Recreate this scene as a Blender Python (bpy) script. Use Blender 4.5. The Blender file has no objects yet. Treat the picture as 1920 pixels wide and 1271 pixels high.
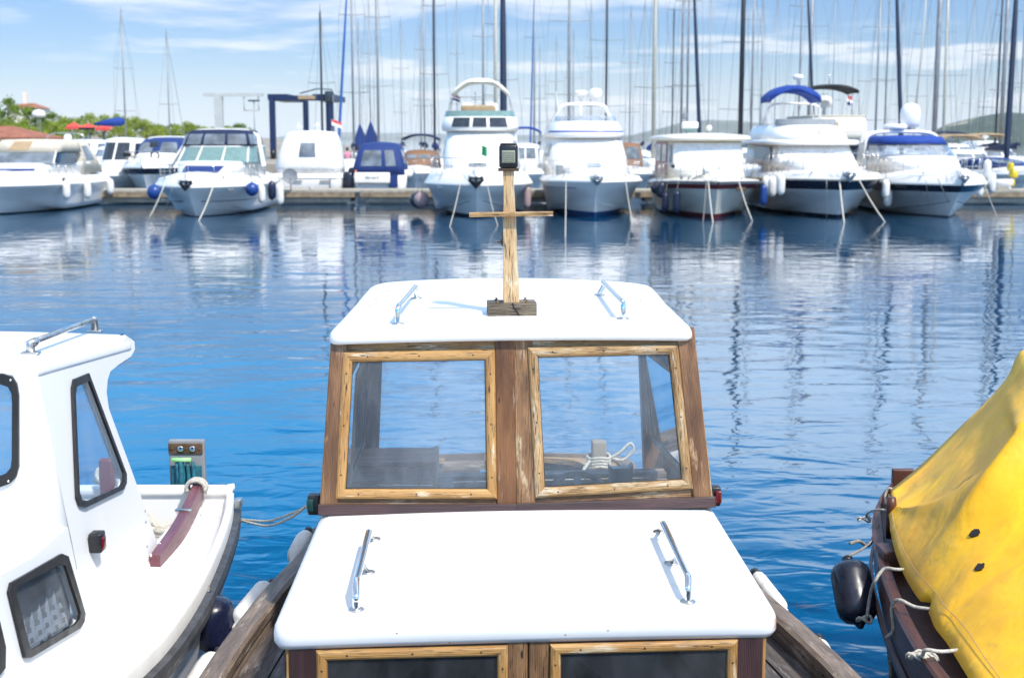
import bpy, bmesh, math, random
from mathutils import Vector, Matrix
from mathutils.geometry import tessellate_polygon
R = math.radians
random.seed(7)
scene = bpy.context.scene
col = scene.collection

# ------------------------------------------------------------------ camera
FPX = 2500.0; CW, CH = 1920.0, 1271.0
CAMH = 3.0; PITCH = R(8.49)
cam_d = bpy.data.cameras.new('camera'); cam = bpy.data.objects.new('camera', cam_d); col.objects.link(cam)
cam.location = (0, 0, CAMH); cam.rotation_euler = (math.pi/2 - PITCH, 0, 0)
cam_d.sensor_width = 36; cam_d.lens = 36*FPX/CW
cam_d.clip_start = 0.1; cam_d.clip_end = 60000
cam_d.dof.use_dof = True; cam_d.dof.focus_distance = 5.9; cam_d.dof.aperture_fstop = 4.2
scene.camera = cam

# ------------------------------------------------------------------ world + sun
SUN_EL, SUN_AZ = R(53), R(143)        # azimuth measured clockwise from +Y (camera looks along +Y)
world = bpy.data.worlds.new('World'); scene.world = world; world.use_nodes = True
wt = world.node_tree; wn = wt.nodes; wl = wt.links; wn.clear()
def N(t, typ, **kw):
    n = t.nodes.new(typ)
    for k, v in kw.items(): setattr(n, k, v)
    return n
wo = N(wt, 'ShaderNodeOutputWorld'); bg = N(wt, 'ShaderNodeBackground'); bg.inputs['Strength'].default_value = 0.125
sky = N(wt, 'ShaderNodeTexSky'); sky.sky_type = 'NISHITA'; sky.sun_disc = False
sky.sun_elevation = SUN_EL; sky.sun_rotation = SUN_AZ; sky.altitude = 0
sky.air_density = 1.0; sky.dust_density = 0.25; sky.ozone_density = 3.0
geo = N(wt, 'ShaderNodeTexCoord')
sep = N(wt, 'ShaderNodeSeparateXYZ'); wl.new(geo.outputs['Generated'], sep.inputs[0])
addz = N(wt, 'ShaderNodeMath', operation='ADD'); addz.inputs[1].default_value = 0.06
mx = N(wt, 'ShaderNodeMath', operation='MAXIMUM'); mx.inputs[1].default_value = 0.0
wl.new(sep.outputs[2], mx.inputs[0]); wl.new(mx.outputs[0], addz.inputs[0])
dx = N(wt, 'ShaderNodeMath', operation='DIVIDE'); dy = N(wt, 'ShaderNodeMath', operation='DIVIDE')
wl.new(sep.outputs[0], dx.inputs[0]); wl.new(addz.outputs[0], dx.inputs[1])
wl.new(sep.outputs[1], dy.inputs[0]); wl.new(addz.outputs[0], dy.inputs[1])
cmb = N(wt, 'ShaderNodeCombineXYZ'); wl.new(dx.outputs[0], cmb.inputs[0]); wl.new(dy.outputs[0], cmb.inputs[1])
def cloud(scale, lo, hi, det, off):
    mp = N(wt, 'ShaderNodeMapping'); mp.inputs['Scale'].default_value = (scale*1.0, scale*0.8, 1); mp.inputs['Location'].default_value = off
    nz = N(wt, 'ShaderNodeTexNoise'); nz.inputs['Scale'].default_value = 1; nz.inputs['Detail'].default_value = det; nz.inputs['Roughness'].default_value = .55
    nz.inputs['Distortion'].default_value = .3
    rp = N(wt, 'ShaderNodeMapRange', interpolation_type='SMOOTHSTEP'); rp.inputs['From Min'].default_value = lo; rp.inputs['From Max'].default_value = hi
    wl.new(cmb.outputs[0], mp.inputs[0]); wl.new(mp.outputs[0], nz.inputs['Vector']); wl.new(nz.outputs['Fac'], rp.inputs['Value'])
    return rp.outputs[0]
c1 = cloud(0.62, 0.50, 0.62, 8, (3.1, 1.7, 0))
c2 = cloud(1.6, 0.50, 0.75, 6, (9.1, 4.2, 0))
# a bank of brighter cloud higher up toward the centre and right, which the water mirrors
def mr(v, a, b, c, d):
    n = N(wt, 'ShaderNodeMapRange', interpolation_type='SMOOTHSTEP')
    for k, x in (('From Min', a), ('From Max', b), ('To Min', c), ('To Max', d)): n.inputs[k].default_value = x
    wl.new(v, n.inputs['Value']); return n.outputs[0]
def mm(a, b, op='MULTIPLY'):
    n = N(wt, 'ShaderNodeMath', operation=op)
    for i, x in ((0, a), (1, b)):
        if isinstance(x, (int, float)): n.inputs[i].default_value = x
        else: wl.new(x, n.inputs[i])
    return n.outputs[0]
c3 = cloud(1.3, 0.36, 0.56, 6, (5.3, 8.8, 0))
bank = mm(mm(mr(sep.outputs[2], .10, .16, 0, 1), mr(sep.outputs[2], .20, .34, 1, 0)), mr(sep.outputs[0], -.20, .02, .12, 1))
c3 = mm(c3, bank)
c1 = mm(c1, c3, 'MAXIMUM')
cm = N(wt, 'ShaderNodeMath', operation='MULTIPLY'); cm.inputs[1].default_value = .45; wl.new(c2, cm.inputs[0])
ca = N(wt, 'ShaderNodeMath', operation='MAXIMUM'); wl.new(c1, ca.inputs[0]); wl.new(cm.outputs[0], ca.inputs[1])
# thinner cloud overhead, whitening toward the horizon
hz = N(wt, 'ShaderNodeMapRange', interpolation_type='SMOOTHSTEP'); hz.inputs['From Min'].default_value = 0.075; hz.inputs['From Max'].default_value = 0.0
hz.inputs['To Min'].default_value = 0.0; hz.inputs['To Max'].default_value = .5
wl.new(sep.outputs[2], hz.inputs['Value'])
cs = N(wt, 'ShaderNodeMath', operation='MULTIPLY'); cs.inputs[1].default_value = .72; wl.new(ca.outputs[0], cs.inputs[0])
cad = N(wt, 'ShaderNodeMath', operation='MAXIMUM'); wl.new(cs.outputs[0], cad.inputs[0]); wl.new(hz.outputs[0], cad.inputs[1])
skyt = N(wt, 'ShaderNodeMix', data_type='RGBA', blend_type='MULTIPLY'); skyt.inputs[0].default_value = 1
wl.new(sky.outputs[0], skyt.inputs[6]); tg = N(wt, 'ShaderNodeMapRange', interpolation_type='SMOOTHSTEP'); tg.inputs['From Min'].default_value = .105; tg.inputs['From Max'].default_value = .30
tcx = N(wt, 'ShaderNodeMix', data_type='RGBA'); tcx.inputs[6].default_value = (0.39, 0.47, 0.63, 1); tcx.inputs[7].default_value = (0.26, 1.75, 2.35, 1)
wl.new(sep.outputs[2], tg.inputs['Value']); wl.new(tg.outputs[0], tcx.inputs[0]); tg2 = N(wt, 'ShaderNodeMapRange', interpolation_type='SMOOTHSTEP'); tg2.inputs['From Min'].default_value = .45; tg2.inputs['From Max'].default_value = .62
tc2 = N(wt, 'ShaderNodeMix', data_type='RGBA'); tc2.inputs[7].default_value = (2.9, 2.1, 1.45, 1); wl.new(sep.outputs[2], tg2.inputs['Value']); wl.new(tg2.outputs[0], tc2.inputs[0])
tgm = N(wt, 'ShaderNodeMapRange', interpolation_type='SMOOTHSTEP'); tgm.inputs['From Min'].default_value = .20; tgm.inputs['From Max'].default_value = .34
tcm = N(wt, 'ShaderNodeMix', data_type='RGBA'); tcm.inputs[7].default_value = (0.06, 0.85, 1.35, 1); wl.new(sep.outputs[2], tgm.inputs['Value']); wl.new(tgm.outputs[0], tcm.inputs[0])
wl.new(tcx.outputs[2], tcm.inputs[6]); wl.new(tcm.outputs[2], tc2.inputs[6]); wl.new(tc2.outputs[2], skyt.inputs[7])
mxr = N(wt, 'ShaderNodeMix', data_type='RGBA'); wl.new(cad.outputs[0], mxr.inputs[0]); wl.new(skyt.outputs[2], mxr.inputs[6])
ccol = N(wt, 'ShaderNodeMix', data_type='RGBA'); ccol.inputs[6].default_value = (5.0, 5.2, 5.5, 1); ccol.inputs[7].default_value = (7.6, 9.0, 10.6, 1)
wl.new(mr(sep.outputs[2], .105, .17, 0, 1), ccol.inputs[0]); wl.new(ccol.outputs[2], mxr.inputs[7])
wl.new(mxr.outputs[2], bg.inputs['Color']); wl.new(bg.outputs[0], wo.inputs[0])
sl = bpy.data.lights.new('sun', 'SUN'); sl.energy = 3.2; sl.angle = R(3); sl.color = (1, .95, .87)
so = bpy.data.objects.new('sun', sl); col.objects.link(so)
sd = Vector((math.sin(SUN_AZ)*math.cos(SUN_EL), math.cos(SUN_AZ)*math.cos(SUN_EL), math.sin(SUN_EL)))
so.rotation_euler = (-sd).to_track_quat('-Z', 'Y').to_euler(); so.location = (20, -10, 40)
scene.view_settings.view_transform = 'Standard'; scene.view_settings.look = 'None'
scene.view_settings.exposure = 0.7; scene.view_settings.gamma = 1
scene.render.engine = 'CYCLES'
scene.cycles.max_bounces = 8; scene.cycles.transparent_max_bounces = 12; scene.cycles.sample_clamp_indirect = 3
scene.cycles.caustics_reflective = True; scene.cycles.caustics_refractive = False

# ------------------------------------------------------------------ pixel -> world
FW = Vector((0, math.cos(PITCH), -math.sin(PITCH))); UP = Vector((0, math.sin(PITCH), math.cos(PITCH))); RT = Vector((1, 0, 0))
CP = Vector((0, 0, CAMH))
def ray(px, py): return FW + RT*((px-CW/2)/FPX) + UP*((CH/2-py)/FPX)
def pz(px, py, z): r = ray(px, py); return CP + r*((z-CAMH)/r.z)
def pY(px, py, Y): r = ray(px, py); return CP + r*(Y/r.y)
def pl(px, py, P0, Nn): r = ray(px, py); return CP + r*((P0-CP).dot(Nn)/r.dot(Nn))

# ------------------------------------------------------------------ object helpers
ORG = {}
def tag(o, label=None, cat=None, group=None, kind=None):
    if label: o['label'] = label
    if cat: o['category'] = cat
    if group: o['group'] = group
    if kind: o['kind'] = kind
    return o
def empty(name, loc, label=None, cat=None, group=None, rz=0, local=False):
    o = bpy.data.objects.new(name, None); col.objects.link(o); o.location = loc; o.rotation_euler = (0, 0, rz)
    o.empty_display_size = .2
    ORG[o.name] = Vector((0, 0, 0)) if local else Vector(loc)
    return tag(o, label, cat, group)
class MB:
    def __init__(s): s.v = []; s.f = []; s.m = []; s.uv = []; s.sm = []
    def add(s, vs, fs, mat=0, smooth=False, uvs=None):
        b = len(s.v); s.v += [Vector(v) for v in vs]
        for i, f in enumerate(fs):
            s.f.append([b+k for k in f]); s.m.append(mat[i] if isinstance(mat, list) else mat); s.sm.append(smooth)
            s.uv.append(uvs[i] if uvs else None)
        return s
    def quad(s, a, b, c, d, mat=0): return s.add([a, b, c, d], [(0, 1, 2, 3)], mat)
    def box(s, c, size, mat=0, rz=0, M=None):
        x, y, z = size[0]/2, size[1]/2, size[2]/2
        vs = [Vector((i*x, j*y, k*z)) for k in (-1, 1) for j in (-1, 1) for i in (-1, 1)]
        if rz: Q = Matrix.Rotation(rz, 3, 'Z'); vs = [Q @ v for v in vs]
        if M is not None: vs = [M @ v for v in vs]
        vs = [v + Vector(c) for v in vs]
        return s.add(vs, [(0, 2, 3, 1), (4, 5, 7, 6), (0, 1, 5, 4), (2, 6, 7, 3), (0, 4, 6, 2), (1, 3, 7, 5)], mat)
    def rbox(s, c, size, r=.02, mat=0, rz=0, n=3, M=None):
        # rounded box: rings of a rounded rectangle, rounded top and bottom
        x, y, z = size[0]/2, size[1]/2, size[2]/2; r = min(r, x*.99, y*.99, z*.99)
        Q = Matrix.Rotation(rz, 3, 'Z') if M is None else M
        rings = []
        lev = [(-z + r*(1-math.cos(a)), r*(1-math.sin(a))) for a in [math.pi/2*i/n for i in range(n+1)]]
        lev += [(-q[0], q[1]) for q in reversed(lev)]
        for (zz, ins) in lev:
            rg = []
            for k, (sx, sy) in enumerate(((1, 1), (-1, 1), (-1, -1), (1, -1))):
                for i in range(n+1):
                    a = math.pi/2*k + math.pi/2*i/n
                    rg.append(Q @ Vector((sx*(x-r)+(r-ins)*math.cos(a), sy*(y-r)+(r-ins)*math.sin(a), zz)) + Vector(c))
            rings.append(rg)
        return s.loft(rings, mat, True, True, True)
    def loft(s, rings, mat=0, smooth=True, cap0=False, cap1=False, closed=True, mats=None, uvlen=None):
        n = len(rings[0]); vs = [p for r in rings for p in r]; fs = []; ms = []
        for i in range(len(rings)-1):
            for j in range(n if closed else n-1):
                k = (j+1) % n
                fs.append((i*n+j, i*n+k, (i+1)*n+k, (i+1)*n+j)); ms.append(mats(i, j) if mats else mat)
        if cap0: fs.append(tuple(range(n-1, -1, -1))); ms.append(mat)
        if cap1: fs.append(tuple((len(rings)-1)*n+j for j in range(n))); ms.append(mat)
        return s.add(vs, fs, ms, smooth)
    def tube(s, pts, r, n=8, mat=0, cap=True, smooth=True):
        pts = [Vector(p) for p in pts]; rr = r if isinstance(r, (list, tuple)) else [r]*len(pts)
        rings = []; pn = None
        for i, p in enumerate(pts):
            d = (pts[min(i+1, len(pts)-1)] - pts[max(i-1, 0)]).normalized()
            if pn is None:
                pn = d.cross(Vector((0, 0, 1)));
                if pn.length < .1: pn = d.cross(Vector((1, 0, 0)))
            pn = (pn - d*pn.dot(d)).normalized(); b = d.cross(pn)
            rings.append([p + (pn*math.cos(2*math.pi*k/n) + b*math.sin(2*math.pi*k/n))*rr[i] for k in range(n)])
        # orientation so normals point outwards
        rings = [list(reversed(q)) for q in rings]
        return s.loft(rings, mat, smooth, cap, cap)
    def lathe(s, c, prof, n=24, mat=0, axis=Vector((0, 0, 1)), mats=None):
        axis = Vector(axis).normalized(); a = axis.cross(Vector((1, 0, 0)))
        if a.length < .1: a = axis.cross(Vector((0, 1, 0)))
        a.normalize(); b = axis.cross(a)
        rings = [[Vector(c)+axis*h+(a*math.cos(2*math.pi*k/n)+b*math.sin(2*math.pi*k/n))*max(r, 1e-4) for k in range(n)] for r, h in prof]
        return s.loft(rings, mat, True, True, True, mats=mats)
    def poly(s, outer, holes=(), thick=None, mat=0):
        # flat polygon (3-D points) with holes; thick = Vector offset for a second skin
        loops = [list(outer)] + [list(h) for h in holes]
        flat = [p for l in loops for p in l]; tris = tessellate_polygon(loops)
        s.add(flat, [tuple(t) for t in tris], mat)
        if thick is not None:
            back = [p + thick for p in flat]; s.add(back, [tuple(reversed(t)) for t in tris], mat)
            for l in loops:
                n = len(l); lb = [p + thick for p in l]
                s.add(l+lb, [(i, (i+1) % n, n+(i+1) % n, n+i) for i in range(n)], mat)
        return s
    def board(s, p0, p1, wv, nv, w, t, m0=0, m1=0, rnd=False, mat=0, ch=.004):
        p0, p1 = Vector(p0), Vector(p1); d = p1-p0; L = d.length; d.normalize()
        wv = Vector(wv); wv = (wv - d*wv.dot(d)).normalized(); nv = Vector(nv); nv = (nv - d*nv.dot(d) - wv*nv.dot(wv)).normalized()
        if rnd: pr = [(-.5, 0), (-.5, .45), (-.42, .74), (-.26, .94), (0, 1), (.26, .94), (.42, .74), (.5, .45), (.5, 0)]; pr = [(a*w, b*t) for a, b in pr]
        else: c = min(ch, w*.2, t*.4); pr = [(-w/2, 0), (-w/2, t-c), (-w/2+c, t), (w/2-c, t), (w/2, t-c), (w/2, 0)]
        n = len(pr); vs = []; cum = [0]
        for i in range(n): q = pr[(i+1) % n]; cum.append(cum[-1]+math.hypot(q[0]-pr[i][0], q[1]-pr[i][1]))
        for e, (p, m) in enumerate(((p0, m0), (p1, m1))):
            for a, b in pr: vs.append(p + wv*a + nv*b + d*(m*a))
        fs = []; uv = []; ou, ov = random.uniform(0, 50), random.uniform(0, 50)
        for i in range(n):
            k = (i+1) % n; fs.append((i, k, n+k, n+i))
            uv.append([(ou+pr[i][0]*m0, ov+cum[i]), (ou+pr[k][0]*m0, ov+cum[i+1]), (ou+L+pr[k][0]*m1, ov+cum[i+1]), (ou+L+pr[i][0]*m1, ov+cum[i])])
        fs.append(tuple(range(n-1, -1, -1))); uv.append([(ou+pr[i][1], ov+pr[i][0]) for i in range(n-1, -1, -1)])
        fs.append(tuple(range(n, 2*n))); uv.append([(ou+pr[i][1], ov+pr[i][0]) for i in range(n)])
        return s.add(vs, fs, mat, False, uv)
    def sweep(s, paths, mat=0, mats=None, closed=False, uv=False, smooth=False):
        # paths: list of polylines of equal length (already the profile strands) -> quads between strands
        n = len(paths[0]); m = len(paths); vs = [p for q in paths for p in q]; fs = []; ms = []; uvs = []
        ou, ov = random.uniform(0, 50), random.uniform(0, 50)
        for j in range(m if closed else m-1):
            k = (j+1) % m; L = 0
            for i in range(n-1):
                fs.append((j*n+i, j*n+i+1, k*n+i+1, k*n+i)); ms.append(mats[j] if mats else mat)
                L2 = L + (paths[j][i+1]-paths[j][i]).length; wd = (paths[k][i]-paths[j][i]).length
                uvs.append([(ou+L, ov+j*.3), (ou+L2, ov+j*.3), (ou+L2, ov+j*.3+wd), (ou+L, ov+j*.3+wd)]); L = L2
        s.add(vs, fs, ms, smooth, uvs if uv else None)
        if closed:
            s.add([paths[j][0] for j in range(m)], [tuple(range(m))], ms[0]); s.add([paths[j][-1] for j in range(m)], [tuple(range(m-1, -1, -1))], ms[0])
        return s
    def build(s, name, mat, parent=None, org=None, bevel=0, label=None, recalc=True):
        if parent is not None: o_ = ORG[parent.name]
        else: o_ = Vector(org) if org is not None else Vector((0, 0, 0))
        me = bpy.data.meshes.new(name); me.from_pydata([v-o_ for v in s.v], [], s.f)
        for mm in (mat if isinstance(mat, (list, tuple)) else [mat]): me.materials.append(mm)
        for i, p in enumerate(me.polygons): p.material_index = s.m[i]; p.use_smooth = s.sm[i]
        if any(u is not None for u in s.uv):
            ul = me.uv_layers.new(name='grain')
            for i, p in enumerate(me.polygons):
                if s.uv[i]:
                    for k, li in enumerate(p.loop_indices): ul.data[li].uv = s.uv[i][k]
        if recalc:
            bm = bmesh.new(); bm.from_mesh(me); bmesh.ops.recalc_face_normals(bm, faces=bm.faces); bm.to_mesh(me); bm.free()
        o = bpy.data.objects.new(name, me); col.objects.link(o)
        if parent is not None: o.parent = parent
        else: o.location = o_
        ORG[o.name] = o_
        if bevel:
            b = o.modifiers.new('bevel', 'BEVEL'); b.width = bevel; b.segments = 2; b.limit_method = 'ANGLE'; b.angle_limit = R(40)
        if label: o['label'] = label
        return o
def kids(o): return [c for c in bpy.data.objects if c.parent is o]
def copy_tree(o, parent=None):
    c = o.copy(); col.objects.link(c); ORG[c.name] = ORG[o.name]
    if parent is not None: c.parent = parent
    for ch in list(kids(o)): copy_tree(ch, c)
    return c
def lerp(a, b, t): return a + (b-a)*t
def spline(pts, n):
    # Catmull-Rom through points, n samples per span
    P = [Vector(p) for p in pts]; P = [P[0]*2-P[1]] + P + [P[-1]*2-P[-2]]; out = []
    for i in range(1, len(P)-2):
        for k in range(n):
            t = k/n; a, b, c, d = P[i-1], P[i], P[i+1], P[i+2]
            out.append(.5*((2*b)+(c-a)*t+(2*a-5*b+4*c-d)*t*t+(3*b-a-3*c+d)*t**3))
    out.append(P[-2].copy()); return out
def interp(tab, x):
    if x <= tab[0][0]: return tab[0][1]
    for (a, va), (b, vb) in zip(tab, tab[1:]):
        if x <= b: return va + (vb-va)*(x-a)/(b-a)
    return tab[-1][1]

# ------------------------------------------------------------------ materials
def newmat(name):
    m = bpy.data.materials.new(name); m.use_nodes = True; t = m.node_tree
    return m, t, t.nodes['Principled BSDF'], t.nodes['Material Output']
def noise(t, vec, scale, det=4, rough=.55, sc=(1, 1, 1), dist=0):
    mp = N(t, 'ShaderNodeMapping'); mp.inputs['Scale'].default_value = sc
    n = N(t, 'ShaderNodeTexNoise'); n.inputs['Scale'].default_value = scale; n.inputs['Detail'].default_value = det; n.inputs['Roughness'].default_value = rough
    n.inputs['Distortion'].default_value = dist
    t.links.new(vec, mp.inputs[0]); t.links.new(mp.outputs[0], n.inputs['Vector']); return n.outputs['Fac']
def mrange(t, v, a, b, c=0., d=1., smooth=True):
    n = N(t, 'ShaderNodeMapRange', interpolation_type='SMOOTHSTEP' if smooth else 'LINEAR')
    for k, x in (('From Min', a), ('From Max', b), ('To Min', c), ('To Max', d)): n.inputs[k].default_value = x
    t.links.new(v, n.inputs['Value']); return n.outputs[0]
def mixc(t, f, a, b):
    n = N(t, 'ShaderNodeMix', data_type='RGBA')
    if isinstance(f, (int, float)): n.inputs[0].default_value = f
    else: t.links.new(f, n.inputs[0])
    for i, x in ((6, a), (7, b)):
        if isinstance(x, tuple): n.inputs[i].default_value = x+(1,) if len(x) == 3 else x
        else: t.links.new(x, n.inputs[i])
    return n.outputs[2]
def mmul(t, a, b, op='MULTIPLY'):
    n = N(t, 'ShaderNodeMath', operation=op)
    for i, x in ((0, a), (1, b)):
        if isinstance(x, (int, float)): n.inputs[i].default_value = x
        else: t.links.new(x, n.inputs[i])
    return n.outputs[0]
def bump(t, p, h, strength=.3, dist=.01):
    b = N(t, 'ShaderNodeBump'); b.inputs['Strength'].default_value = strength; b.inputs['Distance'].default_value = dist
    t.links.new(h, b.inputs['Height']); t.links.new(b.outputs[0], p.inputs['Normal'])
def plain(name, c, rough=.5, metal=0, var=.12, scale=6, coat=0, bmp=0, dirt=None):
    m, t, p, o = newmat(name); tc = N(t, 'ShaderNodeTexCoord').outputs['Object']
    nz = noise(t, tc, scale, 5)
    lo = tuple(x*(1-var) for x in c); hi = tuple(min(1, x*(1+var*.6)) for x in c)
    cc = mixc(t, mrange(t, nz, .3, .7), lo, hi)
    if dirt:
        dn = noise(t, tc, scale*2.3, 8, .7, (1, 1, .35)); cc = mixc(t, mrange(t, dn, .56, .76, 0, .7), cc, dirt)
    t.links.new(cc, p.inputs['Base Color'])
    p.inputs['Roughness'].default_value = rough; p.inputs['Metallic'].default_value = metal; p.inputs['Coat Weight'].default_value = coat
    if rough > .15: t.links.new(mrange(t, noise(t, tc, scale*3, 4), .3, .7, max(.05, rough-.1), min(1, rough+.1)), p.inputs['Roughness'])
    if bmp: bump(t, p, noise(t, tc, scale*8, 5), bmp, .01)
    return m
def wood(name, a, b, crack=.5, crackcol=(.02, .014, .01), peel=0., peelcol=(.42, .36, .26), rough=.5, grain=1., coat=0., knots=True, dark=.35):
    m, t, p, o = newmat(name); uv = N(t, 'ShaderNodeUVMap', uv_map='grain').outputs[0]
    big = noise(t, uv, 1, 3, .5, (3, 18, 1), .4)
    # cathedral growth rings
    mpw = N(t, 'ShaderNodeMapping'); mpw.inputs['Scale'].default_value = (1.2, 22, 1)
    wv = N(t, 'ShaderNodeTexWave', wave_type='BANDS', bands_direction='Y'); wv.inputs['Scale'].default_value = 2.4*grain; wv.inputs['Distortion'].default_value = 7; wv.inputs['Detail'].default_value = 2
    wv.inputs['Detail Scale'].default_value = .7
    t.links.new(uv, mpw.inputs[0]); t.links.new(mpw.outputs[0], wv.inputs['Vector'])
    fine = noise(t, uv, 1, 4, .6, (9, 420, 1))
    c = mixc(t, mrange(t, big, .35, .65), a, b)
    dk = tuple(x*dark for x in a)
    c = mixc(t, mmul(t, mrange(t, wv.outputs['Fac'], .55, .95), .55), c, dk)
    c = mixc(t, mmul(t, mrange(t, fine, .45, .75), .55), c, dk)
    patch = noise(t, uv, 1, 4, .6, (4, 22, 1), .3)
    c = mixc(t, mrange(t, noise(t, uv, 1, 4, .65, (2.1, 9, 1), .5), .50, .72, 0, .55), c, dk)
    if peel:
        pf = noise(t, uv, 1, 6, .75, (22, 150, 1)); pm = mmul(t, mrange(t, patch, .62-peel*.25, .72-peel*.2), mrange(t, pf, .4, .55)); c = mixc(t, pm, c, peelcol)
    if crack:
        ck = noise(t, uv, 1, 5, .7, (11, 230, 1), .2); cmk = mmul(t, mrange(t, ck, .66-.12*crack, .70-.10*crack), mrange(t, noise(t, uv, 1, 3, .5, (2.2, 30, 1)), .5-.2*crack, .6-.1*crack)); c = mixc(t, cmk, c, crackcol)
    if knots:
        vo = N(t, 'ShaderNodeTexVoronoi'); vo.inputs['Scale'].default_value = 1
        mk = N(t, 'ShaderNodeMapping'); mk.inputs['Scale'].default_value = (4.5, 16, 1); t.links.new(uv, mk.inputs[0]); t.links.new(mk.outputs[0], vo.inputs['Vector'])
        c = mixc(t, mrange(t, vo.outputs['Distance'], .085, .05), c, tuple(x*.12 for x in a))
    t.links.new(c, p.inputs['Base Color'])
    t.links.new(mrange(t, fine, .3, .7, rough-.1, rough+.15), p.inputs['Roughness']); p.inputs['Coat Weight'].default_value = coat; p.inputs['Coat Roughness'].default_value = .25
    hb = mmul(t, fine, wv.outputs['Fac'], 'SUBTRACT'); bump(t, p, hb, .35, .002)
    return m
M = {}
M['honey'] = wood('honey_wood', (.41, .205, .055), (.53, .30, .10), crack=.9, peel=.12, peelcol=(.62, .52, .36), rough=.42, coat=.15, dark=.5)
M['honey_worn'] = wood('worn_honey_wood', (.34, .19, .07), (.48, .30, .13), crack=1., peel=.5, peelcol=(.52, .44, .31), rough=.6, dark=.4)
M['pillar'] = wood('pillar_wood', (.15, .065, .022), (.29, .145, .058), crack=.6, peel=.25, peelcol=(.42, .26, .14), rough=.45, coat=.2, dark=.3)
M['mull'] = wood('mullion_wood', (.20, .10, .04), (.32, .17, .075), crack=.9, peel=.3, peelcol=(.44, .33, .2), rough=.6, dark=.25)
M['mull_dark'] = wood('brown_mullion_wood', (.14, .055, .016), (.23, .10, .034), crack=.6, peel=.1, rough=.5, grain=1.6, dark=.25)
M['sill'] = wood('dark_sill_wood', (.045, .022, .022), (.075, .036, .034), crack=.3, rough=.4, knots=False)
M['grey_wood'] = wood('grey_weathered_wood', (.20, .17, .13), (.36, .32, .26), crack=1.1, peel=.3, peelcol=(.5, .46, .4), rough=.8, dark=.35)
M['block'] = wood('oiled_block_wood', (.12, .095, .065), (.24, .19, .13), crack=1.0, peel=.2, peelcol=(.3, .28, .22), rough=.75, dark=.25)
M['mast'] = wood('pale_mast_wood', (.66, .42, .20), (.78, .58, .34), crack=1.05, peel=.35, peelcol=(.72, .62, .42), rough=.6, dark=.45)
M['deck'] = wood('deck_planks', (.075, .062, .058), (.16, .135, .125), crack=.7, peel=.3, peelcol=(.24, .22, .21), rough=.6, knots=False, dark=.4)
M['deck_pale'] = wood('pale_deck_planks', (.42, .38, .33), (.6, .55, .48), crack=.7, rough=.7, knots=False, dark=.6)
M['box_wood'] = wood('reddish_box_planks', (.34, .16, .10), (.48, .27, .19), crack=.5, peel=.3, peelcol=(.3, .2, .15), rough=.55, dark=.4)
M['rail_wood'] = wood('rail_wood', (.15, .105, .075), (.27, .20, .145), crack=.6, peel=.3, peelcol=(.42, .36, .28), rough=.5, dark=.35)
M['brown_boat'] = wood('brown_boat_wood', (.065, .019, .010), (.12, .040, .020), crack=.3, peel=.1, peelcol=(.12, .06, .05), rough=.4, knots=False, dark=.5)
M['plum'] = wood('plum_coaming_wood', (.13, .04, .055), (.20, .07, .09), crack=.2, rough=.35, knots=False, dark=.8)
M['caulk'] = plain('black_caulk', (.012, .011, .010), .7)
def gel(name, c, spots=True, stain=None):
    m, t, p, o = newmat(name); tc = N(t, 'ShaderNodeTexCoord').outputs['Object']
    cc = mixc(t, mrange(t, noise(t, tc, 2.2, 5), .3, .7), tuple(x*.955 for x in c), c)
    st = noise(t, tc, 4, 6, .6, (1, 1, .2)); cc = mixc(t, mrange(t, st, .58, .8, 0, .35), cc, tuple(x*f for x, f in zip(c, (.85, .83, .78))))
    if spots:
        v = N(t, 'ShaderNodeTexVoronoi'); v.inputs['Scale'].default_value = 9; t.links.new(tc, v.inputs['Vector'])
        sp = mmul(t, mrange(t, v.outputs['Distance'], .035, .02), mrange(t, noise(t, tc, 3, 2), .55, .6)); cc = mixc(t, sp, cc, (.12, .09, .07))
    if stain is not None:
        vm = N(t, 'ShaderNodeVectorMath', operation='DISTANCE'); t.links.new(tc, vm.inputs[0]); vm.inputs[1].default_value = stain[0]
        nn = mmul(t, vm.outputs['Value'], mmul(t, noise(t, tc, 60, 4), .05), 'ADD')
        cc = mixc(t, mrange(t, nn, stain[1]+.03, stain[1]), cc, (.42, .12, .02)); cc = mixc(t, mrange(t, nn, stain[1]*.6+.024, stain[1]*.6), cc, (.07, .02, .01))
    t.links.new(cc, p.inputs['Base Color']); p.inputs['Roughness'].default_value = .28
    bump(t, p, noise(t, tc, 3, 3), .08, .02); return m
M['gel'] = gel('white_gelcoat', (.80, .80, .79))
M['gel_far'] = gel('far_white_gelcoat', (.82, .80, .76), spots=False)
M['cream'] = gel('cream_gelcoat', (.72, .68, .58), spots=False)
M['deckgel'] = plain('scuffed_white_deck', (.80, .79, .76), .45, 0, .06, 5, dirt=(.42, .36, .26))
M['rubber'] = plain('black_rubber', (.012, .012, .013), .38, var=.3)
M['rubrail'] = plain('grey_rubber_rub_rail', (.05, .05, .055), .5, var=.4, scale=14, dirt=(.16, .14, .12))
M['steel'] = plain('stainless_steel', (.78, .79, .80), .12, 1, .08)
M['dullsteel'] = plain('dull_steel', (.55, .55, .54), .35, 1, .2)
M['blackp'] = plain('black_plastic', (.014, .014, .016), .35)
M['brass'] = plain('brown_bronze', (.16, .10, .06), .5, .6, .4, 20)
M['fwhite'] = plain('white_fender_vinyl', (.74, .73, .70), .4, dirt=(.45, .42, .36))
M['fblue'] = plain('blue_fender_vinyl', (.01, .05, .22), .35)
M['fnavy'] = plain('navy_fender_vinyl', (.010, .014, .045), .28, var=.4)
M['fblack'] = plain('black_fender_vinyl', (.014, .018, .036), .3, var=.4)
M['fpink'] = plain('faded_pink_fender', (.36, .25, .25), .45)
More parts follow.
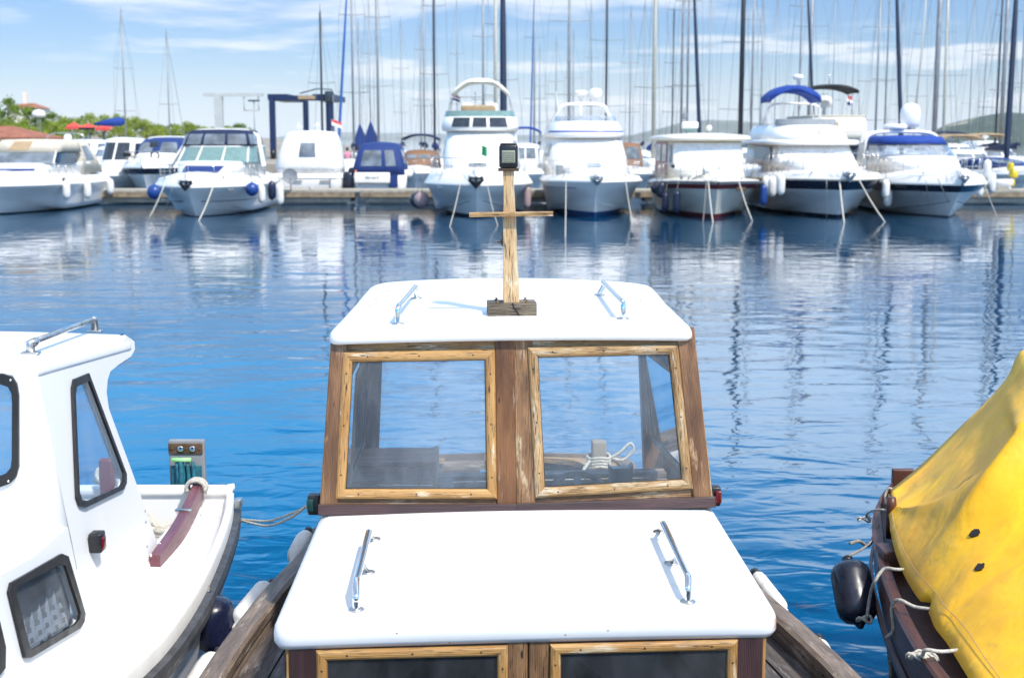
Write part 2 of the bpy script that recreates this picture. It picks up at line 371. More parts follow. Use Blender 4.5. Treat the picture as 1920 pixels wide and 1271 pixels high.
M['rope'] = plain('white_rope', (.55, .52, .45), .85, 0, .3, 60, bmp=.5)
M['rope_grey'] = plain('grey_rope', (.30, .28, .25), .9, 0, .4, 60, bmp=.5)
M['teal'] = plain('teal_rope', (.01, .12, .17), .7, 0, .4, 30)
M['green_pl'] = plain('pale_green_plastic', (.35, .8, .3), .4)
M['redlens'] = plain('red_lens', (.12, .006, .008), .15)
M['greenlens'] = plain('green_lens', (.006, .045, .04), .15)
M['darkin'] = plain('interior_shade', (.03, .025, .022), .7)  # near-black colour stands for the shade inside the cabins
M['navy'] = plain('navy_canvas', (.003, .012, .055), .8, bmp=.2)
M['blue'] = plain('blue_canvas', (.005, .045, .27), .8, bmp=.2)
M['royal'] = plain('royal_blue_canvas', (.004, .028, .15), .75, bmp=.2)
M['beigec'] = plain('beige_canvas', (.55, .50, .40), .85, bmp=.2)
M['creamc'] = plain('cream_canvas', (.78, .74, .62), .85, bmp=.2)
M['whitec'] = plain('white_canvas', (.78, .78, .78), .85, bmp=.2)
M['blackc'] = plain('black_canvas', (.008, .012, .014), .85)
M['tan'] = plain('tan_canvas', (.36, .26, .15), .85)
M['navyhull'] = plain('navy_hull_paint', (.006, .010, .03), .25, coat=.3)
M['bluehull'] = plain('blue_boot_paint', (.008, .07, .22), .4)
M['redhull'] = plain('dark_red_hull_paint', (.16, .012, .014), .35)
M['greenb'] = plain('dark_green_boot_paint', (.01, .03, .03), .4)
M['greyh'] = plain('grey_stripe_paint', (.12, .14, .16), .4)
M['alu'] = plain('mast_aluminium', (.27, .28, .29), .5, .3, .15, 3)
M['alu_cream'] = plain('cream_mast_paint', (.44, .43, .36), .5)
M['darkmast'] = plain('dark_navy_mast', (.008, .012, .022), .5)
M['bluejib'] = plain('blue_furled_sail_cover', (.006, .08, .28), .75)
M['navyjib'] = plain('navy_furled_sail_cover', (.003, .016, .05), .75)
M['wire'] = plain('rigging_wire', (.12, .13, .15), .5, .3)
M['concrete'] = plain('pontoon_concrete', (.36, .33, .27), .85, 0, .25, 3, dirt=(.12, .10, .07), bmp=.4)
M['dockwood'] = plain('weathered_dock_timber', (.26, .20, .13), .85, 0, .4, 4, dirt=(.07, .055, .04), bmp=.4)
M['teak'] = plain('teak_brown', (.22, .11, .05), .6)
M['craneblue'] = plain('blue_crane_paint', (.002, .016, .07), .45)
M['cranegrey'] = plain('grey_crane_paint', (.45, .47, .46), .6)
M['skin'] = plain('skin', (.45, .27, .19), .6)
M['pinkcloth'] = plain('pink_shirt', (.62, .25, .33), .8)
M['redcloth'] = plain('red_fabric', (.62, .07, .06), .8)
M['yellowp'] = plain('yellow_paint', (.65, .50, .03), .5)
M['orange'] = plain('orange_plastic', (.7, .2, .02), .5)
M['greenflag'] = plain('green_flag_cloth', (.005, .22, .08), .8)
M['greyc'] = plain('grey_cover', (.22, .24, .26), .7)
M['brick'] = plain('red_brown_roof_tile', (.30, .11, .06), .85, 0, .3, 1.5)
M['wallw'] = plain('pale_render_wall', (.72, .66, .58), .8)
def glassy(name, tint, trans=.82, dust=.08, refl=1.0):
    m, t, p, o = newmat(name); t.nodes.remove(p)
    tr = N(t, 'ShaderNodeBsdfTransparent'); tr.inputs[0].default_value = tint+(1,)
    gl = N(t, 'ShaderNodeBsdfGlossy'); gl.inputs['Roughness'].default_value = .02; gl.inputs['Color'].default_value = (1, 1, 1, 1)
    df = N(t, 'ShaderNodeBsdfDiffuse'); df.inputs[0].default_value = (.62, .68, .75, 1)
    fr = N(t, 'ShaderNodeFresnel'); fr.inputs[0].default_value = 1.5
    tc = N(t, 'ShaderNodeTexCoord').outputs['Object']
    d1 = mrange(t, noise(t, tc, 5, 5, .6, (1, 1, .4)), .3, .75, dust*.4, dust*1.8)
    a = N(t, 'ShaderNodeMixShader'); t.links.new(d1, a.inputs[0]); t.links.new(tr.outputs[0], a.inputs[1]); t.links.new(df.outputs[0], a.inputs[2])
    b = N(t, 'ShaderNodeMixShader'); t.links.new(mmul(t, fr.outputs[0], refl), b.inputs[0]); t.links.new(a.outputs[0], b.inputs[1]); t.links.new(gl.outputs[0], b.inputs[2])
    t.links.new(b.outputs[0], o.inputs[0]); return m
M['glass'] = glassy('dusty_window_glass', (.93, .96, .98), dust=.065, refl=.8)
M['glass_side'] = glassy('clean_side_glass', (.86, .92, .97), dust=.07, refl=.45)
M['glass_dark'] = glassy('dark_window_glass', (.12, .13, .18), dust=.05)  # low transmission tint, so these panes come out dark
M['clear'] = glassy('clear_vinyl', (.62, .68, .76), dust=.22)
M['dglass'] = plain('tinted_cabin_glass', (.03, .04, .055), .08, var=.4)
M['gglass'] = plain('green_tinted_screen', (.15, .25, .24), .1, var=.15)
M['mglass'] = plain('mid_grey_screen', (.16, .19, .22), .12, var=.5, scale=1.2)
M['lens'] = plain('frosted_lamp_lens', (.26, .27, .20), .25)

# ------------------------------------------------------------------ water
def make_water():
    m, t, p, o = newmat('harbour_water')
    tc = N(t, 'ShaderNodeTexCoord').outputs['Object']
    p.inputs['Base Color'].default_value = (.0002, .040, .095, 1)
    p.inputs['Roughness'].default_value = .03; p.inputs['IOR'].default_value = 1.6
    h1 = noise(t, tc, 1, 2, .45, (.55, .95, 1), .5)
    h2 = noise(t, tc, 1, 2, .5, (1.9, 3.3, 1), .6)
    h3 = noise(t, tc, 1, 2, .5, (7.5, 13, 1), .3)
    patch = mrange(t, noise(t, tc, 1, 3, .5, (.10, .22, 1), .6), .35, .65, .25, 1.)
    spx = N(t, 'ShaderNodeSeparateXYZ'); t.links.new(tc, spx.inputs[0]); calm = mrange(t, spx.outputs[1], 9, 34, 1, .58)
    s = mmul(t, mmul(t, h1, .030), mmul(t, h2, mmul(t, patch, .0135)), 'ADD')
    s = mmul(t, s, mmul(t, mmul(t, h3, .0011), patch), 'ADD')
    s = mmul(t, s, calm)
    b = N(t, 'ShaderNodeBump'); b.inputs['Strength'].default_value = 1; b.inputs['Distance'].default_value = 1.0
    t.links.new(s, b.inputs['Height']); t.links.new(b.outputs[0], p.inputs['Normal'])
    mb = MB(); xs = [-9000, -400, -60, -10, 10, 60, 400, 9000]; ys = [-30, 0, 20, 60, 300, 2000, 14000]
    vs = [(x, y, 0) for y in ys for x in xs]; n = len(xs)
    mb.add(vs, [(j*n+i, j*n+i+1, (j+1)*n+i+1, (j+1)*n+i) for j in range(len(ys)-1) for i in range(n-1)])
    ob = mb.build('water', m); tag(ob, kind='structure'); return ob
make_water()
# ================================================================== near wooden boat
YAW = R(3.9)
UX = Vector((math.cos(YAW), math.sin(YAW), 0)); WY = Vector((-math.sin(YAW), math.cos(YAW), 0)); ZZ = Vector((0, 0, 1))
C0 = Vector((0.02, 5.36, 0))
def B(x, y, z): return C0 + UX*x + WY*y + ZZ*z
def Bi(p): q = p-C0; return (q.dot(UX), q.dot(WY), q.z)

def round_poly(pts, r, n=5):
    out = []; m = len(pts)
    for i in range(m):
        p = Vector(pts[i]); a = (Vector(pts[i-1])-p).normalized(); b = (Vector(pts[(i+1) % m])-p).normalized()
        rr = r[i] if isinstance(r, (list, tuple)) else r
        s, e = p+a*rr, p+b*rr
        for k in range(n+1):
            t = k/n; out.append(s*(1-t)**2 + p*2*t*(1-t) + e*t*t)
    return out
def roof_shell(mb, outline, ztop, rad, lip, mat=0, n=5, under=.12):
    # outline: 2-D points in counter-clockwise order, ztop(x, y) -> height; returns world points through f
    P0 = [Vector((p[0], p[1])) for p in outline]; P = []
    for i, p in enumerate(P0):
        q = P0[(i+1) % len(P0)]; k = max(1, int((q-p).length/.09)); P += [p.lerp(q, j/k) for j in range(k)]
    m = len(P)
    nrm = []
    for i in range(m):
        e = (P[(i+1) % m]-P[i-1]); q = Vector((e.y, -e.x)); nrm.append(q.normalized())
    cx = sum((p for p in P), Vector((0, 0)))/m
    def ring(ins, dz, f=1, absz=None):
        r = []
        for p, q in zip(P, nrm):
            z0 = ztop(p.x, p.y); w = p - q*ins; w = cx + (w-cx)*f
            zz = (ztop(w.x, w.y) if f < 1 or ins > rad*.9 else lerp(ztop(w.x, w.y), z0, 1)) - dz
            r.append(Vector((w.x, w.y, zz)))
        return r
    rings = [ring(rad, 0, f) for f in (.02, .25, .5, .75, .92)]
    for k in range(n+1):
        a = math.pi/2*k/n; rings.append(ring(rad*(1-math.sin(a)), rad*(1-math.cos(a))))
    rings.append(ring(0, rad+lip*.6)); rings.append(ring(.012, rad+lip)); rings.append(ring(.04, rad+lip)); rings.append(ring(under, rad+lip*.5))
    rings.append(ring(under, rad+lip*.5, .02))
    mb.loft(rings, mat, True, True, True); return mb

def rail_handle(parent, pts, feet, r=.011, name='handrail'):
    mb = MB(); mb.tube(spline(pts, 6), r, 12)
    o = mb.build(name, M['steel'], parent)
    for base, top, up in feet:
        f = MB(); up = Vector(up).normalized()
        f.lathe(base, [(.0, 0), (.026, 0), (.026, .004), (.018, .007), (r*.95, .009), (.0, .010)], 20, axis=up)
        if top is not None: f.tube([Vector(base)+up*.004, top], r*.55, 8)
        f.build('foot_flange', M['dullsteel'], o)
    return o

def wooden_boat():
    root = empty('wooden_boat', B(0, 0, 0), 'varnished wooden cabin boat with white cabin roofs and a short mast, nearest in the middle', 'boat')
    # ---- hull ----------------------------------------------------
    hw = [(-4.6, .02), (-4.2, .30), (-3.5, .72), (-2.5, 1.08), (-1.6, 1.23), (-.6, 1.22), (.4, 1.10), (1.1, .96), (1.9, .90), (2.4, .885), (2.68, .86), (2.80, .55), (2.84, .02)]
    zs = [(-4.6, 1.25), (-2.5, 1.06), (-.6, 1.0), (1.5, 1.0), (2.84, 1.03)]
    def sheer(side, n=44, off=0, dz=0, y0=-4.6, y1=2.84):
        out = []
        for i in range(n+1):
            # cluster samples at the rounded stern
            t = i/n; y = lerp(y0, y1, 1-(1-t)**1.5)
            w = max(.0, interp_s(hw, y)+off); out.append(B(side*w, y, interp_s(zs, y)+dz))
        return out
    def interp_s(tab, x):
        ks = [k for k, _ in tab]
        for i in range(len(tab)-1):
            if x <= tab[i+1][0] or i == len(tab)-2:
                a, b = tab[i], tab[i+1]; t = (x-a[0])/(b[0]-a[0]); t = min(1, max(0, t))
                pa = tab[i-1] if i > 0 else a; pb = tab[i+2] if i+2 < len(tab) else b
                ma = (b[1]-pa[1])/(b[0]-pa[0]); mbb = (pb[1]-a[1])/(pb[0]-a[0]); h = b[0]-a[0]
                return (2*t**3-3*t*t+1)*a[1] + (t**3-2*t*t+t)*h*ma + (-2*t**3+3*t*t)*b[1] + (t**3-t*t)*h*mbb
    hull = MB()
    for sd in (-1, 1):
        strands = [sheer(sd, off=o_, dz=d_) for o_, d_ in ((-.07, -.085), (-.07, -.02), (0, -.02), (.015, -.07), (0, -.12), (-.02, -.3), (-.08, -.55), (-.2, -.85), (-.45, -1.15), (-.9, -1.4))]
        hull.sweep(strands, mats=[1, 1, 1, 1, 0, 0, 0, 2, 2], uv=True, smooth=True)
    hull.build('hull', [M['gel'], M['rail_wood'], M['greenb']], root)
    cap = MB()
    for sd in (-1, 1):
        cap.sweep([sheer(sd, off=o_, dz=d_) for o_, d_ in ((-.085, -.022), (-.085, .012), (-.07, .024), (.0, .024), (.018, .010), (.018, -.022))], uv=True)
    cap.build('gunwale', M['rail_wood'], root)
    # inner bulwark boards and side decks
    dk = MB()
    def deckstrip(sd, a, b, dz, y0=-4.4, y1=2.74):
        return [sheer(sd, off=a, dz=dz, y0=y0, y1=y1), sheer(sd, off=b, dz=dz, y0=y0, y1=y1)]
    for sd in (-1, 1):
        dk.sweep(deckstrip(sd, -.07, -.19, -.085), uv=True)
        for k in range(4):
            dk.sweep(deckstrip(sd, -.196-.083*k, -.274-.083*k, -.089), uv=True)
    dk.build('side_deck', M['deck'], root)
    ck = MB()
    for sd in (-1, 1): ck.sweep(deckstrip(sd, -.05, -.6, -.094), uv=False)
    ck.build('deck_seams', M['caulk'], root)
    # aft deck: pale planks running fore and aft, inner coaming round the stern
    ad = MB()
    for k in range(-4, 5):
        x = k*.165; ad.board(B(x, 1.5, .985), B(x, 2.50, .985), UX, ZZ, .155, .02)
    ad.build('aft_deck', M['deck_pale'], root)
    cb2 = MB()
    for sd in (-1, 1): cb2.sweep([sheer(sd, off=o_, dz=d_, y0=1.5, y1=2.80) for o_, d_ in ((-.07, .0), (-.30, .002), (-.30, -.03))], uv=True)
    cb2.build('covering_board', M['honey_worn'], root)
    af = MB(); af.quad(B(-.82, 1.5, .98), B(.82, 1.5, .98), B(.80, 2.6, .98), B(-.80, 2.6, .98)); af.build('deck_bed', M['caulk'], root)
    # ---- forward cabin (towards the camera) ------------------------
    zr = 1.50
    hwid = .80
    cf = MB()      # front wall of the forward cabin
    FL, FR = pz(508, 1213, 1.40), pz(1462, 1188, 1.40)
    fx0, fy0, _ = Bi(FL); fx1, fy1, _ = Bi(FR)
    yf = (fy0+fy1)/2 + .045
    roofpts = [(fx0, yf-.045), (fx1, yf-.045), (hwid+.02, -.03), (-hwid-.01, -.03)]
    ol = round_poly(roofpts, [.07, .07, .06, .06])
    cam_c = (fx0+fx1)/2
    zt = lambda x, y: 1.485 + (.006+.012*(y+1.2)/1.2)*(1-((x-cam_c)/.85)**2) + .02*(y+1.2)/1.2
    rf = MB(); roof_shell(rf, ol, zt, .055, .045)
    rf.v = [B(*v) for v in rf.v]
    stain_at = B(fx1-.012, yf-.012, 1.425) - B(0, 0, 0)
    M['gel_stain'] = gel('rust_stained_gelcoat', (.80, .80, .79), stain=(tuple(stain_at), .022))
    rf.build('cabin_roof', M['gel_stain'], root)
    cw = MB()
    x0, x1 = fx0+.055, fx1-.05; z0, z1 = .84, 1.435
    def fr(x, z, d=0): return B(x, yf-d, z)
    # corner posts, mullions, header, sill
    for xx, ww in ((x0+.045, .09), (x1-.045, .09)): cw.board(fr(xx, z0), fr(xx, z1), UX, -WY, ww, .03)
    cw.board(fr(cam_c-.035, z0), fr(cam_c-.035, z1), UX, -WY, .066, .028, mat=1); cw.board(fr(cam_c+.035, z0), fr(cam_c+.035, z1), UX, -WY, .066, .026, mat=1)
    cw.board(fr(x0+.09, z1-.035), fr(cam_c-.068, z1-.035), ZZ, -WY, .07, .022); cw.board(fr(cam_c+.068, z1-.035), fr(x1-.09, z1-.035), ZZ, -WY, .07, .022)
    cw.board(fr(x0+.09, z0+.05), fr(cam_c-.068, z0+.05), ZZ, -WY, .10, .022); cw.board(fr(cam_c+.068, z0+.05), fr(x1-.09, z0+.05), ZZ, -WY, .10, .022)
    for sd, xx in ((-1, x0), (1, x1)):   # pale edge strip beside corner post, then side walls
        cw.board(B(xx-sd*.0+sd*.006, yf+.0, z0), B(xx+sd*.006, yf+.0, z1), UX, -WY, .012, .02, mat=2)
        cw.board(B(xx, yf+.02, (z0+z1)/2), B(sd*(hwid-.04), 0, (z0+z1)/2), ZZ, UX*sd, z1-z0, .02, mat=0)
    cw.build('forward_cabin', [M['sill'], M['mull'], M['honey']], root)
    for a, b in ((x0+.085, cam_c-.066), (cam_c+.07, x1-.085)):
        window(root, [fr(a, z0+.09, .022), fr(b, z0+.09, .022), fr(b, z1-.055, .022), fr(a, z1-.055, .022)], .036, .018, M['honey'], M['glass_dark'], -WY)
    ci = MB(); ci.box((0, 0, 0), (x1-x0-.1, 1.0, .5)); ci.v = [B(v.x+cam_c, v.y+yf+.62, v.z+1.12) for v in ci.v]; ci.build('unlit_cabin_box', M['darkin'], root)  # near-black box in place of the unlit room behind the front windows
    # ---- handrails on the forward roof ---------------------------
    def zroof(px, py, up=0):
        p = pz(px, py, 1.50)
        for _ in range(3): x, y, _z = Bi(p); p = pz(px, py, zt(x, y)+up)
        return p
    for near, bend, top, mid, far in (((668, 1143), (668, 1090), (692, 996), (690, 1073), (701, 1011)), ((1290, 1128), (1290, 1082), (1243, 981), (1259, 1056), (1237, 997))):
        a = zroof(*near); m_, f_ = zroof(*mid), zroof(*far)
        b0 = a+ZZ*.05; d = (f_-a).normalized()
        hb = zroof(bend[0], bend[1], .068); ht = zroof(top[0], top[1], .072)
        dd = (ht-hb).normalized()
        pts = [a, a+ZZ*.03, a+ZZ*.048+dd*.004, hb, hb+dd*.05, hb.lerp(ht, .5), ht-dd*.03, ht-dd*.006-ZZ*.004, ht-ZZ*.022]
        side = (f_-ht); 
        rail_handle(root, pts, [(a, None, ZZ), (m_, hb.lerp(ht, .38)-ZZ*.004, ZZ), (f_, ht-dd*.012-ZZ*.006, ZZ)], .0125)
    # ---- wheelhouse ----------------------------------------------
    BL, BR = pz(600, 958, 1.515), pz(1335, 945, 1.515)
    e = (BR-BL).normalized(); nw = (-WY*1.0 + ZZ*.16); nw = (nw - e*nw.dot(e)).normalized(); upw = e.cross(nw)*-1
    if upw.z < 0: upw = -upw
    W = lambda px, py, d=0: pl(px, py, BL + nw*d, nw)
    wf = MB()
    def vb(mb, a, b, w, t, mat, d=0, **k): mb.board(W(*a, d), W(*b, d), e, nw, w, t, mat=mat, **k)
    S = 2500/5.55
    # corner posts (wide brown), inner fillets
    def one(name, mat, a, b, w, t, wv=None):
        mb = MB(); mb.board(W(*a), W(*b), e if wv is None else wv, nw, w, t); return mb.build(name, mat, root)
    one('corner_post', M['pillar'], (617, 950), (638, 630), .068, .045); one('corner_post', M['pillar'], (1314, 938), (1281, 615), .075, .045)
    one('edge_trim', M['honey_worn'], (603, 950), (625, 630), .012, .036); one('edge_trim', M['honey_worn'], (1331, 938), (1295, 615), .012, .036)
    one('centre_post', M['mull_dark'], (949, 946), (945, 625), .080, .040); one('centre_post', M['mull'], (985, 943), (979, 622), .078, .038)
    one('window_rail', M['honey_worn'], (636, 648), (932, 643), .085, .03, upw); one('window_rail', M['honey_worn'], (994, 641), (1278, 633), .085, .03, upw)
    one('window_rail', M['mull'], (630, 938), (930, 938), .05, .03, upw); one('window_rail', M['mull'], (1003, 936), (1305, 922), .05, .03, upw)
    one('sill_board', M['sill'], (599, 953), (967, 952), .044, .060, upw); one('sill_board', M['sill'], (967.6, 951), (1336, 938), .044, .060, upw)
    window(root, [W(628, 935, .03), W(932, 935, .03), W(928, 655, .03), W(643, 660, .03)], .042, .024, M['honey'], M['glass'], nw)
    window(root, [W(1003, 933, .03), W(1299, 916, .03), W(1270, 645, .03), W(988, 651, .03)], .042, .024, M['honey_worn'], M['glass'], nw)
    # roof of the wheelhouse
    TL, TR = W(615, 653, .075), W(1301, 637, .075)
    zl = (TL.z+TR.z)/2; ze = zl+.067
    ztw = lambda x, y: ze + (.012+.025*max(0, min(1, y/1.7)))*(1-(x/.8)**2) - .02*max(0, y-.9)**2
    ax, ay, _ = Bi(TL); bx, by, _ = Bi(TR); yt = (ay+by)/2
    k1 = Bi(pz(664, 580, ze-.03)); k2 = Bi(pz(1250, 575, ze-.03)); r1 = Bi(pz(692, 545, ze-.03)); r2 = Bi(pz(1216, 533, ze-.03))
    print('WHEELHOUSE', zl, yt, k1, r1, r2)
    ry = (r1[1]+r2[1])/2
    print('ROOF', k1, k2, r1, r2)
    ow = [(ax, yt), (bx, yt), (k2[0], k2[1]), (r2[0]-.01, ry-.12), (r2[0]-.10, ry), (r1[0]+.08, ry), (r1[0]-.0, ry-.12), (k1[0], k1[1])]
    ow = round_poly(ow, [.055, .055, .15, .06, .07, .07, .06, .15], 4)
    wr = MB(); roof_shell(wr, ow, ztw, .042, .025, under=.06); wr.v = [B(*v) for v in wr.v]
    wr.build('wheelhouse_roof', M['gel'], root)
    def zr2(px, py, up=0):
        p = pz(px, py, ze+.04)
        for _ in range(3): x, y, _z = Bi(p); p = pz(px, py, ztw(x, y)+up)
        return p
    for near, bend, top, far in (((746, 608), (749, 574), (779, 538), (781, 560)), ((1168, 598), (1166, 566), (1131, 530), (1124, 554))):
        a, f_ = zr2(*near), zr2(*far); hb, ht = zr2(bend[0], bend[1], .07), zr2(top[0], top[1], .058)
        dd = (ht-hb).normalized()
        rail_handle(root, [a, a+ZZ*.035, a+ZZ*.062+dd*.005, hb+ZZ*.004, hb+dd*.06, hb.lerp(ht, .5), ht-dd*.04, ht, ht-ZZ*.02, f_+ZZ*.01, f_], [(a, None, ZZ), (f_, None, ZZ)], .0115)
    # rear posts, side walls with windows
    yb = .95
    for sd, hx in ((-1, -.715), (1, .80)):
        rp = MB(); rp.board(B(hx-sd*.05, yb, 1.0), B(hx*.94-sd*.07, yb, ze), UX, -WY, .085, .06); rp.build('rear_post', M['pillar'], root)
        sw = MB(); yA, yB = .10, yb-.0
        hs = -.73 if sd < 0 else .79
        def sp(y, z, off=0): return B(hs*(1-.055*y)*(1-(.06 if sd < 0 else .10)*(z-1.5)/.6)-sd*off, y, z)
        sw.board(sp(yA, 1.28), sp(yB, 1.28), ZZ, UX*sd, .56, .02)
        sw.board(sp(yA, 2.08), sp(yB, 2.08), ZZ, UX*sd, .12, .02); sw.board(sp(yA+.03, 1.56), sp(yA+.03, 2.03), WY, UX*sd, .10, .02); sw.board(sp(yB-.03, 1.56), sp(yB-.03, 2.03), WY, UX*sd, .08, .02)
        sw.build('side_wall', M['mull_dark'], root)
        window(root, [sp(yA+.08, 1.56, .02), sp(yB-.07, 1.56, .02), sp(yB-.07, 2.03, .02), sp(yA+.08, 2.03, .02)], .03, .012, M['honey_worn'], M['glass'], -UX*sd, name='side_window')
    for px_, py_ in ((713, 549), (727, 546), (705, 561), (694, 574), (836, 541), (1166, 541), (1180, 543), (1190, 552), (1200, 563), (1066, 536), (893, 556)):
        sc_ = MB(); sc_.lathe(zr2(px_, py_, -.001), [(.006, 0), (.005, .002), (.001, .003)], 8); sc_.build('roof_screw', M['brass'], root)
    for px_, py_ in ((752, 976), (1140, 1182), (843, 1205), (744, 1187), (1060, 1190), (700, 1052)):
        sc_ = MB(); sc_.lathe(zroof(px_, py_, -.001), [(.004, 0), (.0035, .0012), (.001, .002)], 7); sc_.build('roof_screw', M['brass'], root)
    lin = MB(); lin.board(B(-.7, yb, 2.12), B(.7, yb, 2.12), ZZ, -WY, .035, .05); lin.build('rear_beam', M['mull_dark'], root)
    # ---- inside -----------------------------------------------------
    bx_ = MB(); zt_ = 1.50; pa, pb = pz(640, 870, 1.42), pz(802, 858, 1.42)
    for k, (z_) in enumerate((1.56, 1.475, 1.39)):
        bx_.board(B(-.74, .50, z_-.04), B(-.345, .46, z_-.04), ZZ, -WY, .078, .02)
    bx_.board(B(-.345, .47, 1.46), B(-.33, .78, 1.46), ZZ, UX, .24, .02)
    bx_.board(B(-.74, .62, 1.56), B(-.33, .60, 1.56), WY, ZZ, .30, .02)
    bx_.build('locker', M['box_wood'], root)
    dsh = MB()
    dsh.board(B(-.33, .60, 1.37), B(.74, .62, 1.37), ZZ, -WY, .16, .03); dsh.board(B(-.33, .64, 1.455), B(.74, .66, 1.455), WY, ZZ, .09, .02)
    dsh.build('dashboard', M['rail_wood'], root)
    fl = MB(); fl.quad(B(-.75, -.0, .86), B(.75, 0, .86), B(.75, 2.35, .86), B(-.75, 2.35, .86)); fl.build('cockpit_floor', M['deck'], root)
    pst = MB(); pst.rbox((0, 0, 0), (.06, .05, .30), .008); pst.v = [B(v.x-.285, v.y+.50, v.z+1.34) for v in pst.v]; pst.build('support_post', M['greyc'], root)
    # wheel with one flat grey spoke on the dash
    wh = MB(); c = B(.315, .50, 1.33); ax_ = (-WY+ZZ*.25).normalized(); b1 = UX; b2 = ax_.cross(b1)
    wh.tube([c+(b1*math.cos(a)+b2*math.sin(a))*.17 for a in [2*math.pi*i/32 for i in range(33)]], .014, 8)
    for a in (math.pi/2, math.pi/2+2.1, math.pi/2-2.1): wh.board(c, c+(b1*math.cos(a)+b2*math.sin(a))*.165, ax_.cross(b1*math.cos(a)+b2*math.sin(a)), ax_, .035, .01, mat=1)
    wh.build('steering_wheel', [M['blackp'], M['greyc']], root)
    nb = MB(); pb0 = [(-.05, 0), (.05, 0), (.056, .09), (.04, .072), (-.04, .07), (-.054, .085)]
    nb.poly([B(.52+a, .56, 1.44+b_) for a, b_ in pb0], thick=WY*.06); nb.build('instrument_bracket', M['blackp'], root)
    # stern: bitt with white rope, stern block
    bt = MB(); p = pz(1117, 880, 1.0); q = Bi(p)
    bt.rbox((0, 0, 0), (.085, .085, .30), .01); bt.v = [B(v.x+q[0], v.y+2.45, v.z+1.06) for v in bt.v]; bt.build('mooring_bitt', M['grey_wood'], root)
    rw = MB(); cc = B(q[0], 2.45, 1.10)
    for k in range(4):
        rw.tube([cc+UX*.068*math.cos(a)+WY*.068*math.sin(a)+ZZ*(.018*k-.04+.006*math.sin(3*a)) for a in [2*math.pi*i/20 for i in range(21)]], .009, 6)
    rw.tube(spline([cc+UX*.06, cc+UX*.12+ZZ*.03, cc+UX*.19+ZZ*.09, cc+UX*.21+ZZ*.05, cc+UX*.15-ZZ*.01, cc+UX*.08], 5), .009, 6)
    rw.tube(spline([cc-UX*.06-WY*.05, cc-UX*.10-WY*.09-ZZ*.06, cc-UX*.02-WY*.14-ZZ*.09, cc+UX*.07-WY*.1-ZZ*.06], 5), .011, 6)
    rw.build('bitt_rope', M['rope'], root)
    ob = MB(); pp = Bi(pz(769, 850, 1.1)); ob.rbox((0, 0, 0), (.07, .10, .10), .02); ob.v = [B(v.x+pp[0], v.y+2.60, v.z+1.08) for v in ob.v]; ob.build('stern_block', M['sill'], root)
    # ---- mast --------------------------------------------------------
    pbk = zr2(960, 590); q = Bi(pbk); zb = ztw(q[0], q[1])
    mk = MB(); yk = q[1]+.03
    L0, L1 = B(q[0]-.102, yk, zb-.005), B(q[0]+.102, yk, zb-.005)
    mk.board(L0, L1, WY, ZZ, .135, .058, ch=.008); mb_ = mk.build('mast_step', M['block'], root)
    for dx_ in (-.062, .062):
        for dy_ in (-.045, .045):
            bo = MB(); bo.lathe(B(q[0]+dx_, yk+dy_, zb+.052), [(.009, 0), (.009, .004), (.005, .005), (.005, .012)], 8); bo.build('bolt', M['brass'], mb_)
    # crack in the block
    cr = MB(); fy = yk-.0685
    cr.poly([B(q[0]+a, fy-.0008, zb+b_) for a, b_ in ((-.004, .054), (.004, .054), (.008, .035), (.022, .018), (.030, .0), (.026, .0), (.014, .016), (.002, .034))], thick=WY*.003); cr.build('split', M['caulk'], mb_)
    m0 = B(q[0]-.002, yk-.02, zb+.052); topz = 2.87
    mt_ = MB(); pm = Vector((m0.x, m0.y, 0))
    def mp(z): # lean follows the photo slightly to the left going up
        t = (z-m0.z)/(topz-m0.z); return Vector((m0.x-.012*t, m0.y, z))
    n = 24; hgt = topz-m0.z
    prof = []
    for i in range(n+1):
        t = i/n; w = lerp(.034, .0225, t); c = mp(m0.z+hgt*t); w += .0012*math.sin(13*t)+.0008*math.sin(41*t)
        prof.append([c+Vector((sx*w, sy*.028, 0)) for sx, sy in ((-.92, -1), (.92, -1), (1, -.8), (1, 1), (-1, 1), (-1, -.8))])
    vs = [v for r_ in prof for v in r_]; fs = []; uvs = []
    for i in range(n):
        for j in range(6):
            k = (j+1) % 6; fs.append((i*6+j, i*6+k, (i+1)*6+k, (i+1)*6+j)); a0, a1 = i*hgt/n, (i+1)*hgt/n
            uvs.append([(a0+3, j*.06), (a0+3, j*.06+.06), (a1+3, j*.06+.06), (a1+3, j*.06)])
    fs.append(tuple(range(5, -1, -1))); uvs.append([(0, 0)]*6); fs.append(tuple(n*6+j for j in range(6))); uvs.append([(0, 0)]*6)
    mt_.add(vs, fs, 0, False, uvs); mast = mt_.build('mast', M['mast'], root)
    cbz = pY(957, 403, m0.y-.03).z
    cb = MB(); cL = pY(880, 404, m0.y-.045); cR = pY(1037, 402, m0.y-.045)
    cb.board(cL-ZZ*.007, cR-ZZ*.007, Vector((0, 1, 0)), ZZ, .03, .019, rnd=False); cb.build('crossbar', M['honey_worn'], mast)
    bb = MB(); zz = pY(947, 454, m0.y).z
    bb.tube([mp(zz)-Vector((.055, 0, 0)), mp(zz)-Vector((.02, 0, 0))], .004, 8); bb.lathe(mp(zz)-Vector((.034, 0, 0)), [(.011, 0), (.011, .006)], 6, axis=Vector((-1, 0, 0)))
    bb.box(mp(zz+.012)-Vector((.032, -.005, 0)), (.004, .028, .06)); bb.build('hinge_bolt', M['brass'], mast)
    # lamp
    lb = MB(); ct = mp(topz); lb.box(ct+Vector((.0, -.005, .007)), (.085, .07, .012)); br = lb.build('lamp_bracket', M['brass'], mast)
    lp = MB(); c = ct+Vector((0, -.005, .062)); lp.rbox(c, (.078, .066, .096), .010); 
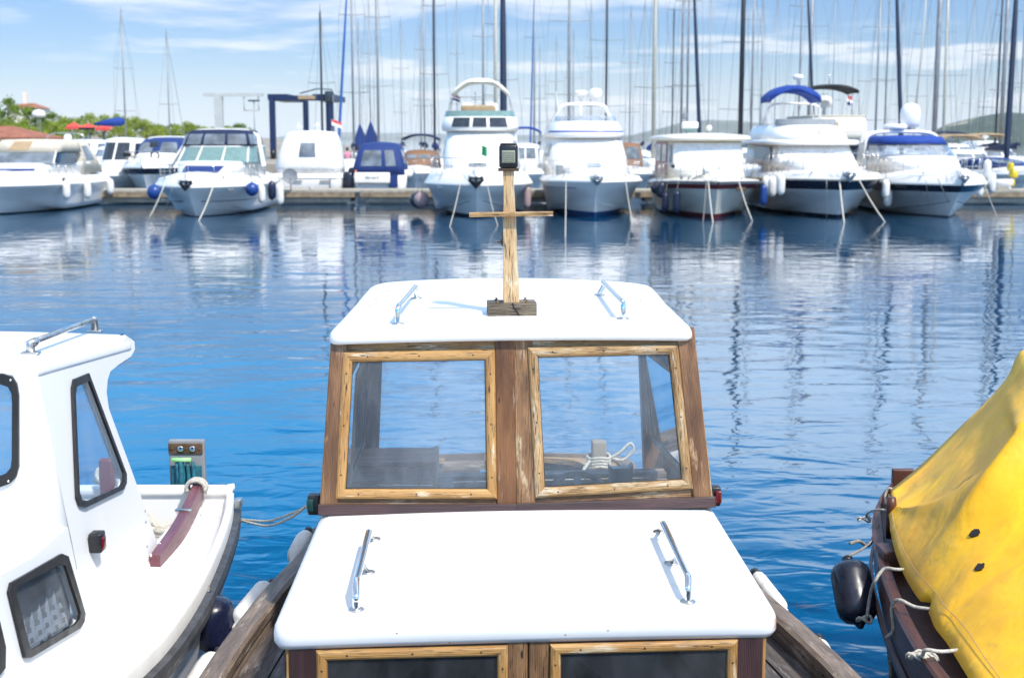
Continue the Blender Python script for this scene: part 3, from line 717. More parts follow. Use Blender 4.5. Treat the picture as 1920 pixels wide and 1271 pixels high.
    lp.rbox(c+Vector((0, 0, .048)), (.070, .06, .012), .005); lp.build('navigation_lamp', M['blackp'], mast)
    le = MB(); le.rbox(c+Vector((0, -.030, -.002)), (.056, .014, .052), .004)
    for k in range(5): le.box(c+Vector((0, -.0375, -.020+.009*k)), (.050, .003, .003))
    le.build('lamp_lens', M['lens'], mast)
    # ---- sidelights ---------------------------------------------------
    for px, py, lm, nm in ((590, 944, 'greenlens', 'green starboard lamp'), (1338, 928, 'redlens', 'red port lamp')):
        c = pl(px, py, BL+WY*.06, nw); sd = 1 if px > 900 else -1
        s_ = MB(); s_.rbox(c, (.052, .06, .082), .008); so_ = s_.build('sidelight', M['blackp'], root, label=nm)
        l_ = MB(); l_.rbox(c+Vector((sd*.014, -.024, 0)), (.03, .03, .055), .008); l_.build('lens', M[lm], so_)
    # cleats/eyes on the side deck
    for sd, y in ((-1, -.9), (1, -.75), (-1, .1)):
        w = interp(hw, y)-.12; st = MB()
        st.tube(spline([B(sd*w, y, .87), B(sd*w, y+.02, .915), B(sd*w, y+.16, .915), B(sd*w, y+.18, .87)], 4), .006, 8); st.build('deck_eye', M['dullsteel'], root)
    return root

def window(parent, q, w, t, mw, mg, nv, name='window_frame'):
    # q: bottom-left, bottom-right, top-right, top-left outer corners
    cen = sum(q, Vector((0, 0, 0)))/4; mb = MB()
    inn = []
    for i in range(4):
        a, b, c = q[i-1], q[i], q[(i+1) % 4]; u = (a-b).normalized(); v = (c-b).normalized(); s = w/max(.2, u.cross(v).length); inn.append(b+(u+v)*s)
    for i in range(4):
        a, b = q[i], q[(i+1) % 4]; ia, ib = inn[i], inn[(i+1) % 4]
        d = (b-a).normalized(); wv = ((ia-a) - d*(ia-a).dot(d)).normalized()
        m0 = (ia-a).dot(d)/w; m1 = (ib-b).dot(d)/w
        ce = wv*(w/2)
        mb.board(a+ce+d*(m0*w/2), b+ce+d*(m1*w/2), wv, nv, w*.985, t, m0, m1, rnd=True)
    f = mb.build(name, mw, parent)
    g = MB(); off = nv*(t*.25); g.poly([p+off for p in inn], thick=-nv*.004); g.build('pane', mg, f)
    # dark sealing line round the glass and screws
    s = MB()
    for i in range(4): s.tube([inn[i]+nv*(t*.3), inn[(i+1) % 4]+nv*(t*.3)], .0022, 5)
    for i in range(4):
        a, b = q[i].lerp(inn[i], .5), q[(i+1) % 4].lerp(inn[(i+1) % 4], .5)
        for k in (.12, .5, .86): s.lathe(a.lerp(b, k)+nv*(t*.96), [(.0035, 0), (.0035, .0015)], 6, axis=nv)
    s.build('seal', M['caulk'], f)
    return f
wooden_boat()
# ================================================================== fenders, ropes
def fender(p, r, L, mat, label, group=None, tilt=(0, 0), to=None, kind='cyl', rope_to=None, eye='blackp', rot=None, name='fender', end=None):
    """p = top of the fender; hangs down."""
    p = Vector(p); ax = Vector((math.sin(tilt[0]), math.sin(tilt[1]), -1)).normalized()
    if to is not None: ax = (Vector(to)-p).normalized(); L = (Vector(to)-p).length
    root = empty(name, p+ax*(L+.02), label, 'fender', group)
    mb = MB()
    if kind == 'cyl':
        q = r/.1*(.55 if L/r < 4 else 1)
        pr = [(.012, -.035), (.018, -.02), (r*.35, 0), (r*.72, .025*q), (r*.93, .07*q), (r, .13*q), (r, L*.5), (r, L-.13*q), (r*.93, L-.07*q), (r*.72, L-.025*q), (r*.35, L), (.018, L+.02), (.012, L+.03)]
    else:
        pr = [(.02, -.04), (.03, -.01)] + [(r*math.sin(a), r-r*math.cos(a)*1.0) for a in [math.pi*k/14 for k in range(1, 14)]] + [(.02, 2*r+.01)]
    mb.lathe(p, pr, 20, axis=ax)
    mb.build('fender_body', M[mat], root)
    e = MB(); e.lathe(p-ax*.03, [(.01, 0), (.026, .004), (.026, .03), (.012, .04)], 10, axis=ax)
    e.build('eyelet', M[end or eye], root)
    if rope_to is not None:
        rt = Vector(rope_to); rp = MB(); a = p-ax*.03
        rp.tube(spline([rt, rt.lerp(a, .5)+Vector((.01, 0, -.01)), a], 4), .006 if p.y < 20 else .014, 6)
        rp.build('lanyard', M['rope_grey'], root)
    return root
def rope(pts, r, mat, label, group=None, n=6, name='mooring_rope', cat='rope'):
    pts = [Vector(p) for p in pts]; mb = MB(); mb.tube(spline(pts, n), r, 8)
    o = mb.build(name, M[mat], None, org=pts[-1]); return tag(o, label, cat, group)

# near fenders between the boats
def near_fenders():
    G_ = 'white fenders hung along the wooden boat'
    fender((-1.385, 5.86, .925), .102, .25, 'fnavy', 'round navy fender squeezed between the white cabin boat and the wooden boat', tilt=(.1, .12), rope_to=(-1.43, 5.95, 1.0))
    fender(pz(508, 1098, .93), .062, .3, 'fwhite', 'white fender lying against the left gunwale, right of the round navy fender', G_, to=pz(446, 1172, .80), rope_to=pz(520, 1090, 1.0))
    fender(pz(577, 1000, .95), .05, .3, 'fwhite', 'white fender half hidden behind the left edge of the lower cabin roof', G_, to=pz(550, 1052, .86), rope_to=pz(590, 990, 1.0))
    fender(pz(408, 1228, .85), .062, .3, 'fwhite', 'white fender at the bottom edge below the round navy fender', G_, to=pz(352, 1320, .72), rope_to=pz(425, 1210, .98))
    fender(pz(1418, 1078, .985), .034, .3, 'fwhite', 'white fender tucked behind the right corner of the cabin roof', G_, to=pz(1468, 1142, .93), rope_to=pz(1410, 1070, 1.0))
    fender(pz(1536, 1203, .98), .028, .3, 'fwhite', 'thin white fender outside the right gunwale near the bottom edge', G_, to=pz(1588, 1290, .92), rope_to=pz(1520, 1190, 1.0))
near_fenders()

# ================================================================== left cabin boat
def left_boat():
    root = empty('white_cabin_boat', (-2.6, 5.6, 0), 'white fibreglass cabin boat with black rimmed windows, cut off by the left edge', 'boat')
    P0 = Vector((-1.75, 6, 1.0)); n = Vector((1, 0, .15)).normalized()
    S = lambda px, py, d=0: pl(px, py, P0+n*d, n)
    # side wall with window holes
    xw = lambda z: -1.75-.15*(z-1.0)
    outer = [(85, 700), (150, 678), (230, 646), (235, 628), (252, 640), (253, 655), (246, 668), (222, 684), (207, 696), (202, 712), (200, 735), (204, 765), (213, 790), (250, 890), (303, 1040), (300, 1090), (200, 1190), (60, 1320), (-120, 1400), (-120, 1135), (0, 1078), (60, 1045), (85, 1024)]
    tri = [(137, 715), (163, 704), (232, 888), (232, 905), (226, 916), (158, 948), (147, 945), (142, 930), (134, 730)]
    low = [(20, 1094), (110, 1044), (122, 1048), (153, 1150), (151, 1164), (143, 1176), (55, 1228), (45, 1228), (16, 1110)]
    low2 = [(-60, 1190), (-8, 1170), (2, 1215), (1, 1250), (-20, 1275), (-60, 1290)]
    ct, cb = S(99, 690), S(99, 1010); yw = (ct.y+cb.y)/2-.05
    op = [S(*p) for p in outer]
    op = [Vector((q.x, max(q.y, yw+.05), q.z)) if (i < 2 or i == len(op)-1 or i == len(op)-2) and outer[i][0] in (85, 60) and 0 or (i in (0, len(op)-1)) else q for i, q in enumerate(op)]
    for i in (0, len(op)-1): op[i].y = yw+.05
    mb = MB(); mb.poly(op, [[S(*p) for p in h] for h in (tri, low, low2)], thick=-n*.035)
    mb.build('side_wall', M['gel'], root)
    def gasket(hole, name, glass, w=.022, extra=None):
        pts = [S(*p, .004) for p in hole]; c = sum(pts, Vector((0, 0, 0)))/len(pts)
        # smooth rim: offset outwards/inwards
        outr = [p+(p-c).normalized()*w*.5 for p in pts]; inn = [p-(p-c).normalized()*w*1.3 for p in pts]
        g = MB(); g.poly(outr, [inn], thick=-n*.012); g.v = [v+n*.012 for v in g.v]; o = g.build(name, M['rubber'], root)
        gl = MB(); gl.poly([p-n*.01 for p in inn], thick=-n*.004); gl.build('pane', glass, o)
        for i in range(0, len(pts), 2):
            s = MB(); s.lathe(pts[i]+n*.008, [(.006, 0), (.004, .004)], 8, axis=n); s.build('screw', M['steel'], o)
        return o
    gasket(tri, 'side_window', M['glass_side'], .020)
    gasket(low, 'cabin_window', M['glass_side'], .030); gasket(low2, 'cabin_window', M['glass_dark'], .03)
    # lace curtain behind the lower window
    m, t, p_, o_ = newmat('lace_curtain'); tc = N(t, 'ShaderNodeTexCoord').outputs['Object']
    p_.inputs['Base Color'].default_value = (.55, .55, .56, 1); p_.inputs['Roughness'].default_value = .9
    w1 = noise(t, tc, 1, 2, .5, (0, 14, 3))
    sp = N(t, 'ShaderNodeSeparateXYZ'); t.links.new(tc, sp.inputs[0])
    yy = mmul(t, mmul(t, sp.outputs[1], 150), mmul(t, w1, 1.5), 'ADD'); zz = mmul(t, sp.outputs[2], 150)
    sy = mmul(t, yy, 0, 'SINE'); sz = mmul(t, zz, 0, 'SINE')
    hole = mmul(t, mrange(t, sy, -.1, .35), mrange(t, sz, -.15, .2)); fine = noise(t, tc, 260, 3)
    t.links.new(mmul(t, mrange(t, hole, .25, .5, 1, .05), mrange(t, fine, .25, .5, .75, 1)), p_.inputs['Alpha'])
    cu = MB(); ny, nz = 60, 12; a_, b_ = S(0, 1060), S(170, 1060)
    ya, yb_ = min(S(*q).y for q in low)-.03, max(S(*q).y for q in low)+.05; z0, z1 = min(S(*q).z for q in low)-.03, max(S(*q).z for q in low)+.03
    vs = []
    for j in range(nz+1):
        for i in range(ny+1):
            y = lerp(ya, yb_, i/ny); z = lerp(z0, z1, j/nz); x = -1.75-.15*(z-1)-.075 + .006*math.sin(i*.9+.3*math.sin(j*.6))
            vs.append((x, y, z))
    cu.add(vs, [(j*(ny+1)+i, j*(ny+1)+i+1, (j+1)*(ny+1)+i+1, (j+1)*(ny+1)+i) for j in range(nz) for i in range(ny)], 0, True)
    cu.build('lace_curtain', m, root)
    dk = MB(); dk.box((-2.45, 4.6, 1.1), (1.2, 1.5, .5)); dk.build('unlit_cabin_box', M['darkin'], root)  # cabin's inner shade given as a near-black block behind the curtain
    # front wall of the pilothouse (faces the camera) at the corner
    F = lambda px, py, d=0: pl(px, py, Vector((0, yw-d, 0)), Vector((0, -1, 0)))
    fo = [(78, 640), (78, 1010), (-200, 1010), (-200, 640)]
    fh = [(-150, 706), (5, 705), (22, 711), (30, 724), (33, 745), (33, 870), (29, 888), (18, 900), (2, 906), (-150, 925)]
    # left part of the wall stays beyond the frame
    fo3 = [F(*p) for p in fo]
    for i in (0, 1): fo3[i].x = xw(fo3[i].z)-.048
    mb = MB(); mb.poly(fo3, [[F(*p) for p in fh]], thick=Vector((0, .035, 0))); mb.build('front_wall', M['gel'], root)
    pts = [F(*p, .003) for p in fh]; c = sum(pts, Vector((0, 0, 0)))/len(pts)
    g = MB(); outr = [p+(p-c).normalized()*.012 for p in pts]; inn = [p-(p-c).normalized()*.032 for p in pts]
    g.poly([q-Vector((0, .012, 0)) for q in outr], [[q-Vector((0, .012, 0)) for q in inn]], thick=Vector((0, .014, 0))); fw = g.build('front_window', M['rubber'], root)
    gl = MB(); gl.poly(inn, thick=Vector((0, .004, 0))); gl.build('pane', M['glass'], fw)
    for k in (2, 7): s = MB(); s.lathe(pts[k]-Vector((0, .012, 0)), [(.007, 0), (.004, .004)], 8, axis=(0, -1, 0)); s.build('screw', M['steel'], fw)
    # rounded corner
    co = MB(); co.tube([(xw(1.25)-.0495, yw+.0495, 1.25), (xw(2.1)-.0495, yw+.0495, 2.1)], .0495, 32); co.build('corner_moulding', M['gel'], root)
    # roof: from the front wall to the overhang
    zt_ = S(240, 640).z; e1 = S(85, 683); e2 = S(250, 640)
    zr0 = F(85, 676).z; zr1 = S(250, 627).z; zr = zr0
    zrf = lambda x, y: lerp(zr0, zr1, (y-yw)/(ytip-yw))+.03*(1-((x+3.2)/1.4)**2)
    xr1, xr2 = e1.x, S(245, 645).x
    ytip = S(252, 650).y
    ol = [(-4.6, yw-.003), (xw(zr0-.08)+.001, yw-.001), (xw(zr1-.08)+.001, ytip), (-4.6, ytip)]
    ol = round_poly(ol, [.08, .09, .08, .08])
    rb = MB(); roof_shell(rb, ol, zrf, .06, .02, under=.1); rb.build('pilothouse_roof', M['gel'], root)
    # black edge trim along the aft edge of the wall
    ed = [(235, 628), (252, 640), (253, 655), (246, 668), (222, 684), (207, 696), (202, 712), (200, 735), (204, 765), (213, 790), (250, 890), (304, 1040)]
    tr = MB(); tr.tube(spline([S(*p)-n*.015 for p in ed], 3), .0085, 8); tr.build('edge_trim', M['rubber'], root)
    # white moulded step where cabin roof meets the pilothouse, cabin roof
    zc = S(85, 1024).z; cr = MB(); ol = round_poly([(-4.3, 2.8), (-1.775-.15*(zc-1)+.01, 2.8), (-1.775-.15*(zc-1)+.01, yw+.02), (-4.3, yw+.02)], [.06, .06, .06, .06])
    roof_shell(cr, ol, lambda x, y: zc+.012+.05*(1-((x+3.2)/1.4)**2), .05, .0, under=.08); cr.build('cabin_roof', M['gel'], root)
    # red sidelight on the wall
    c = S(182, 1015, .03); sl_ = MB(); sl_.rbox(c, (.055, .07, .085), .008); so_ = sl_.build('sidelight', M['blackp'], root)
    l_ = MB(); l_.rbox(c+Vector((.012, .0, -.004)), (.042, .052, .055), .008); l_.build('lens', M['redlens'], so_)
    # bolts along the wall foot
    for k, (px, py) in enumerate(((282, 905+52), (283, 978), (285, 1023))):
        s = MB(); s.lathe(S(px-10, py, .001), [(.007, 0), (.005, .004)], 8, axis=n); s.build('wall_bolt', M['dullsteel'], root)
    for k in range(9):
        a = Vector((-1.735, lerp(6.35, 4.95, k/8), 1.03)); s = MB(); s.lathe(a, [(.009, 0), (.007, .005), (.002, .007)], 8, axis=(1, 0, .15)); s.build('rivet', M['gel'], root)
    # rail on the roof
    a, b = pz(58, 664, zr), pz(178, 622, zr)
    for _ in range(4): a, b = pz(58, 664, zrf(a.x, a.y)), pz(178, 622, zrf(b.x, b.y))
    up = Vector((0, 0, 1)); ta, tb_ = pY(64, 640, a.y+.01), pY(176, 599, b.y-.01)
    d = (tb_-ta).normalized()
    rl = MB(); rl.tube([a+up*.005, a+up*.05, ta-d*.0-up*.004, ta+d*.03], [.019, .017, .019, .016], 12); rl.tube([ta+d*.01, tb_-d*.01], .013, 12); rl.tube([tb_-d*.03, tb_, b+up*.05, b+up*.005], [.016, .019, .017, .019], 12)
    rr = rl.build('roof_rail', M['dullsteel'], root)
    for q in (a, b): s = MB(); s.rbox(q+up*.005, (.075, .045, .012), .005); s.build('rail_base', M['dullsteel'], rr)
    # ---- side deck, bulwark lip, rub rail, hull
    edge = [(436, 918), (434, 945), (425, 980), (412, 1015), (396, 1052), (374, 1095), (344, 1142), (308, 1188), (268, 1228), (220, 1271), (160, 1320), (60, 1395)]
    E = spline([pz(x, y, 1.04) for x, y in edge], 4)
    def off(dx, z, k=1.0): return [Vector((p.x+dx, p.y, z)) for p in E]
    dkx = [Vector((-1.765, p.y, .965)) for p in E]
    m1 = [Vector((min(p.x-.12, p.x-.12), p.y, .955)) for p in E]
    sd_ = MB(); sd_.sweep([dkx, m1, off(-.045, .972), off(-.035, 1.03), off(-.02, 1.045), off(.0, 1.04), off(.008, 1.02), off(.006, .955)], smooth=True)
    sd_.build('side_deck', M['deckgel'], root)
    rb = MB(); rb.sweep([off(.004, .960), off(.040, .956), off(.048, .93), off(.044, .895), off(.004, .885)], closed=False, smooth=False); rb.build('rub_rail', M['rubrail'], root)
    r2 = MB(); r2.sweep([off(.0, .89), off(.016, .885), off(.018, .865), off(-.002, .86)]); r2.build('lower_trim', M['rubber'], root)
    hl = MB(); hl.sweep([off(.004, .89), off(-.03, .7), off(-.09, .45), off(-.22, .15), off(-.5, -.25), [Vector((-2.6, p.y, -.5)) for p in E]], mats=[0, 0, 0, 1, 1], smooth=True)
    # port side mirrored about x=-2.75, and transom
    mir = lambda L_: [Vector((-5.6-p.x+.0, p.y, p.z)) for p in L_]
    hl.sweep([mir(off(.0, 1.04)), mir(off(.0, .89)), mir(off(-.03, .7)), mir(off(-.09, .45)), mir(off(-.22, .15)), mir(off(-.5, -.25))], mats=[0]*5, smooth=True)
    yt = E[0].y
    hl.poly([Vector((x, yt, z)) for x, z in ((E[0].x+.0, 1.035), (E[0].x+.0, .89), (E[0].x-.09, .45), (E[0].x-.5, -.25), (-5.6-E[0].x+.5, -.25), (-5.6-E[0].x, .89), (-5.6-E[0].x, 1.035))], thick=Vector((0, -.06, 0)))
    hl.build('hull', [M['gel'], M['bluehull']], root)
    tc_ = MB(); tc_.rbox(((E[0].x-4.0)/2, yt-.03, 1.045), (4.0+E[0].x+.02, .10, .05), .02); tc_.build('transom_cap', M['gel'], root)
    en = MB(); en.tube([E[0]+Vector((-.008, -.02, .0)), E[0]+Vector((-.012, -.02, .035))], .028, 12); en.build('corner_cap', M['gel'], root)
    bk = MB(); bk.rbox(E[2]+Vector((.035, 0, -.035)), (.035, .06, .05), .004); bk.build('end_bracket', M['dullsteel'], root)
    # inner cockpit: floor, inside of the transom
    ck = MB(); ck.box((-2.9, 6.9, .68), (2.3, 1.2, .02)); ck.build('cockpit_floor', M['deckgel'], root)
    iw = MB(); iw.box((-1.80, 6.95, .83), (.03, 1.0, .29)); iw.build('cockpit_side', M['gel'], root)
    # plum coaming beam
    cm_ = MB(); a, b = pz(300, 1045, 1.0), pz(372, 905, 1.10)
    a = Vector((a.x-.01, a.y, 1.02)); b = Vector((b.x, b.y, 1.10))
    pa = spline([a+Vector((-.008, -.03, -.005)), a.lerp(b, .35)+Vector((.012, 0, 0)), a.lerp(b, .7)+Vector((.010, 0, .0)), b], 5)
    cm_.sweep([[p+Vector((dx, 0, dz)) for p in pa] for dx, dz in ((-.027, -.09), (-.027, .0), (-.02, .008), (.02, .008), (.027, 0), (.027, -.09))], closed=True, uv=True)
    cm_.build('coaming', M['plum'], root)
    cl = MB(); q = a.lerp(b, .55)+Vector((.01, 0, .012)); cl.rbox(q, (.085, .03, .012), .004); cl.build('coaming_plate', M['dullsteel'], root)
    # rope whipping at the end of the coaming
    wr_ = MB(); q = b+Vector((0, -.05, -.01))
    for k in range(3): wr_.tube([q+Vector((.052*math.cos(t_), -.02+k*.02, .045*math.sin(t_)-.005)) for t_ in [math.pi*1.25*i/14-.35 for i in range(15)]], .013, 7)
    wr_.build('rope_whipping', M['rope'], root)
    # mahogany post seen through the triangular window
    ps = MB(); q = pY(201, 880, 7.2); ps.rbox(Vector((q.x, 7.2, .98)), (.085, .06, .56), .02); ps.build('helm_post', M['plum'], root)
    # small bolts on the deck edge
    for k in range(9):
        p = Vector((-1.70, lerp(7.3, 5.4, k/8), .972)); s = MB(); s.lathe(p, [(.006, 0), (.005, .004)], 8); s.build('deck_bolt', M['dullsteel'], root)
    # rudder/motor bracket board beyond the transom
    q0, q1 = pY(320, 905, yt+.12), pY(384, 830, yt+.12); cx = (q0.x+q1.x)/2; w = q1.x-q0.x
    bd = MB(); bd.rbox((cx, yt+.12, q1.z-.20), (w, .04, .44), .008); o1 = bd.build('bracket_board', M['greyc'], root)
    pt = MB(); pt.rbox((cx-.004, yt+.095, q1.z-.028), (w*.96, .008, .062), .004); pt.build('bronze_plate', M['brass'], o1)
    for dx in (-.03, .038): s = MB(); s.lathe((cx+dx, yt+.090, q1.z-.028), [(.017, 0), (.017, .006), (.010, .007)], 12, axis=(0, -1, 0)); s.build('plate_bolt', M['steel'], o1)
    for dx in (-.078, .005, .08): s = MB(); s.lathe((cx+dx, yt+.090, q1.z-.028), [(.007, 0), (.005, .006)], 8, axis=(0, -1, 0)); s.build('plate_screw', M['brass'], o1)
    b2 = MB(); b2.rbox((cx, yt+.088, q1.z-.20), (w*.86, .012, .15), .006); b2.build('teal_pad', M['teal'], o1)
    # ropes coiled: things lying on it
    return root, cx, yt, q1.z
lb, lcx, lyt, lz = left_boat()
def coil(c, r, n, tube_r, mat, label, cat='rope', up=Vector((0, 0, 1)), sq=1.0, jitter=.02, name='rope_coil'):
    mb = MB(); up = up.normalized(); a = up.cross(Vector((1, 0, 0)))
    if a.length < .1: a = up.cross(Vector((0, 1, 0)))
    a.normalize(); b = up.cross(a); pts = []
    for i in range(n*14):
        t = 2*math.pi*i/14; rr = r*(1+.18*math.sin(t*.37+i*.05)); k = i/14
        pts.append(Vector(c)+a*math.cos(t)*rr+b*math.sin(t)*rr*sq+up*(tube_r*1.4*(k % 3)+tube_r*.7*math.sin(t*2.3)+jitter*random.uniform(-.3, .3)))
    mb.tube(pts, tube_r, 7); o = mb.build(name, M[mat], None, org=c); return tag(o, label, cat)
# white knotted rope heap seen in the triangular window, and the pile in the cockpit
coil(pz(197, 905, 1.0)+Vector((0, .15, -.02)), .085, 7, .014, 'rope', 'pale rope heap behind the triangular window of the left cabin boat', up=Vector((.2, -.5, 1)))
coil(pz(305, 985, .84), .11, 6, .016, 'rope', 'thick flecked rope piled inside the cockpit beside the plum beam', up=Vector((.3, -.3, 1)))
tk = MB(); z0 = lz
for k in range(4):
    x = lcx-.05+.03*k; tk.tube(spline([(x, lyt+.07, z0-.10), (x+.008, lyt+.06, z0-.19), (x-.004, lyt+.065, z0-.27), (x+.012, lyt+.06, z0-.36)], 3), .012, 7)
tk.tube(spline([(lcx-.03, lyt+.07, z0-.075), (lcx-.02, lyt+.05, z0-.15), (lcx-.035, lyt+.06, z0-.30)], 4), .014, 7)
o = tk.build('rope_hank', M['teal'], None, org=(lcx, lyt+.07, z0-.37)); tag(o, 'teal rope hank tied on the grey bracket board behind the left cabin boat', 'rope')
tg = MB(); tg.tube([(lcx-.075, lyt+.06, z0-.085), (lcx+.035, lyt+.06, z0-.085)], .012, 10); o = tg.build('rope_toggle', M['green_pl'], None, org=(lcx, lyt+.06, z0-.097)); tag(o, 'pale green plastic toggle holding the teal rope hank', 'toggle')
# double line from the left boat to the wooden boat
a = Vector(pz(442, 972, .90)); b = Vector(pz(578, 948, 1.30))
for k, dz in enumerate((0, .02)):
    m1, m2 = pz(480, 977+k*6, .95), pz(540, 969+k*3-1, 1.12)
    rope([b+Vector((0, 0, dz*.3)), Vector(pz(545, 963+k*7, 1.13)), Vector(pz(505, 976+k*9, 1.02)), Vector(pz(470, 975+k*5, .95)), a], .0065, 'rope', ('upper' if k == 0 else 'lower')+' line of the pair of white ropes between left cabin boat and wooden boat', 'pair of lines between two near boats')

# ================================================================== right boat with the yellow cover
def right_boat():
    root = empty('brown_wooden_boat', (2.6, 6.0, 0), 'dark brown open wooden boat under a yellow cover at the right edge', 'boat')
    rail = [(1672, 905), (1652, 930), (1641, 965), (1643, 1010), (1655, 1060), (1675, 1120), (1706, 1185), (1745, 1245), (1790, 1300), (1870, 1390)]
    zz = [1.12, 1.08, 1.05, 1.02, 1.0, .98, .97, .97, .97, .97]
    E = spline([pz(x, y, z) for (x, y), z in zip(rail, zz)], 5)
    cxm = 2.62
    def off(dx, dz): return [Vector((p.x+dx*max(.15, min(1, (E[0].y-p.y)/.5)), p.y, p.z+dz)) for p in E]
    hl = MB(); hl.sweep([off(-.005, -.05), off(.0, -.18), off(.05, -.40), off(.14, -.62), off(.30, -.9), off(.6, -1.2), [Vector((cxm, p.y, -.4)) for p in E]], mats=[0, 0, 0, 1, 1, 1], uv=True, smooth=True)
    mir = lambda L_: [Vector((2*cxm-p.x, p.y, p.z)) for p in L_]
    hl.sweep([mir(off(0, .0)), mir(off(-.005, -.05)), mir(off(.05, -.40)), mir(off(.14, -.62)), mir(off(.3, -.9)), mir(off(.6, -1.2))], mats=[0]*5, uv=True, smooth=True)
    hl.poly([Vector((x, E[0].y, z)) for x, z in ((E[0].x, 1.1), (E[0].x+.05, .7), (E[0].x+.25, .2), (2*cxm-E[0].x-.25, .2), (2*cxm-E[0].x-.05, .7), (2*cxm-E[0].x, 1.1))], thick=Vector((0, -.05, 0)))
    hl.build('hull', [M['brown_boat'], M['greenb']], root)
    r1 = MB(); r1.sweep([off(-.012, -.045), off(-.016, -.01), off(-.006, .0), off(.035, .0), off(.042, -.01), off(.042, -.045)], closed=True, uv=True); r1.build('top_rail', M['brown_boat'], root)
    r2 = MB(); r2.sweep([off(-.004, -.20), off(-.022, -.205), off(-.022, -.235), off(-.002, -.24)], uv=True); r2.build('rubbing_strake', M['brown_boat'], root)
    dk = MB(); dk.sweep([off(.03, -.06), off(.14, -.055), off(.26, -.05), off(.6, -.05)], uv=True); dk.build('side_deck', M['brown_boat'], root)
    # stem head board and posts
    q = pY(1690, 900, 7.9); sb = MB(); sb.rbox((q.x-.035, 7.75, .93), (.13, .05, .26), .006); sb.build('stem_board', M['brown_boat'], root)
    a = pz(1660, 1000, 1.02)
    pp = MB(); pp.tube([a+Vector((.02, -.02, -.02)), a+Vector((.025, 0, .15)), a+Vector((.025, 0, .19))], [.022, .026, .020], 12); pp.build('rail_post', M['brown_boat'], root)
    b = pz(1668, 1040, 1.0); kb = MB(); kb.rbox(b+Vector((.01, -.02, .0)), (.13, .16, .09), .01); kb.build('rail_block', M['brown_boat'], root)
    # ---- yellow cover
    ed = [(1668, 925, 1.13), (1671, 1003, 1.10), (1688, 1062, 1.05), (1712, 1108, 1.03), (1740, 1146, 1.02), (1752, 1175, 1.02), (1775, 1205, 1.01), (1800, 1245, 1.01), (1822, 1280, 1.01), (1900, 1390, 1.01)]
    G = [(1670, 918, 1.16), (1730, 868, 1.26), (1800, 800, 1.45), (1850, 752, 1.62), (1890, 705, 1.78), (1920, 655, 1.93)]
    H = [(1671, 1003, 1.10), (1730, 965, 1.22), (1790, 920, 1.38), (1850, 870, 1.53), (1900, 820, 1.68), (1925, 795, 1.76)]
    Gp = spline([pz(*g) for g in G]+[Vector((2.75, 6.45, 1.93))], 6); Hp = spline([pz(*g) for g in H]+[Vector((2.77, 5.9, 1.84))], 6); Ep = spline([pz(*g) for g in ed], 6)
    def resamp(L_, n_):
        d = [0]
        for a_, b_ in zip(L_, L_[1:]): d.append(d[-1]+(b_-a_).length)
        out = []
        for k in range(n_+1):
            s_ = d[-1]*k/n_; i = max(j for j in range(len(d)) if d[j] <= s_+1e-9); i = min(i, len(L_)-2); out.append(L_[i].lerp(L_[i+1], (s_-d[i])/max(1e-9, d[i+1]-d[i])))
        return out
    cl = MB(); nn = 48; uvn = 22
    import mathutils
    def ruled(A, Bq, nv, amp, seed, sag=0):
        rows = []
        for j in range(nv+1):
            t = j/nv; r_ = []
            for i, (p, q_) in enumerate(zip(A, Bq)):
                v = p.lerp(q_, t); e_ = math.sin(math.pi*t); w = mathutils.noise.noise(Vector((v.x*3.1+seed, v.y*3.1, v.z*3.1)))*1.2+mathutils.noise.noise(Vector((v.x*9+seed, v.y*5, v.z*11)))*.45
                fold = .010*math.sin(9*t+4*i/nn+seed)*e_
                r_.append(v+Vector((-.5, 0, .8)).normalized()*(amp*w*min(1, 4*t*(1-t))+fold-sag*e_))
            rows.append(r_)
        return rows
    g_, h_, e_ = resamp(Gp, nn), resamp(Hp, nn), None
    A1 = ruled(g_, h_, 12, .012, 3, .012)
    # lower panel: from the fold line plus its extension down to the edge
    ext = [Vector((2.77, 5.9, 1.84)), Vector((2.80, 5.3, 1.66)), Vector((2.92, 4.5, 1.46)), Vector((3.0, 3.6, 1.4))]
    ext = [ext[0], ext[1], ext[2], ext[3]]
    xs_ = spline(ext, 6)[1:]; hh = h_ + xs_; ee = resamp(Ep, len(hh)-1)
    A2 = ruled(hh, ee, 20, .012, 9, -.012)
    # ragged step in the edge half way
    for k_, off_ in ((35, .035), (36, .03)): A2[-1][k_] = A2[-1][k_]+Vector((off_, 0, .01))
    g3 = g_ + xs_; e3 = [Vector((2*cxm-p.x, p.y, p.z)) for p in ee]
    A3 = ruled(g3, e3, 14, .010, 5, -.02); A3[0] = [p.copy() for p in g3]
    for rows in (A1, A2, A3):
        vs = [v for r_ in rows for v in r_]; w_ = len(rows[0])
        cl.add(vs, [(j*w_+i, j*w_+i+1, (j+1)*w_+i+1, (j+1)*w_+i) for j in range(len(rows)-1) for i in range(w_-1)], 0, True)
    # far side, falling away
    Gm = [Vector((2*2.78-p.x, p.y+.1, max(1.0, p.z-.1))) if 0 else Vector((p.x+.9, p.y-.1, p.z-.75*min(1, (p.z-1.1)/.5))) for p in g_]
    m_, t, p_, o_ = newmat('yellow_tarpaulin'); tc = N(t, 'ShaderNodeTexCoord').outputs['Object']
    base = mixc(t, mrange(t, noise(t, tc, 3, 6, .65), .3, .75), (.80, .40, .006), (.92, .54, .012))
    dirt = mrange(t, noise(t, tc, 5, 8, .7, (1, 1, 1), .8),   .50, .74, 0, .6); base = mixc(t, dirt, base, (.42, .30, .06))
    base = mixc(t, mrange(t, noise(t, tc, 26, 4, .7), .62, .72, 0, .35), base, (.24, .19, .07))
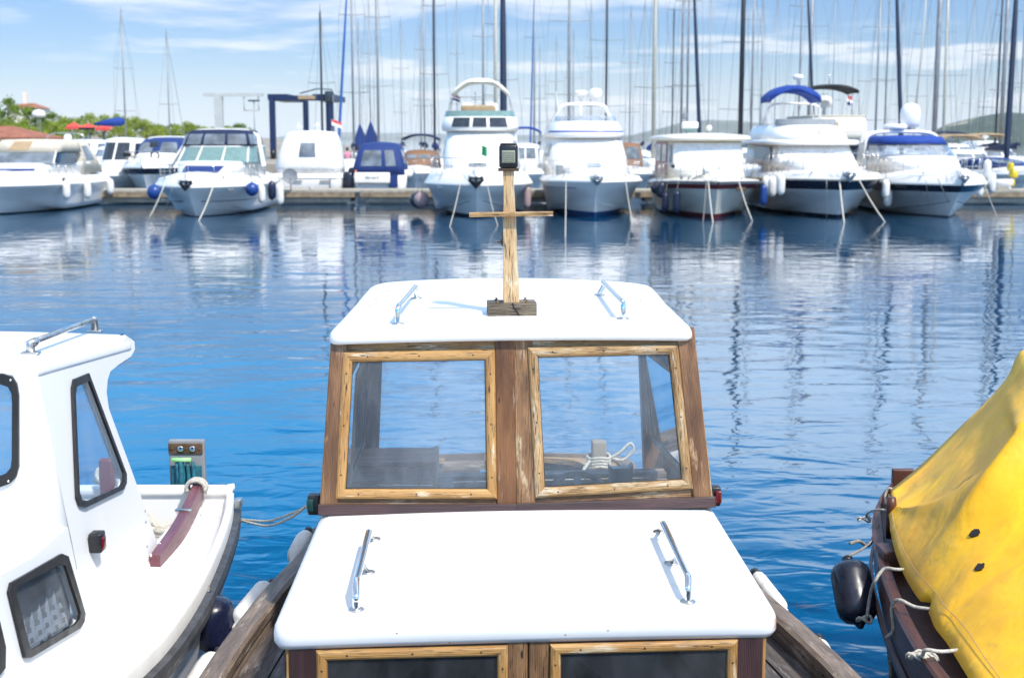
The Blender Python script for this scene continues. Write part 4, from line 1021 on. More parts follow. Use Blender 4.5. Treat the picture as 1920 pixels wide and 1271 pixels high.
    t.links.new(base, p_.inputs['Base Color']); p_.inputs['Roughness'].default_value = .55
    wr_ = N(t, 'ShaderNodeTexNoise', noise_type='RIDGED_MULTIFRACTAL'); wr_.inputs['Scale'].default_value = 2.6; wr_.inputs['Detail'].default_value = 2; t.links.new(tc, wr_.inputs['Vector'])
    bump(t, p_, mmul(t, noise(t, tc, 4, 4, .5, (1, 1.6, 1), .3), mmul(t, wr_.outputs['Fac'], .14), 'ADD'), .45, .045)
    uq = {}; mp_ = []
    for v in cl.v: mp_.append(uq.setdefault((round(v.x, 3), round(v.y, 3), round(v.z, 3)), len(mp_)))
    cl.f = [list(dict.fromkeys(mp_[i] for i in f)) for f in cl.f]; ok = [i for i, f in enumerate(cl.f) if len(f) > 2]
    cl.f, cl.m, cl.sm, cl.uv = ([q[i] for i in ok] for q in (cl.f, cl.m, cl.sm, cl.uv))
    cover = cl.build('boat_cover', m_, None, org=(2.2, 6, 1.0)); tag(cover, 'dirty yellow tarpaulin stretched over the brown wooden boat', 'tarpaulin')
    so_ = cover.modifiers.new('cloth', 'SOLIDIFY'); so_.thickness = .004
    # hem line and the two holes
    hm = MB(); hm.tube([p.lerp(q_, .5)+Vector((-.006, 0, .010)) for p, q_ in zip(A2[-2], A2[-3])][:58], .0018, 5); hm.build('hem_seam', M['tan'], cover)
    def onp2(px, py):
        r_ = ray(px, py).normalized(); best = None
        for j in range(len(A2)-1):
            for i in range(len(A2[0])-1):
                for tri_ in ((A2[j][i], A2[j][i+1], A2[j+1][i+1]), (A2[j][i], A2[j+1][i+1], A2[j+1][i])):
                    hit = mathutils.geometry.intersect_ray_tri(tri_[0], tri_[1], tri_[2], r_, CP, True)
                    if hit is not None: return hit, (tri_[1]-tri_[0]).cross(tri_[2]-tri_[0]).normalized()
        return None, None
    for (cx_, cy_), sh in (((1827, 998), [(-11, 5), (-6, -3), (0, -7), (8, -7), (10, -2), (6, 5), (-2, 7), (-8, 7)]), ((1836, 1061), [(-10, 5), (-5, -2), (-2, -6), (4, -5), (9, -7), (8, 0), (3, 6), (-5, 8)])):
        c_, n_ = onp2(cx_, cy_)
        if c_ is None: continue
        if n_.z < 0: n_ = -n_
        hp = [pl(cx_+a_, cy_+b_, c_+n_*.007, n_) for a_, b_ in sh]
        hb = MB(); hb.poly(hp, thick=-n_*.012); hb.build('torn_hole', M['caulk'], cover)
    # lashings
    def lash(pts, r, lab, loops=0):
        mb = MB(); P = [Vector(p) for p in pts]; mb.tube(spline(P, 5), r, 7)
        o = mb.build('lashing', M['rope'], None, org=P[0]); tag(o, lab, 'rope', 'white cords tying the yellow cover to the boat')
        for k in range(loops):
            q_ = P[-1]+Vector((random.uniform(-.03, .03), random.uniform(-.02, .02), .004)); l_ = MB()
            l_.tube([q_+Vector((.035*math.cos(a_+k), .022*math.sin(a_), .014*math.sin(2*a_+k))) for a_ in [2*math.pi*i/12 for i in range(13)]], r*.9, 6); l_.build('knot', M['rope'], o)
        return o
    lash([pz(1683, 925, 1.14), pz(1668, 915, 1.16), pz(1660, 928, 1.12), pz(1662, 945, 1.08)], .007, 'thin white cord at the topmost corner of the yellow cover')
    lash([pz(1675, 958, 1.11), pz(1650, 955, 1.10), pz(1633, 958, 1.04), pz(1624, 966, .98), pz(1630, 975, .95)], .006, 'slack white cord ends beside the stem of the brown boat', 1)
    lash([pz(1710, 1068, 1.05), pz(1680, 1067, 1.05), pz(1658, 1066, 1.04), pz(1640, 1090, .98), pz(1632, 1115, .88), pz(1625, 1160, .75)], .008, 'white cord looped over the rail above the black fender', 1)
    lash([pz(1752, 1142, 1.03), pz(1715, 1137, 1.02), pz(1685, 1124, 1.03), pz(1672, 1140, .96), pz(1675, 1180, .86), pz(1662, 1195, .80)], .008, 'white cord tied over the rail at the torn step of the yellow cover')
    lash([pz(1800, 1218, 1.02), pz(1765, 1221, 1.02), pz(1735, 1218, 1.02), pz(1730, 1232, .96)], .008, 'knotted white cord lowest on the brown rail', 3)
    return root
right_boat()
fc = pz(1592, 1112, .72)
fender(pY(1590, 1054, 6.35), .098, .36, 'fblack', 'black cylindrical fender hanging beside the brown wooden boat', to=pY(1612, 1166, 6.15), rope_to=(1.86, 6.55, 1.02))
rope([Vector((1.86, 6.3, 1.0)), Vector((1.80, 6.1, .8)), Vector((1.79, 6.0, .45)), Vector((1.78, 6.0, .02))], .008, 'rope_grey', 'dark rope dropping into the water behind the black fender')
rope([Vector((1.885, 6.65, 1.04)), Vector((1.83, 6.6, .95)), Vector((1.75, 6.5, 1.0)), Vector((1.68, 6.4, 1.02))], .009, 'rope_grey', 'frayed grey rope holding the black fender to the brown rail')
# ================================================================== motor yachts across the harbour
# local frame: stem tip at y=0, x to the right in the picture, y away from the camera, z above the waterline
def sstep(t): t = max(0, min(1, t)); return t*t*(3-2*t)
def hull_mesh(L, Bm, zb, zs, rake=1.0, full=.42, band=0, bandz=.30, boot=.16, chine=.45, bul=.0, mats=(0, 1, 2), knuck=.0):
    """returns MB; material slots: 0 topsides, 1 sheer band, 2 boot top"""
    mb = MB(); n = 36
    S = [(i/n)**1.7 for i in range(n+1)]
    def hw(s): t = min(1, s/full); return Bm/2*(1-(1-t)**2.3)*(1-.10*sstep((s-.6)/.4))
    def hc(s): t = min(1, s/(full*1.55)); return Bm/2*.86*(1-(1-t)**1.75)*(1-.08*sstep((s-.6)/.4))
    def zsh(s): return lerp(zb, zs, sstep(s*1.25))
    rows = []
    for s in S:
        W, C, Z = hw(s), hc(s), zsh(s); y = s*L; rk = (1-s)**3
        zc = lerp(chine+.30, chine*.35, sstep(s*2.2))
        pts = []
        # (halfwidth, z)
        P = [(W, Z), (lerp(W, C, .10*bandz/.3), Z-bandz*.5), (lerp(W, C, .3), Z-bandz), (lerp(W, C, .62), lerp(Z-bandz, zc, .4)), (lerp(W, C, .88), lerp(Z-bandz, zc, .75)), (C, zc), (C*.93, zc-.05), (C*.78, min(boot, zc*.55)), (C*.70, 0.0), (C*.35, -.25), (0.0, -.45)]
        for w, z in P: pts.append((w, y + rake*rk*max(0, (Z-z))/Z, z))
        rows.append(pts)
    m = len(rows[0]); lm = [1 if band else 0, 1 if band else 0, 0, 0, 0, 0, 0, 2, 2, 2]
    for sd in (-1, 1):
        vs = [(sd*w, y, z) for r_ in rows for w, y, z in r_]; fs = []; ms = []
        for i in range(n):
            for j in range(m-1): fs.append((i*m+j, i*m+j+1, (i+1)*m+j+1, (i+1)*m+j)); ms.append(lm[j])
        mb.add(vs, fs, ms, True)
    # transom
    r_ = rows[-1]; mb.add([(w, y, z) for w, y, z in r_]+[(-w, y, z) for w, y, z in reversed(r_)], [tuple(range(2*m))], 0)
    return mb, hw, zsh
def deck_mesh(L, hw, zsh, bul=.22, tuck=.10, crown=.10, camb=.12):
    """gunwale rub strip, rounded bulwark and cambered foredeck in one moulding"""
    mb = MB(); n = 30; S = [(i/n)**1.6 for i in range(n+1)]; rows = []
    for s in S:
        W, Z = hw(s), zsh(s); y = s*L + .02; k = min(1, W/.5)
        half = [(W+.03, Z-.05), (W+.045, Z-.01), (W+.03, Z+.03), (W-tuck*.4*k, Z+bul*.5), (W-tuck*k, Z+bul), (W-(tuck+.12)*k, Z+bul+.02), ((W-.22*k)*.6, Z+bul+.02+camb*.7*k), (0, Z+bul+.02+camb*k)]
        rows.append([(x, y, z) for x, z in half]+[(-x, y, z) for x, z in reversed(half[:-1])])
    m = len(rows[0]); vs = [v for r_ in rows for v in r_]
    mb.add(vs, [(i*m+j, i*m+j+1, (i+1)*m+j+1, (i+1)*m+j) for i in range(n) for j in range(m-1)], 0, True)
    mb.add(rows[-1], [tuple(range(m))]); return mb

class Blk:
    """stack of horizontal rounded-trapezium rings: (z, y_front, y_back, half_front, half_back, bulge, corner)"""
    def __init__(s, rings, sx=0): s.r = rings; s.sx = sx
    def pt(s, u, z, off=0):
        rs = s.r; i = 0
        while i < len(rs)-2 and z > rs[i+1][0]: i += 1
        t = (z-rs[i][0])/(rs[i+1][0]-rs[i][0]); q = [lerp(a, b, t) for a, b in zip(rs[i], rs[i+1])]
        _, yf, yb, hf, hb, bu, c = q
        def base(u):
            if u <= 1: return Vector((lerp(-hb, -hf, u), lerp(yb, yf, u), 0))
            if u >= 2: return Vector((lerp(hf, hb, u-2), lerp(yf, yb, u-2), 0))
            x = lerp(-hf, hf, u-1); return Vector((x, yf-bu*(1-(x/hf)**2), 0))
        for k in (1, 2):
            if abs(u-k) < c:
                a, b_, d = base(k-c), base(k), base(k+c); t2 = (u-k+c)/(2*c); p = a*(1-t2)**2+b_*2*t2*(1-t2)+d*t2*t2; break
        else: p = base(u)
        p.z = z; p.x += s.sx
        if off:
            e = .02; a = s.pt(u-e, z); b_ = s.pt(u+e, z); up = s.pt(u, min(z+.05, rs[-1][0])) - s.pt(u, max(z-.05, rs[0][0])); nrm = (b_-a).cross(up).normalized(); p = p+nrm*off
        return p
    def mesh(s, mat=0, top=.10, n=40, mb=None, crown=.08):
        mb = mb or MB(); us = [3*i/n for i in range(n+1)]
        rings = [[s.pt(u, r_[0]) for u in us] for r_ in s.r]
        last = rings[-1]; c = sum(last, Vector((0, 0, 0)))/len(last)
        for k, f in ((1, .96), (2, .80), (3, .4), (4, .02)):
            rings.append([Vector((c.x+(p.x-c.x)*f, c.y+(p.y-c.y)*f, p.z+top*min(1, k*.45)*.6+crown*(1-f*f))) for p in last])
        mb.loft(rings, mat, True, True, True); return mb
    def patch(s, u0, u1, z0, z1, off=.02, n=10, m=4, mat=0, mb=None, slant=0):
        mb = mb or MB(); g = []
        for j in range(m+1):
            z = lerp(z0, z1, j/m); sh = slant*j/m; g.append([s.pt(lerp(u0+sh, u1-sh, i/n), z, off) for i in range(n+1)])
        nrm = (g[0][1]-g[0][0]).cross(g[1][0]-g[0][0]).normalized()
        back = [[s.pt(lerp(u0+slant*j/m, u1-slant*j/m, i/n), lerp(z0, z1, j/m), off-.03) for i in range(n+1)] for j in range(m+1)]
        vs = [p for r_ in g for p in r_]; w = n+1; mb.add(vs, [(j*w+i, j*w+i+1, (j+1)*w+i+1, (j+1)*w+i) for j in range(m) for i in range(n)], mat, True)
        # rim
        loop = g[0]+[r_[-1] for r_ in g[1:]]+list(reversed(g[-1][:-1]))+[r_[0] for r_ in reversed(g[1:-1])]
        lb_ = back[0]+[r_[-1] for r_ in back[1:]]+list(reversed(back[-1][:-1]))+[r_[0] for r_ in reversed(back[1:-1])]
        k = len(loop); mb.add(loop+lb_, [(i, (i+1) % k, k+(i+1) % k, k+i) for i in range(k)], mat); return mb
    def rim(s, z, r, u0=0, u1=3, n=30, off=.0, mb=None, mat=0):
        mb = mb or MB(); mb.tube([s.pt(lerp(u0, u1, i/n), z, off) for i in range(n+1)], r, 6, mat); return mb
def arch(mb, w0, w1, z0, z1, y0, y1, r, n=14, sq=.28, mat=0, sx=0):
    """tube arch: from (-w0, y0, z0) over a rounded top at z1 to (w0, y0, z0)"""
    pts = []
    pts.append(Vector((sx-w0, y0, z0)))
    for i in range(n+1):
        a = math.pi*i/n; c, s_ = math.cos(a), math.sin(a); x = -w1*math.copysign(abs(c)**.5, c); z = lerp(z0, z1, .0)+(z1-z0)*(1-sq)+(z1-z0)*sq*abs(s_)**.8; pts.append(Vector((sx+x, y1, z)))
    pts.append(Vector((sx+w0, y0, z0))); mb.tube(pts, r, 6, mat); return mb
def bimini(parent, sx, w, y0, y1, zt, zedge, mat, zleg, wleg, frame='dullsteel', ylegs=None, name='bimini', thick=.09):
    mb = MB(); n = 16; rows = []
    for (y, k) in ((y0, 0), (y0+.06, .03), (lerp(y0, y1, .33), .05), (lerp(y0, y1, .66), .05), (y1-.06, .03), (y1, 0)):
        r_ = []
        for i in range(n+1):
            x = lerp(-1, 1, i/n); z = zedge + (zt-zedge)*(1-abs(x)**2.6)
            r_.append(Vector((sx+x*w, y, z+k)))
        rows.append(r_+[p-Vector((0, 0, thick)) for p in reversed(r_)])
    mb.loft(rows, 0, True, True, True); mb.build(name, M[mat], parent)
    for yy in (ylegs or (y0+.1, y1-.1)):
        for sd in (-1, 1):
            f = MB(); f.tube([(sx+sd*w*.98, yy, zedge), (sx+sd*wleg, lerp(yy, (y0+y1)/2, .5), zleg)], .022, 6); f.build('bimini_frame', M[frame], parent)
def bow_rail(parent, hw, zsh, L, h=.55, bul=.22, s1=.5, n=14, inner=.12, posts=7, mat='dullsteel', mid=True, r=.016, open_=.0):
    mb = MB(); S = [lerp(s1, open_, (i/n)) for i in range(n+1)]
    def P(s_, sd, hh): return Vector((sd*max(.06, hw(s_)-inner), s_*L+.05-.12*hh/h*(1-s_), zsh(s_)+bul+hh))
    pts = [P(s_, -1, h*min(1, .35+i*.5)) for i, s_ in enumerate(S)] + [P(s_, 1, h*min(1, .35+i*.5)) for i, s_ in reversed(list(enumerate(S)))]
    mb.tube(pts, r, 6)
    for sd in (-1, 1):
        for k in range(posts): s_ = lerp(s1, open_+.01, k/(posts-1))**1.0; mb.tube([P(s_, sd, -.03), P(s_, sd, h*(1 if k else .6))], r*.8, 5)
        if mid: mb.tube([P(s_, sd, h*.5) for s_ in S[1:]], r*.6, 5)
    return mb.build('bow_rail', M[mat], parent)
def anchor(parent, z, y=-.12, x=0, mat='blackp', s=1.0):
    mb = MB(); mb.rbox((x, y+.22, z+.06), (.26*s, .75, .07), .02); mb.tube([(x, y+.15, z+.10), (x, y-.16, z-.16*s)], .035*s, 8)
    mb.add([Vector(p)*1 for p in ((x-.28*s, y-.05, z+.02), (x, y-.24, z-.10*s), (x+.28*s, y-.05, z+.02), (x, y-.14, z-.28*s), (x, y-.02, z-.08))], [(0, 1, 3), (1, 2, 3), (0, 4, 1), (1, 4, 2), (0, 3, 4), (2, 4, 3)])
    mb.rbox((x-.17*s, y+.02, z+.02), (.10*s, .12, .16*s), .02); mb.rbox((x+.17*s, y+.02, z+.02), (.10*s, .12, .16*s), .02)
    return mb.build('anchor', M[mat], parent)
def cleats(parent, hw, zsh, L, s, bul=.22):
    for sd in (-1, 1):
        mb = MB(); c = Vector((sd*(hw(s)-.14), s*L, zsh(s)+bul+.05)); mb.tube([c+Vector((-.0, -.14, .03)), c+Vector((0, .14, .03))], .02, 6); mb.rbox(c, (.05, .10, .06), .01); mb.build('cleat', M['dullsteel'], parent)
def hatch(parent, x, y, z, w, d, mat='mglass', tilt=.12, name='deck_hatch'):
    mb = MB(); mb.rbox((x, y, z), (w, d, .06), .02, M=Matrix.Rotation(tilt, 3, 'X')); return mb.build(name, M[mat], parent)
def dome(parent, c, r, h, mat='gel_far', stem=.12, name='radar_dome'):
    mb = MB(); mb.lathe(c, [(r*.25, -stem), (r*.25, -.02), (r*.8, 0), (r*.97, h*.15), (r, h*.55), (r*.93, h*.75), (r*.72, h*.92), (r*.35, h*.99), (0, h)], 18); return mb.build(name, M[mat], parent)
def flat_radar(parent, c, w, h=.22, mat='gel_far'):
    mb = MB(); mb.lathe(c, [(w*.15, -.14), (w*.15, 0), (w*.42, .01), (w*.5, h*.25), (w*.5, h*.75), (w*.42, h), (0, h*1.02)], 20); return mb.build('radar', M[mat], parent)
def flag(parent, p, mats, w=.35, h=.28, pole=.6, name='flag'):
    f = MB(); p = Vector(p); f.tube([p, p+Vector((0, 0, pole))], .012, 5); po = f.build('flag_staff', M['dullsteel'], parent)
    for i, mt in enumerate(mats):
        g = MB(); n = 6; zt = pole-.02-h*i/len(mats); hh = h/len(mats)
        top = [p+Vector((w*k/n, .05*math.sin(k*1.3), zt-.35*w*(k/n)**1.5)) for k in range(n+1)]; bot = [q-Vector((0, 0, hh)) for q in top]
        g.add(top+bot, [(k, k+1, n+2+k, n+1+k) for k in range(n)], 0, True); g.build(name, M[mt], po, recalc=False)
def text_mark(parent, s, loc, size, mat, rot=(math.pi/2, 0, 0), name='lettering'):
    c = bpy.data.curves.new(name, 'FONT'); c.body = s; c.size = size; c.extrude = .003; c.align_x = 'CENTER'; c.align_y = 'CENTER'
    to = bpy.data.objects.new('tmp', c); col.objects.link(to); bpy.context.view_layer.update()
    me = bpy.data.meshes.new_from_object(to.evaluated_get(bpy.context.evaluated_depsgraph_get())); bpy.data.objects.remove(to); me.materials.clear(); c = me
    o = bpy.data.objects.new(name, c); col.objects.link(o); o.location = loc; o.rotation_euler = rot; o.parent = parent; c.materials.append(M[mat]); ORG[o.name] = Vector((0, 0, 0)); return o

YB = 51.5
def yroot(px, label, Y=YB, name='motor_yacht', rz=0, cat='motor yacht'):
    x = (px-CW/2)/FPX*(Y*math.cos(PITCH)+3*math.sin(PITCH))
    return empty(name, (x, Y, 0), label, cat, None, rz, local=True)
def world_of(root, p): return Matrix.Translation(root.location) @ root.rotation_euler.to_matrix().to_4x4() @ Vector(p)
def hang(root, x, y, z, r, L, mat, label, kind='cyl', group='fenders hung along the far row of yachts', top=None):
    p = world_of(root, (x, y, z)); t = world_of(root, (x*.97, y, z+.35 if top is None else top))
    return fender(p, r, L, mat, label, group, kind=kind, rope_to=t, end=mat)
def moor(root, p, q, label, r=.022, mat='rope'):
    """line from a point on the bow to the water; q = pixel where it enters the water"""
    a = world_of(root, p); b = pz(q[0], q[1], -.03); m = a.lerp(b, .5)-Vector((0, 0, .03)) - Vector((0, 0, (.10 if r < .02 else .04)))
    return rope([a, m, b], r*.72, mat, label, 'mooring lines running from the bows into the water', 3, 'mooring_line')

# ---- 6: flybridge yacht with cream bimini --------------------------------
def yacht_cream():
    r = yroot(893, 'tall white flybridge yacht with a cream bimini arch, left of the little mast', 51.2)
    mb, hw, zs = hull_mesh(11.5, 4.35, 1.30, 1.25, 1.3, .30, boot=.10); mb.build('hull', [M['gel_far'], M['gel_far'], M['greenb']], r)
    deck_mesh(11.5, hw, zs, .38, .22, camb=.25).build('deck', M['gel_far'], r)
    st = MB(); st.sweep([[Vector((sd_*(hw(s_)*.93+.012), s_*11.5+.35*(1-s_)**3, .82)) for s_ in [k/20 for k in range(21)]] for sd_ in (-1,)]+[[Vector((-(hw(s_)*.93+.012), s_*11.5+.35*(1-s_)**3, .80)) for s_ in [k/20 for k in range(21)]]]); 
    b = Blk([(1.6, 2.6, 9.5, 1.35, 1.75, .5, .22), (2.2, 3.4, 9.5, 1.45, 1.72, .45, .22), (3.35, 5.2, 9.4, 1.35, 1.55, .3, .2)]); b.mesh(0, .06).build('cabin', M['gel_far'], r)
    b.patch(1.08, 1.92, 2.28, 3.2, .02).build('windscreen_cover', M['whitec'], r)
    for u0, u1 in ((.35, .85), (2.15, 2.65)): b.patch(u0, u1, 2.35, 2.95, .02).build('side_window', M['mglass'], r)
    fb = Blk([(3.36, 5.0, 9.3, 1.55, 1.6, .45, .25), (3.52, 4.9, 9.3, 1.62, 1.66, .5, .25), (3.95, 5.3, 9.2, 1.50, 1.6, .4, .25)]); fb.mesh(0, .02, crown=.02).build('flybridge', M['gel_far'], r)
    for u0, u1 in ((1.14, 1.38), (1.42, 1.60), (1.64, 1.88)): fb.patch(u0, u1, 3.52, 3.90, .02, slant=.0).build('flybridge_vent', M['dglass'], r)
    sc = Blk([(3.95, 5.35, 8.2, 1.48, 1.55, .4, .25), (4.20, 5.55, 8.2, 1.42, 1.5, .4, .25)]); sc.patch(.5, 2.5, 3.96, 4.20, .0, n=24).build('wind_screen', M['gglass'], r)
    dc = MB(); dc.rbox((-.05, 6.0, 4.28), (1.45, .7, .32), .10); dc.build('dash_cover', M['tan'], r)
    for x in (-.55, .5): s = MB(); s.rbox((x, 6.9, 4.25), (.5, .5, .6), .1); s.build('helm_seat', M['gel_far'], r)
    bimini(r, 0.02, 1.22, 6.4, 8.4, 5.55, 4.95, 'creamc', 3.9, 1.45, ylegs=(6.5, 8.3), thick=.14)
    ant = MB(); ant.tube([(-.25, 8.5, 4.6), (-.25, 8.5, 5.1)], .02, 6); ant.box((-.25, 8.5, 4.85), (1.6, .05, .03)); ant.build('antenna_bar', M['dullsteel'], r)
    bow_rail(r, hw, zs, 11.5, .62, .38, .5, inner=.26); anchor(r, 1.50, s=1.3)
    hatch(r, .02, 1.5, 2.03, .72, .42, 'greyc', .25); cleats(r, hw, zs, 11.5, .12, .38)
    tr_ = Blk([(1.55, 1.2, 6, .8, 1.3, .4, .3), (1.95, 2.2, 6, .75, 1.2, .4, .3)]); tr_.mesh(0, .05).build('trunk_cabin', M['gel_far'], r)
    flag(r, (.18, 1.2, 1.95), ['greenflag'], .22, .38, .85)
    flag(r, (-1.3, 8.6, 4.4), ['redcloth', 'whitec', 'royal'], .38, .26, .62)
    pr = MB(); pr.rbox((-1.42, 1.42, 1.18), (.32, .03, .16), .012, rz=-.5); pr.build('hawse_plate', M['dullsteel'], r)
    for sd in (-1, 1): k = MB(); k.sweep([[Vector((sd*x, y, z)) for x, y, z in pp] for pp in (((0, .98, .72), (.8, 1.25, .45), (1.75, 2.6, .16)), ((0, .955, .74), (.82, 1.22, .47), (1.78, 2.57, .18)))]); k.build('spray_rail', M['greyh'], r)
    hang(r, -2.28, 3.0, .92, .32, .64, 'fpink', 'large round faded pink fender left of the cream bimini yacht', 'ball', top=1.7)
    hang(r, -2.55, 4.2, .85, .32, .6, 'fblack', 'large round black fender behind the pink one', 'ball')
    hang(r, 1.98, 2.6, 1.15, .15, .85, 'fpink', 'long faded brown fender between the cream bimini yacht and its right neighbour')
    moor(r, (-.62, .25, 1.30), (843, 427), 'white mooring line slanting left from the bow of the cream bimini yacht')
    moor(r, (.42, .2, 1.30), (934, 425), 'white mooring line dropping right of the anchor of the cream bimini yacht', .018)
    return r
yacht_cream()

# ---- 7: white flybridge with blue line -----------------------------------
def yacht_blueline():
    r = yroot(1118, 'white flybridge yacht with thin blue line and grey bow, right of the little mast', 51.4)
    mb, hw, zs = hull_mesh(12, 4.0, 1.42, 1.3, 1.2, .26, boot=.20); mb.build('hull', [M['gel_far'], M['gel_far'], M['bluehull']], r)
    deck_mesh(12, hw, zs, .16, .08, camb=.2).build('deck', M['gel_far'], r)
    tr_ = Blk([(1.5, 1.1, 7, 1.35, 1.6, .5, .3), (2.0, 2.0, 7, 1.35, 1.6, .5, .3)]); tr_.mesh(0, .1).build('trunk_cabin', M['gel_far'], r)
    b = Blk([(1.6, 2.6, 9.6, 1.6, 1.75, .5, .2), (2.2, 3.2, 9.6, 1.62, 1.75, .45, .2), (3.05, 4.3, 9.5, 1.45, 1.6, .35, .2)], -.12); b.mesh(0, .06).build('cabin', M['gel_far'], r)
    b.patch(1.06, 1.94, 2.25, 2.95, .02).build('windscreen_cover', M['whitec'], r)
    for u0, u1 in ((.35, .9), (2.1, 2.65)): b.patch(u0, u1, 2.3, 2.85, .02).build('side_window', M['mglass'], r)
    fb = Blk([(3.08, 4.0, 9.5, 1.55, 1.7, .5, .25), (3.28, 3.95, 9.5, 1.52, 1.66, .5, .25), (3.75, 4.7, 9.2, 1.30, 1.5, .4, .25)], -.12); fb.mesh(0, .02, crown=.02).build('flybridge', M['gel_far'], r)
    fb.patch(.6, 2.4, 3.30, 3.36, .012, n=24).build('blue_line', M['blue'], r)
    ps = Blk([(3.76, 4.75, 8, 1.28, 1.4, .4, .25), (4.0, 5.0, 8, 1.2, 1.35, .4, .25)], -.12); ps.patch(.5, 2.5, 3.77, 3.98, 0, n=24).build('wind_screen', M['clear'], r)
    a = MB(); 
    for yy in (7.6, 8.0): arch(a, 1.55, 1.05, 3.5, 4.55, yy+.6, yy, .06, sx=-.15)
    a.build('radar_arch', M['gel_far'], r)
    dome(r, (.42, 8.0, 4.80), .30, .42); d = dome(r, (-.22, 8.0, 4.92), .30, .22, stem=.2)
    m_ = MB(); m_.tube([(-.22, 8.0, 3.6), (-.22, 8.0, 4.8)], .05, 8); m_.build('radar_mast', M['gel_far'], r)
    an = MB(); an.tube([(-1.2, 8.2, 3.8), (-1.3, 8.3, 5.1)], .014, 5); an.build('antenna', M['gel_far'], r)
    bow_rail(r, hw, zs, 12, .62, .16, .45, inner=.14); anchor(r, 1.55, s=1.1, mat='dullsteel')
    hatch(r, .0, 1.5, 2.02, .55, .4, 'clear', .3); cleats(r, hw, zs, 12, .10, .16)
    c = MB(); c.rbox((-1.35, 1.9, 1.80), (.28, .3, .42), .05); c.build('black_chair', M['greyc'], r)
    for sd in (-1, 1): k = MB(); k.sweep([[Vector((sd*x, y, z)) for x, y, z in pp] for pp in (((.25, 1.0, .52), (.8, 1.35, .40), (1.6, 2.9, .28)), ((.25, .98, .55), (.82, 1.32, .43), (1.63, 2.87, .31)))]); k.build('spray_rail', M['gel_far'], r)
    ln = MB(); ln.sweep([[Vector((-(hw(s_)*.985), s_*12+.18*(1-s_)**3, z)) for s_ in [.05+k*.02 for k in range(14)]] for z in (1.16, 1.12)]); ln.build('hull_line', M['greyh'], r)
    flag(r, (.45, 8.3, 3.6), ['royal'], .2, .14, .1)
    moor(r, (-1.15, .5, 1.45), (1060, 447), 'white mooring line hanging straight down at the left of the grey bow', .024)
    moor(r, (1.15, .5, 1.45), (1186, 420), 'white mooring line slanting right from the bow of the blue line yacht', .022)
    return r
yacht_blueline()

